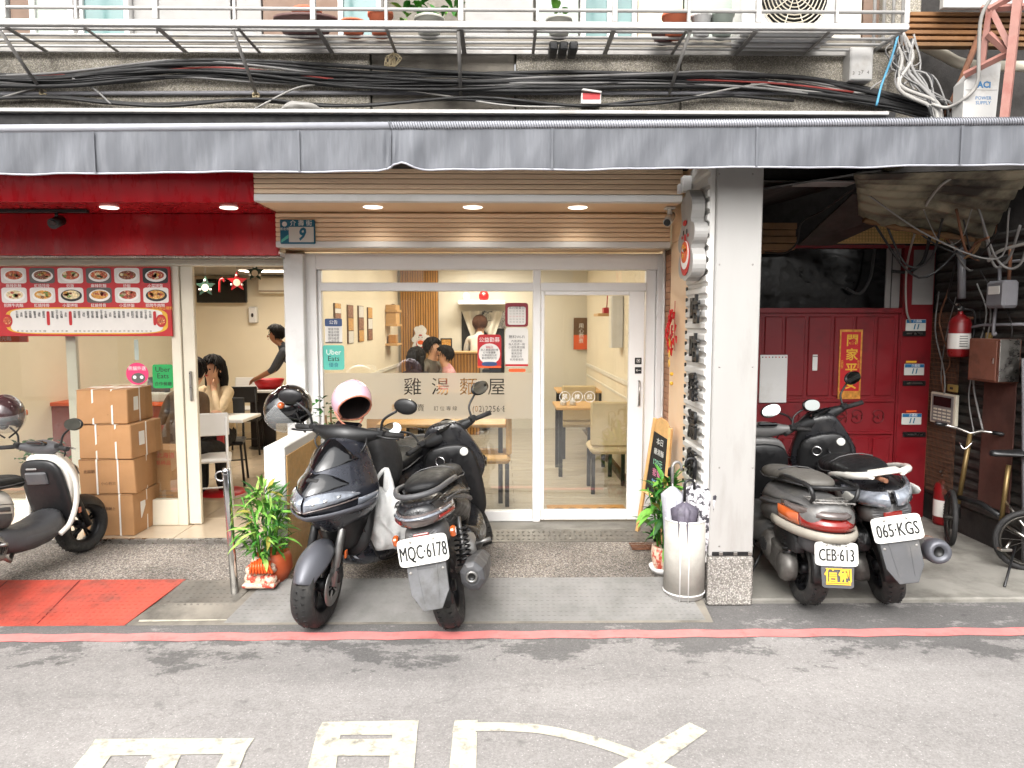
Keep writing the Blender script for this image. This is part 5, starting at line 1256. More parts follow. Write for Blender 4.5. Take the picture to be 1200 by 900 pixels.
    m = MB(); m.prism([(-.64, .155), (-.30, .195), (-.26, .38), (-.62, .345)], (0, .17, 0), (1, 0, 0), (0, 0, 1), .09); m.build('case_cover', 'engine_grey', e_, bevel=.015)
    m = MB()
    for k in range(7): m.cbox((-.30 + (k - 3) * .02, .192, .30), (.006, .006, .10 - abs(k - 3) * .014), .001)
    m.build('cooling_fin', 'black_matte', e_)
    sloft('airbox', [(-.38, .44, .05, .07, 3), (-.5, .46, .06, .085, 3), (-.72, .45, .055, .08, 3), (-.80, .44, .04, .06, 3)], 'black_plastic', t, 1, xf=Matrix.Translation((0, .12, 0)))
    sloft('engine', [(-.1, .32, .10, .10, 3), (-.3, .33, .12, .12, 3), (-.52, .30, .07, .08, 3)], 'engine_grey', t, 1)
    for s_ in (-1, 1):
        a, b = (-.66, s_ * .135, .28), (-.60, s_ * .14, .62)
        m = MB(); m.tube([a, b], .014, 8); sh = m.build('shock', 'alloy', t)
        m = MB(); m.tube(spring(V3(a).lerp(V3(b), .2), V3(a).lerp(V3(b), .85), .030, 8, .006), .0065, 6); m.build('spring', 'black_plastic', sh)
    if muffler:
        y = -.20 if muffler == 'hex' else -.235
        if muffler == 'hex':
            s8 = lambda x, z, a, b: [V3((x, y + a * math.cos(2 * PI * k / 8 + PI / 8), z + b * math.sin(2 * PI * k / 8 + PI / 8))) for k in range(8)]
            m = MB(); m.loft([s8(-.28, .27, .03, .03), s8(-.40, .28, .055, .07), s8(-.75, .33, .075, .095), s8(-.88, .355, .07, .085), s8(-.90, .36, .045, .055)], sm=False); mu = m.build('muffler', 'grey_plastic', t, bevel=.008)
            m = MB(); m.lathe([(.032, 0), (.032, .015), (.022, .016), (.02, 0)], 14, (-.90, y, .36), Matrix.Rotation(R(-90), 3, 'Y')); m.build('tail_pipe', 'alloy', mu); m = MB(); m.lathe([(0, 0), (.02, 0), (.02, .004)], 14, (-.904, y, .36), Matrix.Rotation(R(-90), 3, 'Y')); m.build('outlet', 'ink_black', mu)
        else:
            m = MB(); m.tube([(-.28, y, .27), (-.42, y, .29), (-.5, y, .31), (-.80, y, .36), (-.88, y, .373)], [.02, .035, .062, .068, .06], 20); mu = m.build('muffler', 'silver_body', t)
            m = MB(); m.lathe([(.066, -.03), (.072, .0), (.072, .04), (.062, .075), (.036, .08), (.03, .05), (0, .05)], 22, (-.86, y, .37), Matrix.Rotation(R(-82), 3, 'Y')); m.build('end_cap', 'navy_matte', mu); m = MB(); m.lathe([(0, .0), (.032, 0), (.032, .004)], 16, (-.912, y, .3775), Matrix.Rotation(R(-82), 3, 'Y')); m.build('outlet', 'ink_black', mu)
            m = MB(); m.lathe([(.068, 0), (.071, .004), (.071, .022), (.068, .026)], 22, (-.73, y, .348), Matrix.Rotation(R(-82), 3, 'Y')); m.build('clamp', 'rust', mu)
        m = MB(); m.tube([(-.05, -.08, .24), (-.15, -.15, .20), (-.28, y, .27)], .017, 8); m.build('exhaust_pipe', 'alloy', mu)
    # passenger pegs, stand
    m = MB(); m.tube([(-.12, .12, .22), (-.20, .24, .0 if lean > -2 and lean <= 0 else .02)], .011, 6); m.build('side_stand', 'black_plastic', t)
    m = MB(); m.tube([(-.28, -.16, .35), (-.26, -.26, .36)], .014, 8); m.build('foot_peg', 'alloy', t)
    # tail
    if tail == 'strip':
        band('tail_light', 'lens_smoke', t, -.55, -.46, .168, .705, .765, -62, 62, lean=.25)
        for s_ in (-1, 1): band('light_bar', 'lens_red', t, -.55, -.465, .17, .715, .735, s_ * 32, s_ * 60, lean=.25, th=.016)
        band('light_guide', 'lens_clear', t, -.55, -.465, .17, .742, .756, -58, 58, lean=.25, th=.016)
        m = MB(); m.tube(bez([(-.50, .155, .83), (-.72, .15, .855), (-.90, .10, .855), (-.95, 0, .852), (-.90, -.10, .855), (-.72, -.15, .855), (-.50, -.155, .83)], 6), .016, 8); m.build('grab_rail', rail, t)
        sloft('tail_cowl', [(-.70, .80, .13, .03, 2.6), (-.88, .81, .10, .025, 2.6), (-.96, .80, .07, .012, 2.4)], 'black_paint', t, 1)
        m = MB(); m.cbox((-1.005, 0, .655), (.012, .085, .028), .004, (0, R(-15), 0)); m.build('reflector', 'lens_red', t)
        for s_ in (-1, 1): m = MB(); m.cbox((-.93, s_ * .155, .63), (.05, .03, .05), .008, (0, R(-15), 0)); m.build('turn_signal', 'lens_amber', t)
        sloft('under_tail', [(-.72, .60, .13, .09, 3), (-.88, .62, .12, .08, 3), (-.99, .62, .10, .06, 3)], 'grey_plastic', t, 1)
    elif tail == 'round':
        band('tail_light', 'lens_red', t, -.55, -.455, .215, .60, .675, -48, 48, e=2.2, lean=.45, th=.014)
        for s_ in (-1, 1): band('turn_signal', 'lens_amber', t, -.55, -.455, .215, .60, .675, s_ * 48, s_ * 80, e=2.2, lean=.45, th=.013)
        band('light_lens', 'lens_smoke', t, -.55, -.445, .21, .675, .715, -76, 76, e=2.2, lean=.6, th=.013)
        band('bumper_strip', 'cream_strip', t, -.50, -.52, .225, .535, .592, -85, 85, e=2.3, th=.018)
        m = MB(); m.tube(bez([(-.42, .155, .80), (-.55, .17, .85), (-.78, .16, .86), (-.92, .15, .86), (-.95, .13, .80), (-.90, .12, .76)], 5), .014, 8); m.tube(bez([(-.42, -.155, .80), (-.55, -.17, .85), (-.78, -.16, .86), (-.92, -.15, .86), (-.95, -.13, .80), (-.90, -.12, .76)], 5), .014, 8); m.tube([(-.93, .15, .855), (-.95, 0, .86), (-.93, -.15, .855)], .014, 8); m.build('grab_rail', 'black_plastic', t)
        m = MB()
        for k in range(6): m.tube([(-.78, -.12 + k * .048, .765), (-.96, -.12 + k * .048, .765)], .006, 5)
        for x in (-.80, -.88, -.95): m.tube([(x, -.13, .766), (x, .13, .766)], .006, 5)
        m.build('luggage_rack', 'grey_steel', t)
        sloft('rear_apron', [(-.70, .48, .16, .10, 2.6), (-.88, .50, .14, .10, 2.6), (-.96, .52, .10, .07, 2.4)], 'grey_plastic', t, 1)
    else:
        for s_ in (-1, 1):
            m = MB(); m.tube(bez([(-.45, s_ * .17, .80), (-.65, s_ * .175, .845), (-.90, s_ * .15, .885), (-1.02, s_ * .08, .90)], 6), [.018] * 10 + [.022] * 9, 8); m.build('grab_rail', 'white_body', t)
            band('tail_light', 'lens_clear', t, -.55, -.49, .175, .72, .80, s_ * 4, s_ * 70, lean=.35, th=.02)
            sloft('tail_fairing', [(-.50, .70, .012, .05, 2.5), (-.75, .73, .015, .045, 2.5), (-.98, .765, .010, .02, 2.5)], 'white_body', t, 1, xf=Matrix.Translation((0, s_ * .175, 0)))
        m = MB(); m.cbox((-.98, 0, .905), (.10, .16, .02), .006); m.build('rack_plate', 'white_body', t)
        m = MB(); m.tube([(-.90, .05, .87), (-1.08, .03, .875)], .013, 8); m.build('tool_handle', 'rust', t)
        m = MB(); m.cbox((-1.0, 0, .66), (.012, .10, .03), .004); m.build('reflector', 'lens_red', t)
        sloft('under_tail', [(-.68, .62, .14, .09, 3), (-.86, .65, .14, .07, 3), (-1.0, .67, .12, .05, 3)], 'grey_plastic', t, 1)
    # licence plate and mudflap
    if plate:
        tl = R(-14); u, n_ = V3((0, -1, 0)), V3((-math.cos(tl), 0, -math.sin(tl)))
        pz = .585 if tail != 'round' else .47; pxx = -1.03; v = V3((math.sin(-tl), 0, math.cos(tl))).normalized(); o = V3((pxx, 0, pz))
        m = MB(); m.prism([(x, y) for x, y in ell(28, .132, .072, 8)], o, u, v, .004); pp = m.build('licence_plate', 'plate_white', t)
        nn = u.cross(v); o2 = o + nn * .0045
        [text(plate, .104, 'ink_black', pp, o2 - v * .010 + u * dx_ + nn * abs(dx_) * .1, u, v, sx=.53 if len(plate) > 7 else .60) for dx_ in (-.0014, .0014)]
        text('台灣省', .02, 'ink_grey', pp, o2 + v * .052, u, v) if tail == 'round' else None
        for s_ in (-1, 1): m = MB(); m.lathe([(0, .004), (.007, .003), (.008, 0)], 10, o2 + u * .06 * s_ + v * .052, nn.to_track_quat('Z', 'Y').to_matrix()); m.build('bolt', 'steel_brushed', pp)
        fl = MB()
        if tail == 'round':
            fl.prism([(-.10, -.02), (.10, -.02), (.095, -.135), (.08, -.145), (-.08, -.145), (-.095, -.135)], o - v * .055 + n_ * .006, u, v, .006); f_ = fl.build('mudflap', 'grey_plastic', t)
            oo = o - v * .055 + nn * .0125 + n_ * .006
            text('信俐', .085, 'ink_gold', f_, oo - v * .075, u, v, bold=.002)
            m = MB(); m.box(-.07, .07, -.0005, .0005, -.0, .008); 
            for dv in (-.035, -.125, -.115):
                m2 = MB(); m2.prism([(-.075, 0), (.075, 0), (.075, .006), (-.075, .006)], oo + v * dv, u, v, .001); m2.build('gold_line', 'ink_gold', f_)
        else:
            fl.prism([(-.105, 0), (.105, 0), (.10, -.17), (.05, -.26), (-.05, -.26), (-.10, -.17)], o - v * .05 + n_ * -.008 + V3((.02, 0, 0)), u, v, .01); f_ = fl.build('mudflap', flap, t, bevel=.004)
            oo = o - v * .05 + n_ * -.008 + V3((.02, 0, 0)) + nn * .0101
            for q in (-.055, .055): m2 = MB(); m2.prism([(q - .004, -.03), (q + .004, -.03), (q * .75 + .003, -.22), (q * .75 - .003, -.22)], oo, u, v, .003); m2.build('ridge', flap, f_)
            m2 = MB(); m2.prism([(-.06, -.035), (.06, -.035), (.05, -.05), (-.05, -.05)], oo, u, v, .002); m2.build('moulding', 'grey_plastic', f_)
            for q in (-.085, .085): m2 = MB(); m2.lathe([(0, .004), (.007, .003), (.008, 0)], 8, oo + u * q - v * .06, nn.to_track_quat('Z', 'Y').to_matrix()); m2.build('bolt', 'grey_steel', f_)
        m = MB(); m.tube([(-.86, .05, .62), (pxx + .02, .05, pz + .02), (pxx + .03, .05, pz - .10)], .014, 6); m.tube([(-.86, -.05, .62), (pxx + .02, -.05, pz + .02), (pxx + .03, -.05, pz - .10)], .014, 6); m.build('plate_bracket', 'black_plastic', t)
        m = MB(); m.loft([[V3((-.62 - math.cos(ph) * (.275 + dz), yy, .25 + math.sin(ph) * (.275 + dz))) for yy, dz in ((-.075, -.02), (-.06, 0), (.06, 0), (.075, -.02))] for ph in [R(-5 + 12 * k) for k in range(9)]], False); m.build('rear_fender', 'black_plastic', t, solid=.006)
    # handlebar
    if tail in ('strip', 'rail') and plate:
        m = MB(); m.tube([(.315 + .008 * math.cos(a), .06 + .032 * math.cos(a), .80 + .032 * math.sin(a)) for a in [k * PI / 10 for k in range(20)]], .006, 6, closed=True); m.build('ignition_ring', 'chrome', t)
        m = MB(); m.lathe([(0, .006), (.026, .005), (.03, 0)], 18, (.318, -.12, .84), Matrix.Rotation(R(-78), 3, 'Y')); m.build('badge', 'plate_white', t)
        m = MB(); m.tube(bez([(.32, -.02, .80), (.27, -.02, .78), (.27, -.02, .73), (.31, -.02, .72)], 4), .008, 6); m.build('bag_hook', 'black_plastic', t)
        for s_ in (-1, 1): m = MB(); m.tube(bez([(-.05, s_ * .150, .66), (-.3, s_ * .192, .70), (-.6, s_ * .185, .765), (-.85, s_ * .145, .79)], 5), .005, 5); m.build('panel_trim', 'grey_plastic', t)
    HT = Matrix.Translation((0, 0, dz)) @ ST
    m = MB(); m.tube([(.44, 0, .88), (.42, 0, 1.0)], .03, 10); m.xf(HT); m.build('steering_stem', 'black_plastic', t)
    m = MB(); m.loft([[V3((x + r_ * .9 * math.cos(a), y, z + r_ * math.sin(a))) for a in [2 * PI * k / 12 for k in range(12)]] for y, x, z, r_ in ((-.24, .36, 1.035, .022), (-.17, .39, 1.03, .035), (-.09, .42, 1.02, .06), (0, .43, 1.02, .075), (.09, .42, 1.02, .06), (.17, .39, 1.03, .035), (.24, .36, 1.035, .022))]); m.xf(HT); m.build('handlebar_cover', inner if nose == 'vee' else side, t, sub=1)
    m = MB(); m.cbox((.375, 0, 1.06), (.10, .17, .03), .012, (0, R(25), 0)); m.xf(HT); m.build('instrument_panel', 'gloss_black', t)
    for s_, k in ((-1, 0), (1, 1)):
        m = MB(); m.tube([(.36, s_ * .235, 1.035), (.325, s_ * .35, 1.03)], .0175, 10); m.xf(HT); g = m.build('grip', 'black_matte', t)
        m = MB(); m.tube(bez([(.40, s_ * .20, 1.03), (.42, s_ * .27, 1.025), (.395, s_ * .345, 1.02)], 4), .007, 6); m.xf(HT); m.build('brake_lever', 'black_plastic' if nose == 'vee' else 'steel_brushed', g)
        m = MB(); m.cbox((.365, s_ * .215, 1.045), (.05, .055, .045), .01); m.xf(HT); m.build('switch_box', 'black_plastic', g)
        if mirrors[k]:
            base = V3((.38, s_ * .22, 1.05)); top = V3((.40, s_ * .32, 1.19)); mc = top + V3((-.015, s_ * .05, .03))
            m = MB(); m.tube(bez([base, base + V3((.015, s_ * .02, .08)), top], 5), .008, 8); m.xf(HT); st_ = m.build('mirror', 'black_plastic', t)
            mt = Matrix.Rotation(s_ * R(-10), 3, 'Z') @ Matrix.Rotation(R(8), 3, 'Y')
            m = MB(); m.sphere(mc, .001, 18, 10, (22, 78, 50), mt); m.xf(HT); m.build('shell', 'black_plastic', st_)
            m = MB(); m.prism([(x, y) for x, y in ell(26, .070, .043, 2.3)], mc + mt @ V3((-.019, 0, 0)), mt @ V3((0, -1, 0)), mt @ V3((0, 0, 1)), .003); m.xf(HT); m.build('mirror_glass', 'mirror_glass', st_)
    m = MB(); 
    for s_ in (-1, 1): m.tube(bez([(.40, s_ * .14, 1.03), (.47, s_ * .16, .98), (.47, s_ * .10, .88)], 5), .006, 6)
    m.xf(HT); m.build('cable', 'cable_black', t)
    return t
def place(px, py, hd, z, off):
    """ground point under pixel, moved so that the local x offset 'off' (a wheel) stands there"""
    p = G(px, py, z); a = R(hd); return V3((p.x - off * math.cos(a), p.y - off * math.sin(a), z))
HA = -90 - 18
sA = scooter('dark blue-grey scooter facing the street with helmets on its mirrors', place(373, 732, HA, .012, .71), HA, lean=-1, steer=8, dz=.05, front='navy_paint', fender='navy_matte', side='navy_paint', rear='black_paint', tail='strip')
HB = 90 - 3
sB = scooter('black scooter with licence plate MQC-6178 seen from behind', place(533, 732, HB, .012, -.62), HB, lean=-11, steer=34, dz=-.05, front='black_paint', side='black_paint', plate='MQC·6178', muffler='hex')
HC = 88
sC = scooter('old grey scooter with licence plate CEB-613 beside the white pillar', place(943, 706, HC, .03, -.57), HC, lean=2, steer=6, front='old_grey_body', side='old_grey_body', rear='old_grey_body', seat='seat_worn', tail='round', plate='CEB·613', nose='plain', muffler=None)
sC.scale = (.92, .92, .92)
HD = 80
sD = scooter('black scooter with white tail rails and licence plate 065-KGS', place(1040, 704, HD, .03, -.62), HD, lean=-11, steer=24, front='black_paint', side='black_paint', rear='black_paint', tail='rail', plate='065·KGS', nose='vee', flap='grey_plastic')
HE = 79
sE = scooter('black scooter with white shield edges parked at the left picture edge', place(99, 646, HE, .1, .71 * .84), HE, lean=-4, steer=-6, dz=-.06, kz=.92, front='white_body', side='grey_plastic', inner='black_plastic', rear='white_body', tail='round', nose='plain', edge='white_body', low='grey_plastic', fender='black_plastic')
sE.scale = (.84, .84, .84)
# ================= things on the apron and street =================
# cardboard boxes
M('cardboard', '#a67b51', .75, var=.1, vs=3, col2='#946b45', c2=(.5, .8), c2s=2); M('strap', '#d8d4cc', .5)
zf = .134; rb_ = random.Random(5)
by = W(150, 610, 5.34).y
zl = [zf]
for y_ in (579, 538, 497, 456): zl.append(W(130, y_, 5.36).z)
where = ('bottom', 'third from top', 'second from top', 'top')
for i in range(4):
    x0 = W(95 + rb_.uniform(-1, 1), 600, 5.36).x; x1 = W(157 if i == 0 else 158 + rb_.uniform(-4, 3), 600, 5.36).x; wd = x1 - x0; dp = .42
    b = T('cardboard_box', 'brown strapped cardboard box, %s of the stack by the shop window' % where[i], 'box', ((x0 + x1) / 2, 5.36, zl[i]), R((-1.5, 3, -4, 1.5)[i]), 'stacked cardboard boxes')
    h = zl[i + 1] - zl[i] - .004
    bx = MB().box(-wd / 2, wd / 2, 0, dp, 0, h, .006); bx.v = [(x_ + .006 * math.sin(z_ * 31 + y_ * 9 + i * 2), y_ + .005 * math.sin(x_ * 23 + z_ * 17 + i), z_) for x_, y_, z_ in bx.v]; bx.build('carton', 'cardboard', b)
    for sx_ in ((.38,) if i == 0 else (-.45, .3) if i else (.3,)):
        x = sx_ * wd / 2 + .02; m = MB(); m.box(x - .006, x + .006, -.003, dp + .003, -.001, h + .002); m.build('strap', 'strap', b)
    m = MB(); m.box(wd / 2 - .003, wd / 2 + .002, .19, .20, 0, h); m.build('strap', 'strap', b)
    if i != 1: MB().box(wd / 2 - .001, wd / 2 + .002, .10, .17, h * .35, h * .75).build('shipping_label', 'paper', b)
    for k_ in range(2): text(('易碎品', '此面朝上', '小心輕放', '內容物:麵條')[(i + k_) % 4], .028, 'dark_groove', b, (-wd * .28 + k_ * wd * .3, -.0004, h * (.3 + .35 * ((i + k_) % 2))))
    MB().box(-wd / 2 + .003, wd / 2 - .003, -.0012, .0, h * .985, h * .995).build('flap_seam', 'dark_groove', b); MB().cbox((wd * .1, -.001, h * .16), (.09, .002, .05)).build('stamp', 'cardboard', b)
    if i == 3: MB().box(-wd / 2, wd / 2, dp / 2 - .03, dp / 2 + .03, h, h + .0025).build('tape', 'strap', b)
cb_ = W(196, 585, 5.78); b = T('cardboard_box', 'printed tan carton standing inside the red shop window', 'box', (cb_.x, 5.74, zf))
hh_ = W(196, 526, 5.78).z - zf
MB().box(-.15, .13, 0, .3, 0, hh_, .004).build('carton', 'cardboard', b)
MB().box(-.13, -.07, -.0015, 0, hh_ - .08, hh_ - .02).build('red_mark', 'ink_red', b); text('北海道', .05, 'ink_red', b, (.02, -.001, hh_ - .05)); text('易碎品', .04, 'ink_red', b, (0, -.001, hh_ - .11))
for i in range(6): MB().box(-.09, .07, -.0015, 0, .08 + i * .035, .084 + i * .035).build('print_line', 'ink_grey', b)
# stainless stanchion post
p0 = G(276, 704, .02); p0.z = .0
sp_ = T('bollard', 'leaning stainless steel post in front of the potted plant', 'post', p0)
top = W(265, 552, p0.y + .02) - p0
m = MB(); m.tube([(0, 0, 0), top * .98, top], [.024, .024, .02], 16); m.build('tube', 'chrome', sp_)
m = MB(); m.lathe([(0, .02), (.02, .018), (.026, .004), (.026, -.02)], 16, top); m.build('cap', 'chrome', sp_)
m = MB(); m.tube([top + V3((-.03, -.01, -.03)) + V3((.035 * math.cos(k * PI / 6), .0, .03 * math.sin(k * PI / 6))) for k in range(12)], .005, 6, closed=True); m.build('ring', 'chrome', sp_)
m = MB(); m.lathe([(0, .012), (.03, .01), (.04, 0)], 16); m.build('foot', 'steel_brushed', sp_)
# white half-height partition
hw_ = T('half_wall', 'white low partition wall behind the potted plant', 'wall')
ha, hb_ = W(311, 600, 4.6).x, W(335.5, 600, 4.6).x
ztop = W(322, 524, 4.6).z
pbox('wall', 'white_paint', hw_, ha, hb_, 4.6, 5.50, .1, ztop, .006); pbox('side_panel', 'light_wood', hw_, hb_ + .0005, hb_ + .008, 4.62, 5.48, .102, ztop - .06, .002)
# potted lucky bamboo wrapped pot
M('pot_orange', '#b5532c', .55, var=.15); M('figurine', '#cbb7a2', .6, var=.25, vs=18, col2='#b0402c', c2=(.5, .58), c2s=24, bump=.5, bs=40)
def bush(t, h0, h1, rad, n, ln, wd, mats, seed, stems=7):
    r_ = random.Random(seed)
    for i in range(stems):
        a = 2 * PI * i / stems; x, y = .05 * math.cos(a), .05 * math.sin(a); hh = h0 + (h1 - h0) * r_.uniform(.7, 1)
        tp = V3((x * 2.6, y * 2.6, hh)); m = MB(); m.tube([(x, y, h0 * .6), (x * 1.6, y * 1.6, (h0 + hh) / 2), tp], [.008, .007, .004], 6); m.build('stem', 'leaf_b', t)
    for i in range(n):
        u = r_.random() ** 1.0; z = h0 + (h1 - h0) * u; rr = rad * (1 - .55 * (u - .35) ** 2 * 2.2) * r_.uniform(.25, .75); a = r_.uniform(0, 2 * PI)
        leaves(t, (rr * math.cos(a), rr * math.sin(a), z), 1, (0, 0, 0), ln, wd, mats, seed * 1000 + i, up=.35) if 0 else leaf(t, V3((rr * math.cos(a), rr * math.sin(a), z)), a + r_.uniform(-1.1, 1.1), r_.uniform(-.55, 1.15), ln * r_.choice((.5, .7, .9, 1.0, 1.1, 1.35)), wd * r_.choice((.7, 1, 1.25)), r_.choice(mats + ['leaf_d'] + (['leaf_y'] if r_.random() < .25 else [])))
LEAFM = {}
def leaf(parent, b, az, el_, l, wd, mat):
    key = (round(l, 2), wd, mat)
    if key not in LEAFM:
        m = MB(); vs_ = []
        for t_, ww, dr in ((0, .1, 0), (.25, .8, .03), (.55, 1, -.02), (.8, .6, -.10), (1, .03, -.24)):
            p = V3((l * t_, 0, dr * l)); vs_ += [p + V3((0, -wd * ww, wd * .35 * ww)), p, p + V3((0, wd * ww, wd * .35 * ww))]
        fs = []
        for q in range(4): fs += [(q * 3, q * 3 + 1, q * 3 + 4, q * 3 + 3), (q * 3 + 1, q * 3 + 2, q * 3 + 5, q * 3 + 4)]
        m.add(vs_, fs, True); o = m.build('leaf', mat, parent); LEAFM[key] = o.data
    else:
        o = bpy.data.objects.new('leaf', LEAFM[key]); COL.objects.link(o); o.parent = parent
    o.location = b; o.rotation_euler = (random.uniform(-.4, .4), -el_, az)
    return o
pp = G(312, 683, .1); pt = T('potted_plant', 'bushy green bamboo plant in an orange pot beside the steel post', 'plant', pp)
MB().lathe([(0, 0), (.085, 0), (.12, .08), (.115, .15), (.10, .19), (.09, .19), (.085, .16), (0, .16)], 22, (.03, .06, 0)).build('pot', 'pot_orange', pt)
r_ = random.Random(2); m = MB()
for ax, az, aw in ((-.07, .05, .05), (-.01, .045, .05), (.05, .05, .045), (-.06, .11, .045), (0, .12, .05), (.05, .115, .04), (-.04, .16, .035), (.02, .17, .035)):
    m.sphere((ax, -.06 + r_.uniform(-.01, .01), az), aw, 9, 6, (1, .7, .9))
m.box(-.12, .09, -.11, .0, 0, .03, .01); m.build('figurine', 'figurine', pt)
m = MB()
for i in range(8): m.tube(bez([(-.06 + .016 * i, -.07, .19 - .008 * abs(i - 4)), (-.05 + .016 * i, -.12, .15), (-.06 + .02 * i, -.11, .10)], 4), .009, 5)
m.build('ribbon', 'ink_orange', pt)
bush(pt, .20, .62, .17, 300, .11, .012, ['leaf_a', 'leaf_b', 'leaf_c', 'leaf_c', 'leaf_e'], 3)
# plant beside the umbrella stand
pp = G(768, 668, .1); pp.x += .07; p2 = T('potted_plant', 'leafy green plant in a patterned pot by the chalkboard', 'plant', pp)
MB().lathe([(0, 0), (.085, 0), (.10, .10), (.095, .17), (.085, .17), (0, .15)], 20).build('pot', 'figurine', p2)
bush(p2, .18, .60, .15, 170, .15, .017, ['leaf_a', 'leaf_b', 'leaf_d', 'leaf_c'], 8, 6)
# tall thin plant behind the blue scooter
pp = G(392, 640, .1); pp.y = 5.45; pp.x = W(388, 500, 5.45).x; p3 = T('potted_plant', 'slim dark-leaved plant behind the blue scooter by the glass', 'plant', pp)
MB().lathe([(0, 0), (.07, 0), (.09, .18), (.08, .18), (0, .16)], 16).build('pot', 'pot_grey', p3)
for k, (dx, h) in enumerate(((-.02, .95), (.05, .85), (0, 1.02))):
    m = MB(); m.tube(bez([(0, 0, .15), (dx, 0, .5), (dx * 2, 0, h)], 5), .008, 6); m.build('stem', 'old_wood', p3)
r_ = random.Random(12)
for i in range(120): leaf(p3, V3((r_.uniform(-.13, .13), r_.uniform(-.08, .08), r_.uniform(.5, 1.1))), r_.uniform(0, 6.3), r_.uniform(-.5, .6), .055, .016, r_.choice(['leaf_d', 'leaf_a', 'leaf_d']))
# plant in the window at far left, umbrella handles
pp = G(50, 600, .134); pp.y = 5.95; pp.x = W(52, 560, 5.95).x; p4 = T('potted_plant', 'small green plant inside the red shop window behind the left scooter', 'plant', pp)
MB().lathe([(0, 0), (.1, 0), (.12, .45), (0, .45)], 16).build('pot', 'dark', p4); 
for i in range(60): leaf(p4, V3((r_.uniform(-.2, .2), r_.uniform(-.08, .08), r_.uniform(.45, .62))), r_.uniform(0, 6.3), r_.uniform(-.2, 1), .09, .022, r_.choice(['leaf_d', 'leaf_a', 'leaf_b']))
# chalkboard A-frame
cbd = T('chalkboard_sign', 'wooden framed chalkboard easel leaning beside the glass door', 'sign board')
b0, b1 = G(746, 628, .1), G(775, 645, .1)
t0, t1 = W(768, 490, 5.25), W(786, 502, 5.0)
o_ = W(752, 560, 5.15)
fx = T  # frame plane from two posts
def plk(nm, mat, a, b, r=.017): m = MB(); m.tube([a, b], r, 4); return m.build(nm, mat, cbd)
LA, LB = (b0, t0), (b1, t1)
plk('leg', 'light_wood', *LA); plk('leg', 'light_wood', *LB)
def lp(u, v): return (b0.lerp(t0, v)).lerp(b1.lerp(t1, v), u)
m = MB(); m.loft([[lp(0, .985), lp(.3, 1.03), lp(.7, 1.03), lp(1, .985), lp(1, .90), lp(0, .90)], [p + V3((.012, .02, 0)) for p in (lp(0, .985), lp(.3, 1.03), lp(.7, 1.03), lp(1, .985), lp(1, .90), lp(0, .90))]], sm=False); m.build('top_board', 'light_wood', cbd)
m = MB(); q = [lp(.06, .40), lp(.94, .40), lp(.94, .90), lp(.06, .90)]; m.loft([q, [p + V3((.008, .015, 0)) for p in q]], sm=False); m.build('board', 'black_matte', cbd)
plk('bottom_rail', 'light_wood', lp(0, .39), lp(1, .39), .014)
u_ = (lp(1, .6) - lp(0, .6)).normalized(); v_ = (lp(.5, .8) - lp(.5, .5)); v_ = (v_ - u_ * v_.dot(u_)).normalized()
nn = u_.cross(v_) * .004
M('chalk_mint', '#8fc7a8', .9); M('chalk_pink', '#cf7f98', .9); M('chalk_blue', '#6f9fc0', .9); M('chalk_white', '#c9c9c4', .9)
for k, (s_, mt_, sz_) in enumerate((('本日', 'chalk_white', .055), ('雞湯麵', 'chalk_white', .05), ('120元', 'chalk_mint', .06), ('套餐', 'chalk_pink', .065), ('加麵', 'chalk_blue', .06))): text(s_, sz_, mt_, cbd, lp(.5, .84 - .085 * k) + nn, u_, v_)
# wire basket mat
a = G(755, 643, .1); wt = T('wire_tray', 'small brown wire tray lying on the pebble apron', 'tray', a)
m = MB()
for i in range(11): m.tube([(-.09 + i * .018, -.06, .012), (-.09 + i * .018, .06, .012)], .0025, 4)
for i in range(8): m.tube([(-.09, -.06 + i * .017, .012), (.09, -.06 + i * .017, .012)], .0025, 4)
tag(m.build('grid', 'rust', wt), kind='stuff'); m = MB(); m.tube([(-.1, -.07, .02), (.1, -.07, .02), (.1, .07, .02), (-.1, .07, .02)], .005, 5, closed=True); m.build('rim', 'rust', wt)
# umbrella stand
a = G(801, 697, .05); us = T('umbrella_stand', 'white perforated metal umbrella stand in front of the pillar', 'umbrella stand', (a.x, a.y, .055))
M('stand_metal', '#aaa79f', .85, 0, var=.12, vs=14, bump=.3, bs=160); usr = .125; ush = W(800, 607, a.y).z - .055
MB().lathe([(usr, .03), (usr, ush)], 36).build('drum', 'stand_metal', us, solid=.003)
for z in (.03, ush): m = MB(); m.tube([(usr * math.cos(k * PI / 16), usr * math.sin(k * PI / 16), z) for k in range(32)], .006, 6, closed=True); m.build('rim', 'white_paint', us)
for an in (-115, -92): 
    c_, s_ = math.cos(R(an)) * (usr + .004), math.sin(R(an)) * (usr + .004); m = MB(); m.tube([(c_, s_, -.03), (c_, s_, ush)], .004, 6); m.build('rod', 'white_paint', us)
m = MB(); m.tube(bez([(math.cos(R(-115)) * usr, math.sin(R(-115)) * usr, -.03), (math.cos(R(-104)) * usr, math.sin(R(-104)) * usr, -.05), (math.cos(R(-92)) * usr, math.sin(R(-92)) * usr, -.03)], 5), .004, 6); m.build('foot', 'white_paint', us)
MB().lathe([(0, 0), (usr - .004, 0), (usr - .004, .03), (usr, .03)], 24).build('base', 'white_paint', us)
M('umb_clear', '#c9c9d0', .3, var=.2, vs=12, alpha=.75); M('umb_plaid', '#57525e', .6, var=.3, vs=30); M('umb_white', '#cfccd0', .4, var=.25, vs=18, col2='#3c3a40', c2=(.5, .54), c2s=26)
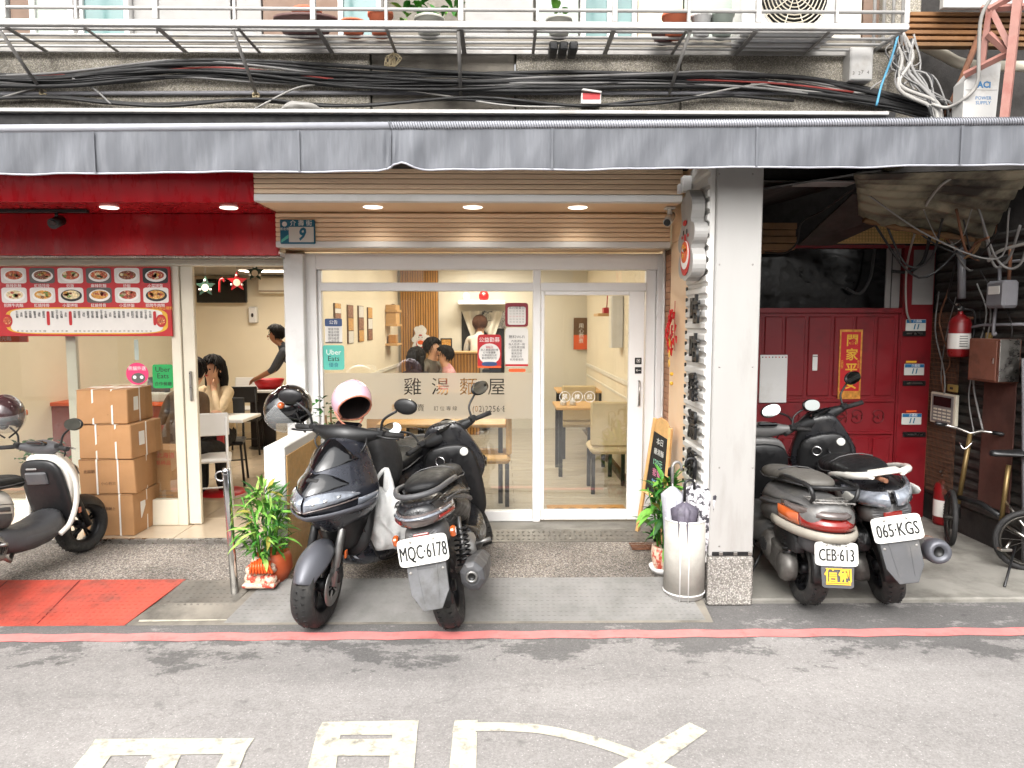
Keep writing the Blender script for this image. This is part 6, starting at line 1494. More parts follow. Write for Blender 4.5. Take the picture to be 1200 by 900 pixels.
def umbrella(label, x, y, lx, ly, top, mat, hook='black_plastic', ha=0, cr=.05):
    t = T('umbrella', label, 'umbrella', us.location + V3((x, y, .05)))
    h = top; d = V3((lx, ly, 1)).normalized()
    m = MB(); m.tube([V3(), d * h], .006, 8); m.build('shaft', 'steel_brushed', t)
    rr = [(0, .0), (.015, .02), (cr * .8, .25), (cr, h * .66), (cr * 1.15, h * .78), (.012, h * .84)]
    mm = MB(); rings = []
    for r0_, z in rr: rings.append([d * z + V3((r0_ * (1 + .28 * math.cos(8 * k * PI / 12)) * math.cos(k * PI / 12), r0_ * (1 + .28 * math.cos(8 * k * PI / 12)) * math.sin(k * PI / 12), 0)) for k in range(24)])
    mm.loft(rings); mm.build('canopy', mat, t)
    if hook:
        e_ = V3((math.cos(ha), math.sin(ha), 0)); b = d * h
        m = MB(); m.tube([b - d * .10, b] + [b + e_ * .032 * (1 - math.cos(k * PI / 8)) + V3((0, 0, .032 * math.sin(k * PI / 8))) for k in range(1, 9)] + [b + e_ * .064 - V3((0, 0, .025))], .009, 8); m.build('handle', hook, t)
    return t
umbrella('clear umbrella with dark hook handle, leftmost in the white stand', -.07, .0, -.02, 0, .76, 'umb_clear', 'grey_steel', R(20))
umbrella('dark plaid umbrella with angled black grip in the white stand', -.01, -.06, -.02, .0, .66, 'umb_plaid', 'black_plastic', R(10), .06)
umbrella('white printed umbrella with tall dark hook in the white stand', .03, .03, .05, 0, .78, 'umb_white', 'black_plastic', R(180), .05)
umbrella('navy blue folded umbrella with straight handle at the back of the stand', -.03, .06, -.06, .03, .70, 'ink_navy', 'black_plastic', R(90), .045)
umbrella('grey umbrella with dark hook in the middle of the stand', .05, .06, .03, .03, .74, 'umb_clear', 'black_plastic', R(60), .05)
umbrella('white umbrella with hook handle turned right, rightmost in the stand', .07, -.01, .09, 0, .76, 'umb_white', 'grey_steel', R(0), .05)
a = G(778, 676, .1); sp2 = T('white_dish', 'white plastic dish behind the umbrella stand on the ground', 'dish', (a.x, a.y + .05, .1)); MB().lathe([(0, 0), (.05, 0), (.085, .06), (.09, .06), (.07, .02), (0, .01)], 20).build('bowl', 'white_paint', sp2)
# cable rail beside the plinth
cr_ = T('vent_rail', 'grey slotted metal rail at the foot of the pillar', 'rail')
for i in range(3): pbox('slot', 'grey_steel', cr_, px0 - .07, px0 - .045, YP + .1, YP + .14, .1 + i * .06, .145 + i * .06, .004)
pbox('back_plate', 'grey_steel', cr_, px0 - .044, px0 - .032, YP + .09, YP + .15, .08, .30, .002)
# security camera and small boxes near the fascia end
a = W(785, 243, YF1 + .2); sc_ = T('security_camera', 'white security camera hanging at the end of the fascia', 'camera', (a.x, a.y, zA2))
m = MB(); m.tube([(0, 0, 0), (0, 0, -.05)], .018, 10); m.cbox((0, 0, -.008), (.07, .07, .016), .004); m.build('mount', 'white_paint', sc_)
m = MB(); m.tube([(.025, .05, -.05), (-.03, -.06, -.115)], .03, 16); m.build('body', 'white_paint', sc_); m = MB(); m.tube([(-.03, -.06, -.115), (-.034, -.068, -.12)], .024, 14); m.build('lens', 'ink_black', sc_)
wb = T('wiring_box', 'white wiring box at the top of the pillar beside the fascia', 'box', W(804, 216, 4.7))
MB().box(-.03, .03, -.03, .03, -.05, .05, .004).build('case', 'white_paint', wb); MB().box(-.055, -.03, -.02, .02, -.06, .0, .004).build('plug', 'white_paint', wb)
# red festive hanging
hg = T('festive_hanging', 'red and gold chilli firecracker hanging on the tan wall', 'decoration', (XR - .02, 5.15, 0)); r_ = random.Random(4)
zz0, zz1 = WX(795, 362, XR - .02).z, WX(795, 412, XR - .02).z
m = MB(); m.tube([(0, 0, zz0 + .06), (0, 0, zz1)], .003, 5); m.build('cord', 'ink_red', hg)
M('foil_red', '#c01a1c', .3, .2, var=.25, vs=30)
for i in range(46):
    z = zz1 + (zz0 - zz1) * r_.random(); a_ = r_.uniform(0, 6.3); rr = .06 * (1 - abs((z - zz1) / (zz0 - zz1) - .5) * .9)
    q = V3((-abs(rr * math.cos(a_)), rr * math.sin(a_), z)); m = MB(); m.tube([q * 1.0, q + V3((-.012 * r_.random(), .02 * math.sin(a_), -.05))], [.009, .003], 6); m.build('chilli', 'foil_red', hg)
for i, z in enumerate((zz1 + .06, zz1 - .02, zz1 - .09)): m = MB(); m.lathe([(0, .004), (.028, .003), (.03, 0)], 16, (-.04, -.02, z), Matrix.Rotation(R(-90), 3, 'Y')); m.build('coin', 'ink_gold', hg)
for z in (zz1 - .17, zz1 - .24): m = MB(); m.sphere((-.01, .02, z), .014, 10, 7); m.build('bell', 'ink_gold', hg)
# helmets
M('helmet_black', '#101012', .12, var=.1, coat=1, rvar=.04); M('helmet_pink', '#c9a3b0', .22, var=.05, coat=.6, rvar=.05); M('visor', '#a6a8a8', .05, var=.1, alpha=.35, rvar=0); M('helmet_brown', '#3c2a2b', .2, coat=.6); M('lining', '#2a2020', .8); M('trim_orange', '#b0705a', .5)
def helmet(label, c, r, rot, mat, visor=True, strap='black_matte', trim='black_plastic'):
    t = T('helmet', label, 'helmet', c); t.rotation_euler = rot
    def prof(s): # open-face shell: front +x open below brow
        m = MB(); n, k = 28, 14; pts = []
        for j in range(k + 1):
            for i in range(n):
                az = 2 * PI * i / n; front = max(0, math.cos(az)); low = -58 + 66 * front ** .7
                el_ = R(90 - (90 - low) * j / k); rr = s * r * (1 + .06 * abs(math.cos(az)) - .05 * max(0, -math.sin(el_)))
                pts.append((rr * math.cos(el_) * math.cos(az) * 1.06, rr * math.cos(el_) * math.sin(az) * .92, rr * math.sin(el_)))
        m.add(pts, [(j * n + i, j * n + (i + 1) % n, (j + 1) * n + (i + 1) % n, (j + 1) * n + i) for j in range(k) for i in range(n)], True); return m, pts[-n:]
    m, rim = prof(1); m.build('shell', mat, t); m, _ = prof(.92); m.build('lining', 'lining', t)
    m = MB(); m.tube(rim, r * .045, 6, closed=True); m.build('edge_trim', trim, t)
    if visor:
        m = MB(); m.grid(lambda u, v: V3((r * 1.12 * math.cos(R(-75 + 150 * u)) * math.cos(R(14 - 62 * v)) * 1.06, r * 1.06 * math.sin(R(-75 + 150 * u)) * math.cos(R(14 - 62 * v)) * .95, r * 1.1 * math.sin(R(14 - 62 * v)))), 20, 8); m.build('visor', 'visor', t)
        for s_ in (-1, 1): m = MB(); m.lathe([(0, .01), (.018, .008), (.022, 0)], 14, (r * .15, s_ * r * .96, r * .08), Matrix.Rotation(R(-90 * s_), 3, 'X')); m.build('pivot', 'lens_amber', t)
    m = MB()
    for s_ in (-1, 1): m.tube(bez([(-.02, s_ * r * .75, -r * .55), (0, s_ * r * .5, -r * 1.0), (.02, s_ * .01, -r * 1.35)], 5), .006, 5)
    m.build('chin_strap', strap, t)
    return t
hA = helmet('glossy black open-face helmet with clear visor hung on the left mirror', W(338, 478, 4.55), .14, (R(20), R(38), R(200)), 'helmet_black')
hB = helmet('pale pink open-face helmet hung on the blue scooter', W(412, 470, 4.35), .128, (R(-8), R(-10), R(-55)), 'helmet_pink', False, 'trim_orange', 'trim_orange')
hC = helmet('dark brown helmet at the left edge on the parked scooter', W(6, 485, 4.79), .125, (0, R(15), R(-60)), 'helmet_brown')
# black jacket over the seat, white plastic bag
def blob(name, label, cat, secs, mat, jit, seed, parent=None, sub=2):
    r_ = random.Random(seed); m = MB(); rings = []
    for (c, a, b) in secs:
        rings.append([V3(c) + V3((a * math.cos(k * PI / 8), b * math.sin(k * PI / 8), 0)) * (1 + r_.uniform(-jit, jit)) + V3((0, 0, r_.uniform(-jit, jit) * .08)) for k in range(16)])
    m.loft(rings); return tag(m.build(name, mat, parent, sub=sub), label, cat)
q = W(450, 600, 4.33); bag = T('plastic_bag', 'white plastic bag hanging beside the blue scooter', 'bag', q)
m = MB(); rings = []
for i in range(15):
    t_ = i / 14; z = -.22 + .36 * t_; w_ = .135 * (math.sin(PI * min(1, t_ * .78 + .16)) ** .55); d_ = .075 * (math.sin(PI * min(1, t_ * .78 + .14)) ** .6)
    rings.append([V3((w_ * math.cos(a) * (1 + .16 * math.sin(5 * a + 7 * t_) + .10 * math.sin(9 * a - 13 * t_)) + .02 * math.sin(9 * t_), d_ * math.sin(a) * (1 + .2 * math.sin(7 * a + 9 * t_)), z + .015 * math.sin(4 * a + 5 * t_))) for a in [2 * PI * k / 40 for k in range(40)]])
m.loft(rings); m.build('sack', 'plastic_bag', bag)
for s_ in (-1, 1): m = MB(); m.tube(bez([(s_ * .05, 0, .12), (s_ * .045, 0, .2), (.02, 0, .27), (.02 - s_ * .01, .01, .12)], 5), [.03, .026, .022, .018, .016, .014, .012, .012, .012, .012, .012, .013, .014, .016, .018, .02], 7); m.build('handle', 'plastic_bag', bag)
q = W(440, 540, 4.5)
blob('jacket', 'black jacket with red stripe draped over the blue scooter seat', 'jacket', [(q + V3((0, .1, -.22)), .10, .12), (q + V3((0, .1, -.15)), .17, .2), (q + V3((0, .12, .0)), .17, .2), (q + V3((-.02, .12, .12)), .15, .18), (q + V3((-.03, .12, .2)), .09, .10)], 'black_matte', .12, 9)
# ================= signs, posters and menu =================
Yb = YG - .03
a0, a1 = W(-70, 312, Yb), W(202, 394, Yb)
mn = T('menu_board', 'red menu board with dish photos and price list on the window', 'menu board', (0, Yb, 0)); mn.location = (0, 0, 0)
MB().box(a0.x, a1.x, Yb, Yb + .02, a1.z, a0.z, .003).build('board', 'poster_red', mn)
foods = {'noodle': '#c98f3c', 'soup': '#b5502a', 'greens': '#5f8a3a', 'meat': '#7a3a22', 'rice': '#d8c8a0', 'pickle': '#a83a2a'}
for k, c in foods.items(): M('food_' + k, c, .5, var=.5, vs=60, col2='#e0c890', c2=(.55, .62), c2s=90)
rf = random.Random(21); fk = ['food_' + k for k in foods]
def flat(nm, mat, par, cx, cz, w_, h_, y, e=8, n=20, th=.0012):
    m = MB(); m.prism([(x, z) for x, z in ell(n, w_, h_, e)], (cx, y, cz), (1, 0, 0), (0, 0, 1), th); return m.build(nm, mat, par)
for r_, py in enumerate((323, 346)):
    for c_ in range(-1, 6):
        p = W(16 + c_ * 33.2 + r_ * .8, py, Yb); q = flat('dish_photo', rf.choice(['paper', 'paper', 'ink_black', 'ink_grey']), mn, p.x, p.z, .098, .06, Yb - .0002)
        by = Yb - .0016
        flat('plate', rf.choice(['ink_white', 'ink_white', 'ink_black']), q, p.x + .004, p.z - .002, .082, .046, by, 2); f1 = rf.choice(fk)
        flat('food', f1, q, p.x + .004, p.z + .004, .066, .034, by - .0014, 2)
        for i in range(6): flat('topping', rf.choice(fk), q, p.x + rf.uniform(-.045, .045), p.z + rf.uniform(-.015, .022), rf.uniform(.010, .024), rf.uniform(.007, .013), by - .0028, 2, 10)
        t_ = W(16 + c_ * 33.2, py + 12.2, Yb); text(rf.choice(['招牌牛肉麵', '麻辣乾麵', '酸菜湯麵', '紅燒排骨', '炒飯', '小菜拼盤']), .030, 'ink_white', mn, (t_.x, Yb - .0003, t_.z))
p = W(102, 376, Yb); hw = (W(197, 376, Yb).x - W(7, 376, Yb).x) / 2; hz_ = (W(7, 360, Yb).z - W(7, 391.5, Yb).z) / 2
flat('list_border', 'ink_gold', mn, p.x, p.z, hw, hz_, Yb - .0002, 5, 40); flat('list_panel', 'paper', mn, p.x, p.z, hw * .94, hz_ * .90, Yb - .0018, 7, 40)
words_ = ['牛肉麵', '水餃', '乾拌麵', '炸醬麵', '酸辣湯', '滷味', '餛飩湯', '榨菜麵', '陽春麵', '豆干海帶']
for i in range(32):
    px = 20 + i * 5.2; top_ = W(px, 363.5, Yb)
    if i in (7, 12, 31): flat('list_header', 'ink_red', mn, top_.x, W(px, 373, Yb).z, .012, .055, Yb - .0032, 5)
    else:
        s_ = words_[i % 10]; m_ = text('\n'.join(s_), .021, 'ink_black', mn, (top_.x, Yb - .0032, top_.z - .035), lh=.85); text(str(40 + 10 * (i % 7)), .016, 'ink_grey', mn, (top_.x, Yb - .0032, W(px, 388, Yb).z))
for px in (2, 187 - 0): pass
for px in (9, 189): q = W(px, 376, Yb); flat('dish_badge', 'ink_red', mn, q.x, q.z, .04, .05, Yb - .0032, 2); flat('food', 'food_soup', mn, q.x, q.z, .03, .03, Yb - .0046, 2)
text('湯頭每日現熬', .028, 'ink_gold', mn, (W(190, 361, Yb).x, Yb - .0003, W(190, 361.5, Yb).z))
def sticker(name, label, cat, px, py, w_, h_, Y, mat, e=10):
    p = W(px, py, Y); t = T(name, label, cat, p); mpp = Y / F
    m = MB(); m.prism([(x, z) for x, z in ell(28, w_ * mpp / 2, h_ * mpp / 2, e)], (0, 0, 0), (1, 0, 0), (0, 0, 1), .0012); m.build('sheet', mat, t); return t, mpp
def sub(t, nm, mat, mpp, dx, dy, w_, h_, lay=1, e=10):
    m = MB(); m.prism([(x, z) for x, z in ell(20, w_ * mpp / 2, h_ * mpp / 2, e)], (dx * mpp, -.0014 * lay, -dy * mpp), (1, 0, 0), (0, 0, 1), .0012); return m.build(nm, mat, t)
Ys = YG + .028
t, k = sticker('round_sticker', 'round pink delivery sticker on the red shop window', 'sticker', 161, 438, 26, 26, Ys, 'ink_pink', 2); sub(t, 'bowl_print', 'ink_grey', k, 1, 5, 16, 12, 1, 2); sub(t, 'eye_print', 'ink_white', k, -3, 4, 4, 4, 2, 2); sub(t, 'eye_print', 'ink_white', k, 5, 4, 4, 4, 2, 2); text('熊貓外送', .035, 'ink_white', t, (0, -.0014, 6 * k))
t, k = sticker('delivery_sticker', 'green square sticker reading Uber Eats on the red shop window', 'sticker', 191, 441, 24, 28, Ys, 'ink_green'); text('Uber\nEats', .058, 'ink_black', t, (0, -.0014, 4 * k), lh=.9); text('合作餐廳', .034, 'ink_black', t, (0, -.0014, -9 * k))
t, k = sticker('pale_strip', 'pale blue vertical strip stuck on the red shop window', 'sticker', 160, 410, 5, 24, Ys, 'fly_screen')
Ys = YG + .046
t, k = sticker('notice_sheet', 'white notice sheet with blue header on the left glass pane', 'notice', 391, 388, 20, 29, Ys, 'paper'); sub(t, 'header', 'ink_navy', k, 0, -10, 20, 9, 1); text('公告', .035, 'ink_white', t, (0, -.003, 10 * k))
for i in range(5): text(random.choice(['營業時間', '現金付款', '內用低消', '請勿吸菸']), .022, 'ink_black', t, (0, -.0014, (2 - 3.6 * i) * k))
sub(t, 'footer', 'ink_grey', k, 0, 13.5, 20, 1.5, 1)
t, k = sticker('delivery_sticker', 'teal square sticker reading Uber Eats on the noodle shop glass', 'sticker', 391, 419, 25, 29, Ys, 'ink_mint'); text('Uber', .058, 'ink_white', t, (0, -.0014, 6 * k)); text('Eats', .058, 'ink_black', t, (0, -.0014, -1.5 * k)); text('優食', .04, 'ink_teal', t, (0, -.0014, -9 * k))
t, k = sticker('promo_poster', 'red promotional poster with white circle on the glass pane', 'poster', 573.5, 411.5, 28, 39, Ys, 'poster_red'); sub(t, 'circle', 'paper', k, 0, 3, 25, 24, 1, 2.2); text('公益勸募', .042, 'ink_white', t, (0, -.0014, 13 * k))
for i in range(5): text(['餐點送', '加入會員送好禮', '打卡享優惠', '外帶自取九折', '歡迎預約訂位'][i], .020, 'ink_black' if i else 'ink_red', t, (0, -.003, (4.5 - 3.2 * i) * k))
sub(t, 'base_print', 'ink_navy', k, 0, 15, 18, 5, 2, 3); sub(t, 'red_edge', 'ink_orange', k, 0, 18.5, 28, 2.5, 1)
t, k = sticker('calendar_poster', 'dark red framed price calendar on the glass pane', 'poster', 605.5, 369, 27, 28, Ys, 'poster_deep'); sub(t, 'page', 'paper', k, 0, 1, 21, 21, 1); text('本月營業日', .026, 'ink_grey', t, (0, -.003, 8 * k))
for i in range(5): text('12  13  14  15  16', .016, 'ink_red' if i == 2 else 'ink_grey', t, (0, -.003, (4.5 - 3.2 * i) * k))
t, k = sticker('menu_sheet', 'large white printed sheet on the glass below the calendar', 'poster', 605.5, 407, 27, 46, Ys, 'paper'); text('無料Wi-Fi', .03, 'ink_grey', t, (0, -.0014, 12 * k))
for i in range(7): text(['內用須知', '每人低消一碗', '小孩免費加麵', '自助取餐', '餐具回收', '謝謝合作', '祝用餐愉快'][i], .022, 'ink_grey', t, (0, -.0014, (7 - 3.6 * i) * k))
sub(t, 'red_strip', 'ink_red', k, 0, 21, 27, 2.5, 1)
t, k = sticker('small_label', 'small orange label on the glass under the white sheet', 'sticker', 606, 434, 20, 4, Ys, 'ink_orange', 5)
t, k = sticker('black_label', 'small black label under the red poster on the glass', 'sticker', 576, 434.5, 22, 3.5, Ys, 'ink_black')
# ring decals on the sliding door
for i, px in enumerate((662, 676.5, 691)):
    c = W(px, 465, YG + .006); m = MB(); m.tube([(c.x + .042 * math.cos(q * PI / 12), c.y, c.z + .042 * math.sin(q * PI / 12)) for q in range(24)], .0022, 4, closed=True)
    o = tag(m.build('ring_decal', 'ink_white'), 'white ring decal on the glass door, %s of three' % ('leftmost', 'middle', 'rightmost')[i], 'decal', 'ring decals on the door'); text('禁' if i == 0 else '推' if i == 1 else '拉', .045, 'ink_white', o, (c.x, c.y - .001, c.z))
# house number 9
p = W(348.5, 271.5, YF2 - .022); hn = T('number_plate', 'teal house number plate reading 9 on the slatted fascia', 'number plate', p)
hw, hh_ = .128, .088
MB().box(-hw, hw, 0, .021, -hh_, hh_, .005).build('plate', 'ink_teal', hn); MB().box(-hw + .065, hw - .008, -.002, -.0003, -hh_ + .012, .035, .001).build('number_field', 'plate_white', hn)
text('9', .125, 'ink_teal', hn, (.028, -.0022, -.022), bold=.004, shear=.25, sx=.85); text('介 壽 街', .046, 'ink_white', hn, (.028, -.0005, .06)); text('新北市', .022, 'ink_white', hn, (-.093, -.0005, .018))
flat('seal', 'paper', hn, -.093, .055, .018, .018, -.0004, 2); m = MB(); m.prism([(-.12, -.06), (-.066, -.02), (-.066, -.045), (-.12, -.08)], (0, -.0004, 0), (1, 0, 0), (0, 0, 1), .001); m.build('mountain_print', 'ink_mint', hn)
# spotlight track on the red soffit
sa, sb = W(-60, 245, YF1 + .3), W(103, 244.5, YF1 + .3)
st = T('spotlight_track', 'black spotlight track under the red fascia', 'spotlight', (0, 0, 0))
zz = z1 - .002
pbox('track', 'black_plastic', st, sa.x, sb.x, YF1 + .28, YF1 + .32, z1 - .025, z1 - .001, .003)
q = V3((W(66, 250, YF1 + .3).x, YF1 + .3, z1 - .02)); m = MB(); m.tube([q, q + V3((0, 0, -.04))], .012, 8); m.build('stem', 'black_plastic', st)
m = MB(); m.tube([q + V3((0, .05, -.05)), q + V3((0, -.05, -.09))], .038, 16); h_ = m.build('lamp_head', 'black_plastic', st); m = MB(); m.tube([q + V3((0, -.05, -.09)), q + V3((0, -.052, -.0915))], .028, 14); m.build('lens', 'dark_glass', h_)
# ================= red shop interior =================
YI = 10.45
def wz(px, py, Y): return W(px, py, Y)
c = wz(260, 341, YI); tv = T('television', 'black flat television on the back wall of the red shop', 'television', c)
MB().box(-.36, .36, -.03, .03, -.17, .17, .008).build('case', 'black_plastic', tv); MB().box(-.345, .345, -.034, -.031, -.155, .155).build('screen', 'dark_glass', tv); MB().box(-.1, .1, .031, .10, -.1, .1).build('mount', 'grey_steel', tv)
c = wz(322, 334, YI); ac_ = T('wall_air_conditioner', 'white wall air conditioner at the back of the red shop', 'air conditioner', c)
MB().box(-.22, .5, -.1, .1, -.12, .12, .02).build('case', 'cream_frame', ac_); MB().box(-.20, .48, -.104, -.101, -.10, -.085).build('vent', 'dark_groove', ac_)
c = wz(297, 369, YI + .1); wx = T('wall_dispenser', 'white dispenser box on the cream wall under the television', 'dispenser', c); MB().box(-.06, .06, -.05, .05, -.12, .12, .015).build('case', 'white_paint', wx); flat('emblem', 'ink_black', wx, 0, -.005, .018, .03, -.052, 2)
def star(label, px, py, Y, r, mat):
    c = W(px, py, Y); t = T('star_ornament', label, 'ornament', c); m = MB()
    pts = [((r if k % 2 == 0 else r * .45) * math.sin(k * PI / 5), (r if k % 2 == 0 else r * .45) * math.cos(k * PI / 5)) for k in range(10)]
    m.prism(pts, (0, .01, 0), (1, 0, 0), (0, 0, 1), .02); m.build('star', mat, t)
    flat('face', 'cream_wall', t, 0, -.01, r * .35, r * .35, -.011, 2, 14); m = MB(); m.tube([(0, 0, r), (0, 0, 2.45 - c.z)], .002, 4); m.build('cord', 'ink_black', t)
    for k in range(3): m = MB(); m.sphere((r * .6 * math.sin(k * 2.1), -.012, r * .6 * math.cos(k * 2.1)), .012, 8, 6); m.build('bauble', 'ink_white', t)
M('star_green', '#1c3a2c', .5); M('star_red', '#b01c22', .4)
star('dark green star ornament hanging left of the red star', 241, 336, 7.0, .10, 'star_green'); star('red star ornament hanging in the doorway', 278, 330, 7.0, .10, 'star_red'); star('dark green star ornament nearest the white column', 299, 319, 6.6, .085, 'star_green')
m = MB(); c = W(258, 334, 7.0); m.tube(bez([c + V3((-.01, 0, -.07)), c + V3((0, 0, .04)), c + V3((.03, 0, .06)), c + V3((.04, 0, .03))], 5), .009, 6); tag(m.build('candy_cane', 'star_red'), 'red candy cane ornament hanging in front of the television', 'ornament')
# shelf, sign, counter
c = W(42, 418, 8.4); sh = T('wall_shelf', 'orange shelf with two small jars inside the red shop', 'shelf', c)
MB().box(-.26, .26, -.08, .08, -.02, .02, .004).build('board', 'ink_orange', sh)
for dx in (-.13, .06): MB().lathe([(0, .02), (.06, .02), (.065, .10), (.04, .15), (.0, .16)], 12, (dx, 0, 0)).build('jar', 'helmet_brown', sh)
c = W(10, 397, 5.9); sg = T('orange_sign', 'orange strip sign inside the red shop window', 'sign', c); MB().box(-.4, .16, -.01, .01, -.028, .028, .004).build('board', 'ink_orange', sg); text('歡迎光臨', .04, 'ink_white', sg, (-.05, -.0102, 0))
c = W(140, 500, 7.4); ct = T('red_counter', 'red-brown counter cabinet behind the stacked boxes', 'counter', (c.x, 7.4, .134))
zt_ = W(140, 476, 7.4).z - .134
M('counter_red', '#8a3a2c', .35, var=.1)
MB().box(-1.0, .62, 0, .5, 0, zt_, .01).build('cabinet', 'counter_red', ct); MB().box(-1.02, .64, -.02, .52, zt_ + .001, zt_ + .04, .006).build('top', 'ink_orange', ct)
c = W(188, 462, 7.6); rg = T('cash_register', 'grey cash register on the red counter', 'cash register', (c.x, 7.55, .134 + zt_ + .04))
MB().box(-.14, .14, -.14, .14, 0, .09, .01).build('base', 'pot_grey', rg); MB().cbox((0, .03, .17), (.24, .04, .16), .008, (R(-20), 0, 0)).build('screen', 'grey_plastic', rg)
for i in range(3):
    for j in range(4): MB().box(-.1 + j * .05, -.065 + j * .05, -.12 + i * .035, -.095 + i * .035, .09, .097, .002).build('key', 'white_paint', rg)
def table(label, x, y, w_, d, h, top, leg, z=.134, base='pole', cat='table', group=None):
    t = T('dining_table', label, cat, (x, y, z), 0, group); MB().box(-w_ / 2, w_ / 2, -d / 2, d / 2, h - .03, h, .006).build('top', top, t)
    if base == 'pole':
        m = MB(); m.tube([(0, 0, .02), (0, 0, h - .031)], .035, 12); m.build('leg', leg, t); MB().lathe([(0, .03), (.2, .02), (.22, 0)], 20).build('foot', leg, t)
    else:
        for sx_ in (-1, 1):
            for sy_ in (-1, 1): MB().box(sx_ * (w_ / 2 - .05) - .02, sx_ * (w_ / 2 - .05) + .02, sy_ * (d / 2 - .05) - .02, sy_ * (d / 2 - .05) + .02, 0, h - .031, .003).build('leg', leg, t)
    return t
def chair(label, x, y, rz, mat, legmat, z=.134, sh_=.45, bh=.82, group=None):
    t = T('chair', label, 'chair', (x, y, z), rz, group)
    MB().box(-.2, .2, -.19, .19, sh_ - .035, sh_, .012).build('seat', mat, t); MB().cbox((0, .2, (sh_ + bh) / 2 + .12), (.38, .025, (bh - sh_) * .55), .01, (R(-8), 0, 0)).build('backrest', mat, t)
    for sx_ in (-1, 1):
        m = MB(); m.tube([(sx_ * .17, -.16, sh_ - .03), (sx_ * .2, -.2, 0)], .012, 8); m.build('leg', legmat, t)
        m = MB(); m.tube([(sx_ * .17, .22, bh), (sx_ * .17, .18, sh_), (sx_ * .2, .22, 0)], .012, 8); m.build('leg', legmat, t)
    m = MB(); m.tube([(-.18, .19, .2), (.18, .19, .2)], .008, 6); m.build('stretcher', legmat, t)
    return t
q = G(246, 556, .134); table('white topped table with red pedestal where the woman sits', W(258, 500, 6.75).x, 6.75, .62, .5, .74, 'white_paint', 'star_red')
chair('white metal chair nearest the red shop doorway', W(244, 560, 6.25).x, 6.25, R(200), 'white_paint', 'white_paint')
chair('black slim chair under the woman at the table', W(262, 500, 7.15).x, 7.15, R(15), 'black_plastic', 'black_plastic')
chair('black slatted chair at the far table in the red shop', W(287, 490, 8.9).x, 8.9, R(190), 'black_plastic', 'black_plastic')
chair('white chair behind the far table in the red shop', W(285, 445, 10.0).x, 10.0, R(0), 'white_paint', 'white_paint')
table('white topped table with black pedestal at the back of the red shop', W(310, 460, 9.3).x, 9.3, 1.0, .7, .78, 'white_paint', 'black_plastic')
pbox('panel', 'black_plastic', bpy.data.objects[[o.name for o in bpy.data.objects if o.name.startswith('dining_table')][-1]], -.16, .16, -.1, -.06, .02, .74)
c = W(318, 450, 9.3); bkt = T('red_basket', 'bright red plastic basket on the far white table', 'basket', (c.x, 9.2, .134 + .782))
MB().lathe([(.10, 0), (.13, .05), (.16, .13), (.17, .13), (.14, .05), (.11, 0), (0, .004)], 20).build('basket', 'ink_red', bkt); bkt.scale = (1.2, .8, 1)
# ================= noodle shop interior =================
YB2 = 10.78; XI0, XI1 = XL + .102, XR + .01
ni = T('wood_slat_wall', 'vertical wood slat panel at the back of the noodle shop', 'wall panel')
sx0, sx1 = W(470, 380, YB2).x, W(514, 380, YB2).x; n_ = 15
pbox('backing', 'dark_groove', ni, sx0, sx1, YB2 - .02, YB2 + .01, .15, 2.65, 0)
for i in range(n_): a = sx0 + (sx1 - sx0) * i / n_; pbox('slat', 'wood_slat', ni, a + .003, a + (sx1 - sx0) / n_ - .008, YB2 - .045, YB2 - .0205, .15, 2.65, .003)
e2 = T('emblem_sign', 'white hen chef emblem on the wood slat wall', 'sign'); eu, ev = V3((1, 0, 0)), V3((0, 0, 1)); c = W(493, 397, YB2 - .06); kk = .62
m = MB(); m.prism([(x * kk, y * kk) for x, y in outl], c, eu, ev, .015); m.build('box', 'white_paint', e2); c2_ = c + V3((0, -.016, 0))
for nm, mt_, cx, cz_, a, b, of in (('bowl_rim', 'ink_red', 0, -.14, .125, .125, 0), ('bowl', 'ink_white', 0, -.12, .105, .1, .003), ('noodles', 'ink_orange', 0, -.1, .085, .06, .006), ('comb', 'ink_red', 0, .10, .05, .02, .003), ('eye', 'ink_black', -.045, .04, .01, .018, .003), ('eye', 'ink_black', .045, .04, .01, .018, .003)): disc(nm, mt_, cx * kk, cz_ * kk, a * kk, b * kk, of, e2, c2_)
# wainscot rails
wr = T('wainscot', 'cream wall rail along the left wall of the noodle shop', 'wall rail'); pbox('rail', 'white_wall', wr, XI0, XI0 + .02, YG + .2, YB2 - .05, 1.12, 1.17, .004); pbox('skirting', 'white_wall', wr, XI0, XI0 + .015, YG + .2, YB2 - .05, .15, .25, .003)
wr = T('wainscot', 'cream double wall rail along the right wall of the noodle shop', 'wall rail'); pbox('rail', 'white_wall', wr, XI1 - .02, XI1, YG + .2, YB2 - .05, 1.12, 1.17, .004); pbox('rail', 'white_wall', wr, XI1 - .012, XI1, YG + .2, YB2 - .05, .97, 1.0, .003); pbox('skirting', 'dark_groove', wr, XI1 - .012, XI1, YG + .2, YB2 - .05, .15, .2, .003)
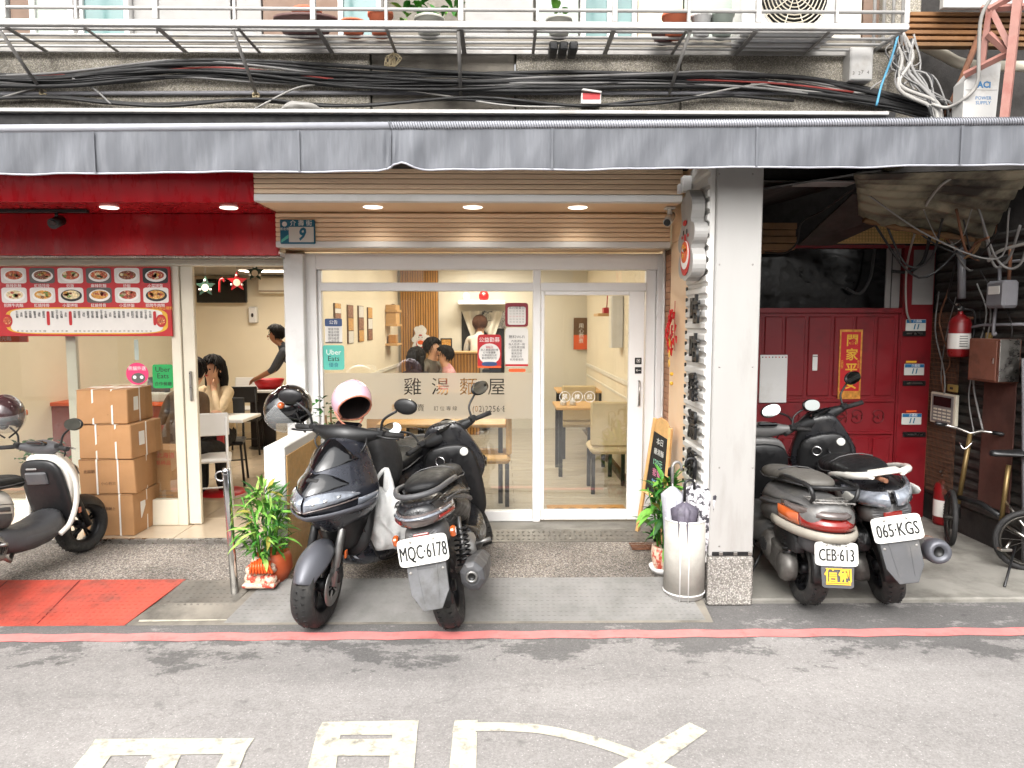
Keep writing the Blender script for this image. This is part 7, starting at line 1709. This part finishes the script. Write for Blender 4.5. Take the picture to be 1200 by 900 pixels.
# pictures on the left wall
for i, (a, b, y0, y1) in enumerate(((392, 400, 355, 373), (407.5, 415, 357, 403), (420, 427, 358, 401), (431, 437, 360, 399))):
    p, q = WX(a, y0, XI0 + .012), WX(b, y1, XI0 + .012); t = T('wall_picture', 'framed vertical picture on the left noodle shop wall, number %s from the glass' % ('one', 'two', 'three', 'four')[i], 'picture', group='pictures on the left wall')
    yy0, yy1 = p.y, q.y; zz1_, zz0_ = p.z, WX(a, y1, XI0 + .012).z
    pbox('frame', 'old_wood', t, XI0, XI0 + .012, yy0, yy1, zz0_, zz1_, .003)
    for j in range(3):
        za = zz0_ + (zz1_ - zz0_) * (j + .04) / 3; zb_ = zz0_ + (zz1_ - zz0_) * (j + .96) / 3; pbox('print', ['food_meat', 'paper', 'food_noodle'][(i + j) % 3], t, XI0 + .0121, XI0 + .014, yy0 + .02, yy1 - .02, za, zb_, 0)
# box shelves near the back on the left wall
for k, (py, h) in enumerate(((365, .10), (381, .26), (403, .12))):
    p = WX(466, py, XI0 + .1); t = T('wall_shelf', 'small wooden box shelf on the left back wall, %s of three' % ('top', 'middle', 'bottom')[k], 'shelf', (XI0, 9.8, p.z))
    MB().box(0, .16, -.22, .22, -.015, .015, .003).build('board', 'light_wood', t)
    if k == 1: MB().box(0, .14, -.18, .18, .016, .016 + h, .004).build('box', 'light_wood', t)
    elif k == 0: MB().lathe([(0, .015), (.05, .015), (.055, .08), (0, .10)], 12, (.08, -.05, 0)).build('ornament', 'helmet_brown', t)
    else: MB().box(.02, .12, -.1, .1, .016, .13, .004).build('box', 'wood_slat', t)
# kitchen opening with split curtain
ko = T('kitchen_hatch', 'dark kitchen opening with white split curtain at the back', 'opening'); kx0, kx1 = W(541, 390, YB2).x, W(591, 390, YB2).x; kz1 = W(560, 365, YB2).z
pbox('opening', 'dark', ko, kx0, kx1, YB2 - .002, YB2 + .01, .2, kz1, 0)
pbox('shelf_board', 'white_paint', ko, W(537, 353, YB2 - .2).x, W(592, 353, YB2 - .2).x, YB2 - .3, YB2, W(560, 357, YB2 - .2).z, W(560, 352, YB2 - .2).z, .005)
for s_, a, b in ((0, 541, 556), (1, 590, 574)):
    p0_, p1_, p2_ = W(a, 364, YB2 - .06), W(b if not s_ else 574, 364, YB2 - .06), W(a + (10 if not s_ else -12), 395, YB2 - .06)
    xm = W(566, 364, YB2 - .06)
    m = MB(); m.grid(lambda u, v: (p0_.lerp(xm, u)).lerp(W(a + (13 if not s_ else -12), 400, YB2 - .06).lerp(W(563, 372 + 10 * s_, YB2 - .06), u), v) + V3((0, .02 * math.sin(u * 14), 0)), 14, 8); m.build('curtain', 'white_wall', ko, solid=.004)
text('麵', .16, 'ink_black', ko, W(571, 371, YB2 - .085), bold=.003)
pbox('range_hood', 'steel_brushed', ko, W(575, 380, YB2 - .03).x, W(592, 380, YB2 - .03).x, YB2 - .04, YB2 - .005, W(580, 385, YB2).z, W(580, 366, YB2).z, .004)
# dolls on the shelf
def doll(label, px, r, mat):
    c = W(px, 352, YB2 - .2); t = T('daruma_doll', label, 'doll', (c.x, YB2 - .2, W(560, 352, YB2 - .2).z + .001)); MB().lathe([(0, 0), (r * .7, .0), (r, r * .6), (r * .95, r * 1.2), (r * .6, r * 1.75), (0, r * 1.95)], 18).build('body', mat, t)
    m = MB(); m.sphere((0, -r * .75, r * 1.1), r * .42, 12, 8, (1, .5, 1)); m.build('face', 'cream_wall', t)
    for s_ in (-1, 1): m = MB(); m.sphere((s_ * r * .17, -r * .96, r * 1.18), r * .07, 8, 6); m.build('eye', 'ink_black', t)
doll('red daruma style doll on the shelf over the kitchen hatch', 567, .075, 'ink_red'); doll('white doll with red top on the shelf over the kitchen hatch', 546, .06, 'ink_white')
# counter with slats, framed photo
c0, c1 = W(515, 437, 10.2).x, W(562, 437, 10.2).x; kc = T('service_counter', 'wood slatted service counter in front of the kitchen', 'counter'); kz = W(540, 412, 10.2).z
pbox('body', 'dark_groove', kc, c0, c1, 10.22, 10.5, .15, kz - .03, 0); pbox('top', 'light_wood', kc, c0 - .02, c1 + .02, 10.17, 10.52, kz - .029, kz, .004)
for i in range(13): a = c0 + (c1 - c0) * i / 13; pbox('slat', 'wood_slat', kc, a + .003, a + (c1 - c0) / 13 - .008, 10.2, 10.2195, .15, kz - .031, .003)
c = W(523, 405, 10.3); fr = T('photo_frame', 'small dark framed photo standing on the service counter', 'picture frame', (c.x, 10.3, kz)); MB().box(-.085, .085, -.01, .01, 0, .19, .004).build('frame', 'black_plastic', fr); MB().box(-.065, .065, -.013, -.0105, .02, .17).build('photo', 'food_noodle', fr)
# right back: brown poster, shelf
c = W(686.5, 391, YB2 - .02); bp_ = T('brown_poster', 'brown and orange lettered poster on the back wall', 'poster', c); MB().box(-.185, .185, -.005, .01, -.24, .24, .002).build('sheet', 'old_wood', bp_); MB().box(-.185, .185, -.007, -.0055, -.24, -.02).build('orange_half', 'ink_orange', bp_)
for i, s_ in enumerate(('湯頭自然', '用心熬煮')): text('\n'.join(s_), .08, 'ink_white', bp_, (.06 - i * .13, -.0075, .0), lh=.95)
p = WX(716, 362, XI1 - .1); t = T('wall_shelf', 'wooden shelf with red box on the right noodle shop wall', 'shelf', (XI1 - .01, 8.0, W(716, 369, 8.0).z)); MB().box(-.22, 0, -.2, .2, -.015, .015, .003).build('board', 'light_wood', t); MB().box(-.14, -.04, -.08, .06, .016, .08, .004).build('box', 'ink_red', t); MB().box(-.03, -.005, -.2, .2, -.3, -.05, .003).build('panel', 'wood_slat', t)
m = MB(); m.tube([(-.1, -.02, .08), (-.09, -.02, .28)], .006, 6); m.build('stick', 'ink_red', t)
c = WX(722, 380, XI1 - .05); t = T('wall_cabinet', 'tall white narrow cabinet high on the right noodle shop wall', 'cabinet', (XI1 - .005, 7.6, c.z)); MB().box(-.12, 0, -.1, .1, -.25, .3, .006).build('case', 'white_paint', t); MB().box(-.125, -.1205, -.08, .08, -.23, .28, .003).build('door', 'white_wall', t)
# tables and chairs
table('light wood table by the right wall inside the glass door', W(683, 497, 7.6).x, 7.6, .62, .6, .74, 'light_wood', 'black_plastic', .15, 'four', group='noodle shop tables')
table('light wood table farther back along the right wall', W(678, 460, 9.4).x, 9.4, .62, .6, .74, 'light_wood', 'black_plastic', .15, 'four', group='noodle shop tables')
def bench(label, px, py, Y, rz=0, mat='light_wood'):
    c = W(px, py, Y); t = T('padded_chair', label, 'chair', (c.x, Y, .15), rz)
    MB().box(-.2, .2, -.2, .2, .38, .46, .03).build('seat', mat, t); MB().box(-.2, .2, .16, .21, .461, .88, .015).build('backrest', mat, t)
    for sx_ in (-1, 1):
        for sy_ in (-1, 1): MB().box(sx_ * .17 - .018, sx_ * .17 + .018, sy_ * .17 - .018, sy_ * .17 + .018, 0, .38, .003).build('leg', 'black_plastic', t)
    return t
M('beige_vinyl', '#c9b48c', .5, var=.06)
bench('beige padded chair nearest the glass door', 713, 540, 6.75, R(180), 'beige_vinyl'); bench('beige padded chair between the two right tables', 676, 480, 8.5, R(180), 'beige_vinyl')
table('light wood long table behind the black scooter inside the glass', W(520, 497, 6.5).x, 6.5, 1.15, .6, .72, 'light_wood', 'black_plastic', .15, 'four')
bench('light wood box chair at the long table behind the scooter', 572, 540, 6.3, R(-90), 'light_wood'); bench('light wood chair at the left end of the long table', 450, 540, 7.0, R(0), 'light_wood')
table('light wood table where the two women sit at the back', W(505, 437, 9.4).x, 9.4, .8, .6, .74, 'light_wood', 'black_plastic', .15, 'four')
c = G(686, 594, .152); dm = T('doormat', 'tan patterned doormat just inside the glass door', 'doormat', (c.x, 5.98, .150)); MB().box(-.34, .34, -.16, .16, 0, .012, .005).build('mat', 'wood_slat', dm)
for i in range(5): flat2 = MB(); flat2.prism([(x, y) for x, y in ell(14, .045, .05, 2)], (-.24 + i * .12, 0, .0125), (1, 0, 0), (0, 1, 0), .0015); flat2.build('motif', 'old_wood', dm)
c = W(655, 480, 7.4); nb_ = T('napkin_holder', 'white tissue packs on the light wood table', 'napkins', (W(660, 488, 7.5).x, 7.5, .15 + .741)); 
for dx in (0, .1): MB().lathe([(0, 0), (.035, 0), (.03, .05), (.005, .08), (0, .085)], 10, (dx, 0, 0)).build('pack', 'white_paint', nb_)
# ================= people =================
M('skin', '#d2a283', .5, var=.06, sss=.05); M('skin_tan', '#9a6a4c', .5, var=.06); M('hair_black', '#171210', .65, var=.3, vs=40, bump=.8, bs=90, spec=.2); M('hair_brown', '#4e301c', .65, var=.35, vs=40, bump=.8, bs=90, spec=.2)
for nm, c in (('cloth_cream', '#cbb695'), ('cloth_black', '#1a1a1c'), ('cloth_brown', '#5f4a35'), ('cloth_grey', '#6f6a60'), ('cloth_white', '#d8d2c8'), ('cloth_pink', '#d59a9c'), ('cloth_rust', '#3d4046')): M(nm, c, .85, var=.12, vs=12, bump=.25, bs=30)
def hand(J, B, pre, wrist, palm, out, mat):
    """palm joint and five unequal bent fingers"""
    w_, p_, o_ = V3(wrist), V3(palm), V3(out).normalized(); d = (p_ - w_).normalized(); s_ = d.cross(o_).normalized()
    J[pre + 'p'] = (p_, .026); B.append((pre + 'w', pre + 'p', mat))
    for k, (off, l) in enumerate(((-.030, .045), (-.018, .072), (-.004, .080), (.011, .074), (.024, .058))):
        a = p_ + s_ * off * .8 + d * .012; mid = p_ + s_ * off * 1.2 + d * (l * .55) + (s_ * -.02 if k == 0 else V3()); tip = p_ + s_ * off * 1.2 + d * l * .85 + o_ * l * .45 + (s_ * -.018 if k == 0 else V3())
        J[pre + 'm%d' % k] = (mid, .0095); J[pre + 't%d' % k] = (tip, .008); B += [(pre + 'p', pre + 'm%d' % k, mat), (pre + 'm%d' % k, pre + 't%d' % k, mat)]
def person(label, loc, rz, pose, top, bottom, skin, hair, long_hair=False, scale=1, cap=None, tilt=(0, 0)):
    t = T('person', label, 'person', loc, rz)
    sit = pose.get('sit', True); h0 = .50 if sit else .92
    J = {}; B = []
    def j(n, p, r): J[n] = (V3(p), r)
    j('pel', (0, .02, h0), .125); j('sp', (0, .03, h0 + .2), .12); j('ch', (0, pose.get('lean', 0) * .6, h0 + .40), .135); j('ne', (0, pose.get('lean', 0) * .8 - .005, h0 + .55), .05)
    hx, hy = tilt; hd = V3((hx * .1, pose.get('lean', 0) - .02 - hy * .05, h0 + .68))
    j('jaw', hd + V3((0, -.035, -.05)), .062); j('hd', hd, .088); j('cr', hd + V3((0, .015, .06)), .08)
    B += [('pel', 'sp', top), ('sp', 'ch', top), ('ch', 'ne', top), ('ne', 'jaw', skin), ('jaw', 'hd', skin), ('hd', 'cr', skin)]
    for s_, q in ((-1, 'r'), (1, 'l')):
        j(q + 'sh', (s_ * .17, pose.get('lean', 0) * .65, h0 + .47), .058)
        el_ = pose.get(q + 'el', (s_ * .23, -.05, h0 + .22)); wr_ = pose.get(q + 'wr', (s_ * .16, -.25, h0 + .28))
        j(q + 'el', el_, .043); j(q + 'w', wr_, .028); pa = V3(wr_) + (V3(wr_) - V3(el_)).normalized() * .06; 
        B += [('ch', q + 'sh', top), (q + 'sh', q + 'el', top), (q + 'el', q + 'w', top if pose.get('sleeve', True) else skin)]
        hand(J, B, q, wr_, pa, pose.get('palm', (0, 0, -1)), skin)
        if sit: kn = (s_ * .13, -.40, h0 - .02); an = (s_ * .13, -.38, .09); toe = (s_ * .14, -.52, .04)
        else: kn = (s_ * .10, -.02, .50); an = (s_ * .10, .02, .09); toe = (s_ * .12, -.14, .04)
        j(q + 'hip', (s_ * .09, -.0, h0 - .02), .095); j(q + 'kn', kn, .065); j(q + 'an', an, .042); j(q + 'to', toe, .038)
        B += [('pel', q + 'hip', bottom), (q + 'hip', q + 'kn', bottom), (q + 'kn', q + 'an', bottom), (q + 'an', q + 'to', 'black_plastic')]
    names = list(J); idx = {n: i for i, n in enumerate(names)}
    me = bpy.data.meshes.new('sk'); me.from_pydata([J[n][0] for n in names], [(idx[a], idx[b]) for a, b, _ in B], []); o = bpy.data.objects.new('sk', me)
    o.modifiers.new('skin', 'SKIN'); ly = me.skin_vertices[0].data
    for n in names: r = J[n][1]; ly[idx[n]].radius = (r, r * (.78 if n in ('pel', 'sp', 'ch') else 1)); ly[idx[n]].use_root = n == 'pel'
    sb = o.modifiers.new('s', 'SUBSURF'); sb.levels = 2
    ev = to_mesh(o); bpy.data.objects.remove(o)
    mats = []; 
    for _, _, m_ in B:
        if m_ not in mats: mats.append(m_)
    ev.materials.clear()
    for m_ in mats: ev.materials.append(M(m_))
    segs = [(J[a][0], J[b][0], mats.index(m_), min(J[a][1], J[b][1])) for a, b, m_ in B]
    for f in ev.polygons:
        c = f.center; best = 9; bi = 0
        for a, b, mi, r in segs:
            d = b - a; u = max(0, min(1, (c - a).dot(d) / max(d.length_squared, 1e-9))); q = (c - a - d * u).length - r * .8
            if q < best: best = q; bi = mi
        f.material_index = bi; f.use_smooth = True
    b = bpy.data.objects.new('body', ev); COL.objects.link(b); b.parent = t
    # face
    for s_ in (-1, 1):
        m = MB(); m.sphere(hd + V3((s_ * .033, -.083, .0)), .010, 8, 6, (1.3, .6, .8)); m.build('eye', 'ink_black', t)
        m = MB(); m.sphere(hd + V3((s_ * .088, .005, -.01)), .022, 8, 6, (.5, .8, 1.3)); m.build('ear', skin, t)
    m = MB(); m.sphere(hd + V3((0, -.098, -.025)), .013, 8, 6, (.8, 1, 1.3)); m.build('nose', skin, t); m = MB(); m.sphere(hd + V3((0, -.094, -.062)), .018, 8, 5, (1.1, .4, .35)); m.build('mouth', 'ink_red', t)
    m = MB(); k, n = 10, 20; pts = []
    for i in range(k + 1):
        for q in range(n):
            az = 2 * PI * q / n; fr = max(0, -math.sin(az)); low = (-40 if not long_hair else -62) + (78 if not long_hair else 98) * fr ** .6; e_ = R(90 - (90 - low) * i / k); rr = .108 * (1 + .03 * math.sin(q * 5 + i))
            pts.append(hd + V3((rr * math.cos(e_) * math.cos(az) * .95, rr * math.cos(e_) * math.sin(az) * 1.05 + .008, rr * math.sin(e_) + .022)))
    m.add(pts, [(i * n + q, i * n + (q + 1) % n, (i + 1) * n + (q + 1) % n, (i + 1) * n + q) for i in range(k) for q in range(n)], True); m.build('hair', hair, t, solid=.012)
    m = MB(); rh = random.Random(int(abs(loc[0]) * 100))
    for q in range(64):
        az = 2 * PI * q / 64 + rh.uniform(-.05, .05); fr = max(0, -math.sin(az)); low = (-46 if not long_hair else -70) + (80 if not long_hair else 100) * fr ** .6 + rh.uniform(-10, 8); pts_ = []
        for i in range(6): e_ = R(88 - (88 - low) * i / 5); rr = .116 + rh.uniform(-.003, .006); pts_.append(hd + V3((rr * math.cos(e_) * math.cos(az + .1 * i * math.sin(q)) * .95, rr * math.cos(e_) * math.sin(az + .1 * i * math.sin(q)) * 1.05 + .008, rr * math.sin(e_) + .022)))
        m.tube(pts_, [.006, .007, .007, .006, .005, .002], 5)
    tag(m.build('hair_strand', hair, t), kind='stuff')
    if long_hair:
        for s_ in (-1, 0, 1):
            m = MB(); m.tube(bez([hd + V3((s_ * .075, .045, .02)), hd + V3((s_ * .09, .05, -.10)), hd + V3((s_ * .085, .03, -.22)), hd + V3((s_ * .08, .0, -.29))], 4), [.045, .045, .044, .042, .042, .04, .038, .035, .033, .03, .026, .02, .012], 8); m.build('hair_lock', hair, t)
    if cap: m = MB(); m.lathe([(.112, 0), (.116, .03), (.11, .08), (.07, .11), (0, .118)], 20, hd + V3((0, .01, .03))); m.build('cap', cap, t)
    t.scale = (scale,) * 3
    return t
fz = .134
x = W(255, 450, 7.05).x
person('woman with long black hair in cream jacket resting her chin on her hand', (x, 7.05, fz), R(-18), {'lel': (.2, -.24, .76), 'lwr': (.085, -.15, .96), 'rel': (-.24, -.12, .72), 'rwr': (-.1, -.32, .77), 'lean': -.04, 'palm': (0, .6, .6)}, 'cloth_cream', 'cloth_black', 'skin', 'hair_black', True)
x = W(238, 500, 6.3).x
person('person in brown jacket and black trousers seated with back to the doorway', (x - .22, 6.3, fz), R(165), {'lean': -.22}, 'cloth_brown', 'cloth_black', 'skin', 'hair_black')
x = W(351, 430, 9.0).x
person('person with short black hair in rust shirt bending over the far table', (x + .0, 9.05, fz), R(-80), {'sit': False, 'lean': -.30, 'lel': (.22, -.35, 1.12), 'lwr': (.12, -.55, 1.02), 'rel': (-.2, -.35, 1.12), 'rwr': (-.1, -.58, 1.0), 'sleeve': False}, 'cloth_rust', 'cloth_black', 'skin_tan', 'hair_black', scale=.93)
fz = .15
x = W(506, 420, 9.75).x
person('woman with dark hair in grey top seated at the back table of the noodle shop', (x - .05, 9.75, fz), R(65), {'lean': -.05}, 'cloth_grey', 'cloth_black', 'skin', 'hair_black', scale=1.08)
x = W(488, 430, 9.0).x
person('person with long dark hair seated with back to the glass', (x, 8.95, fz), R(160), {}, 'cloth_black', 'cloth_black', 'skin', 'hair_black', True)
x = W(527, 425, 9.6).x
person('person in pink patterned top seated at the back table', (x + .03, 9.6, fz), R(-75), {'lean': -.08}, 'cloth_pink', 'cloth_grey', 'skin', 'hair_black')
x = W(561, 390, 10.6).x
person('cook with brown hair and white shirt standing at the kitchen hatch', (x, 10.62, fz), R(165), {'sit': False, 'lean': -.05}, 'cloth_white', 'cloth_grey', 'skin', 'hair_brown')

bpy.data.scenes.remove(TMP)
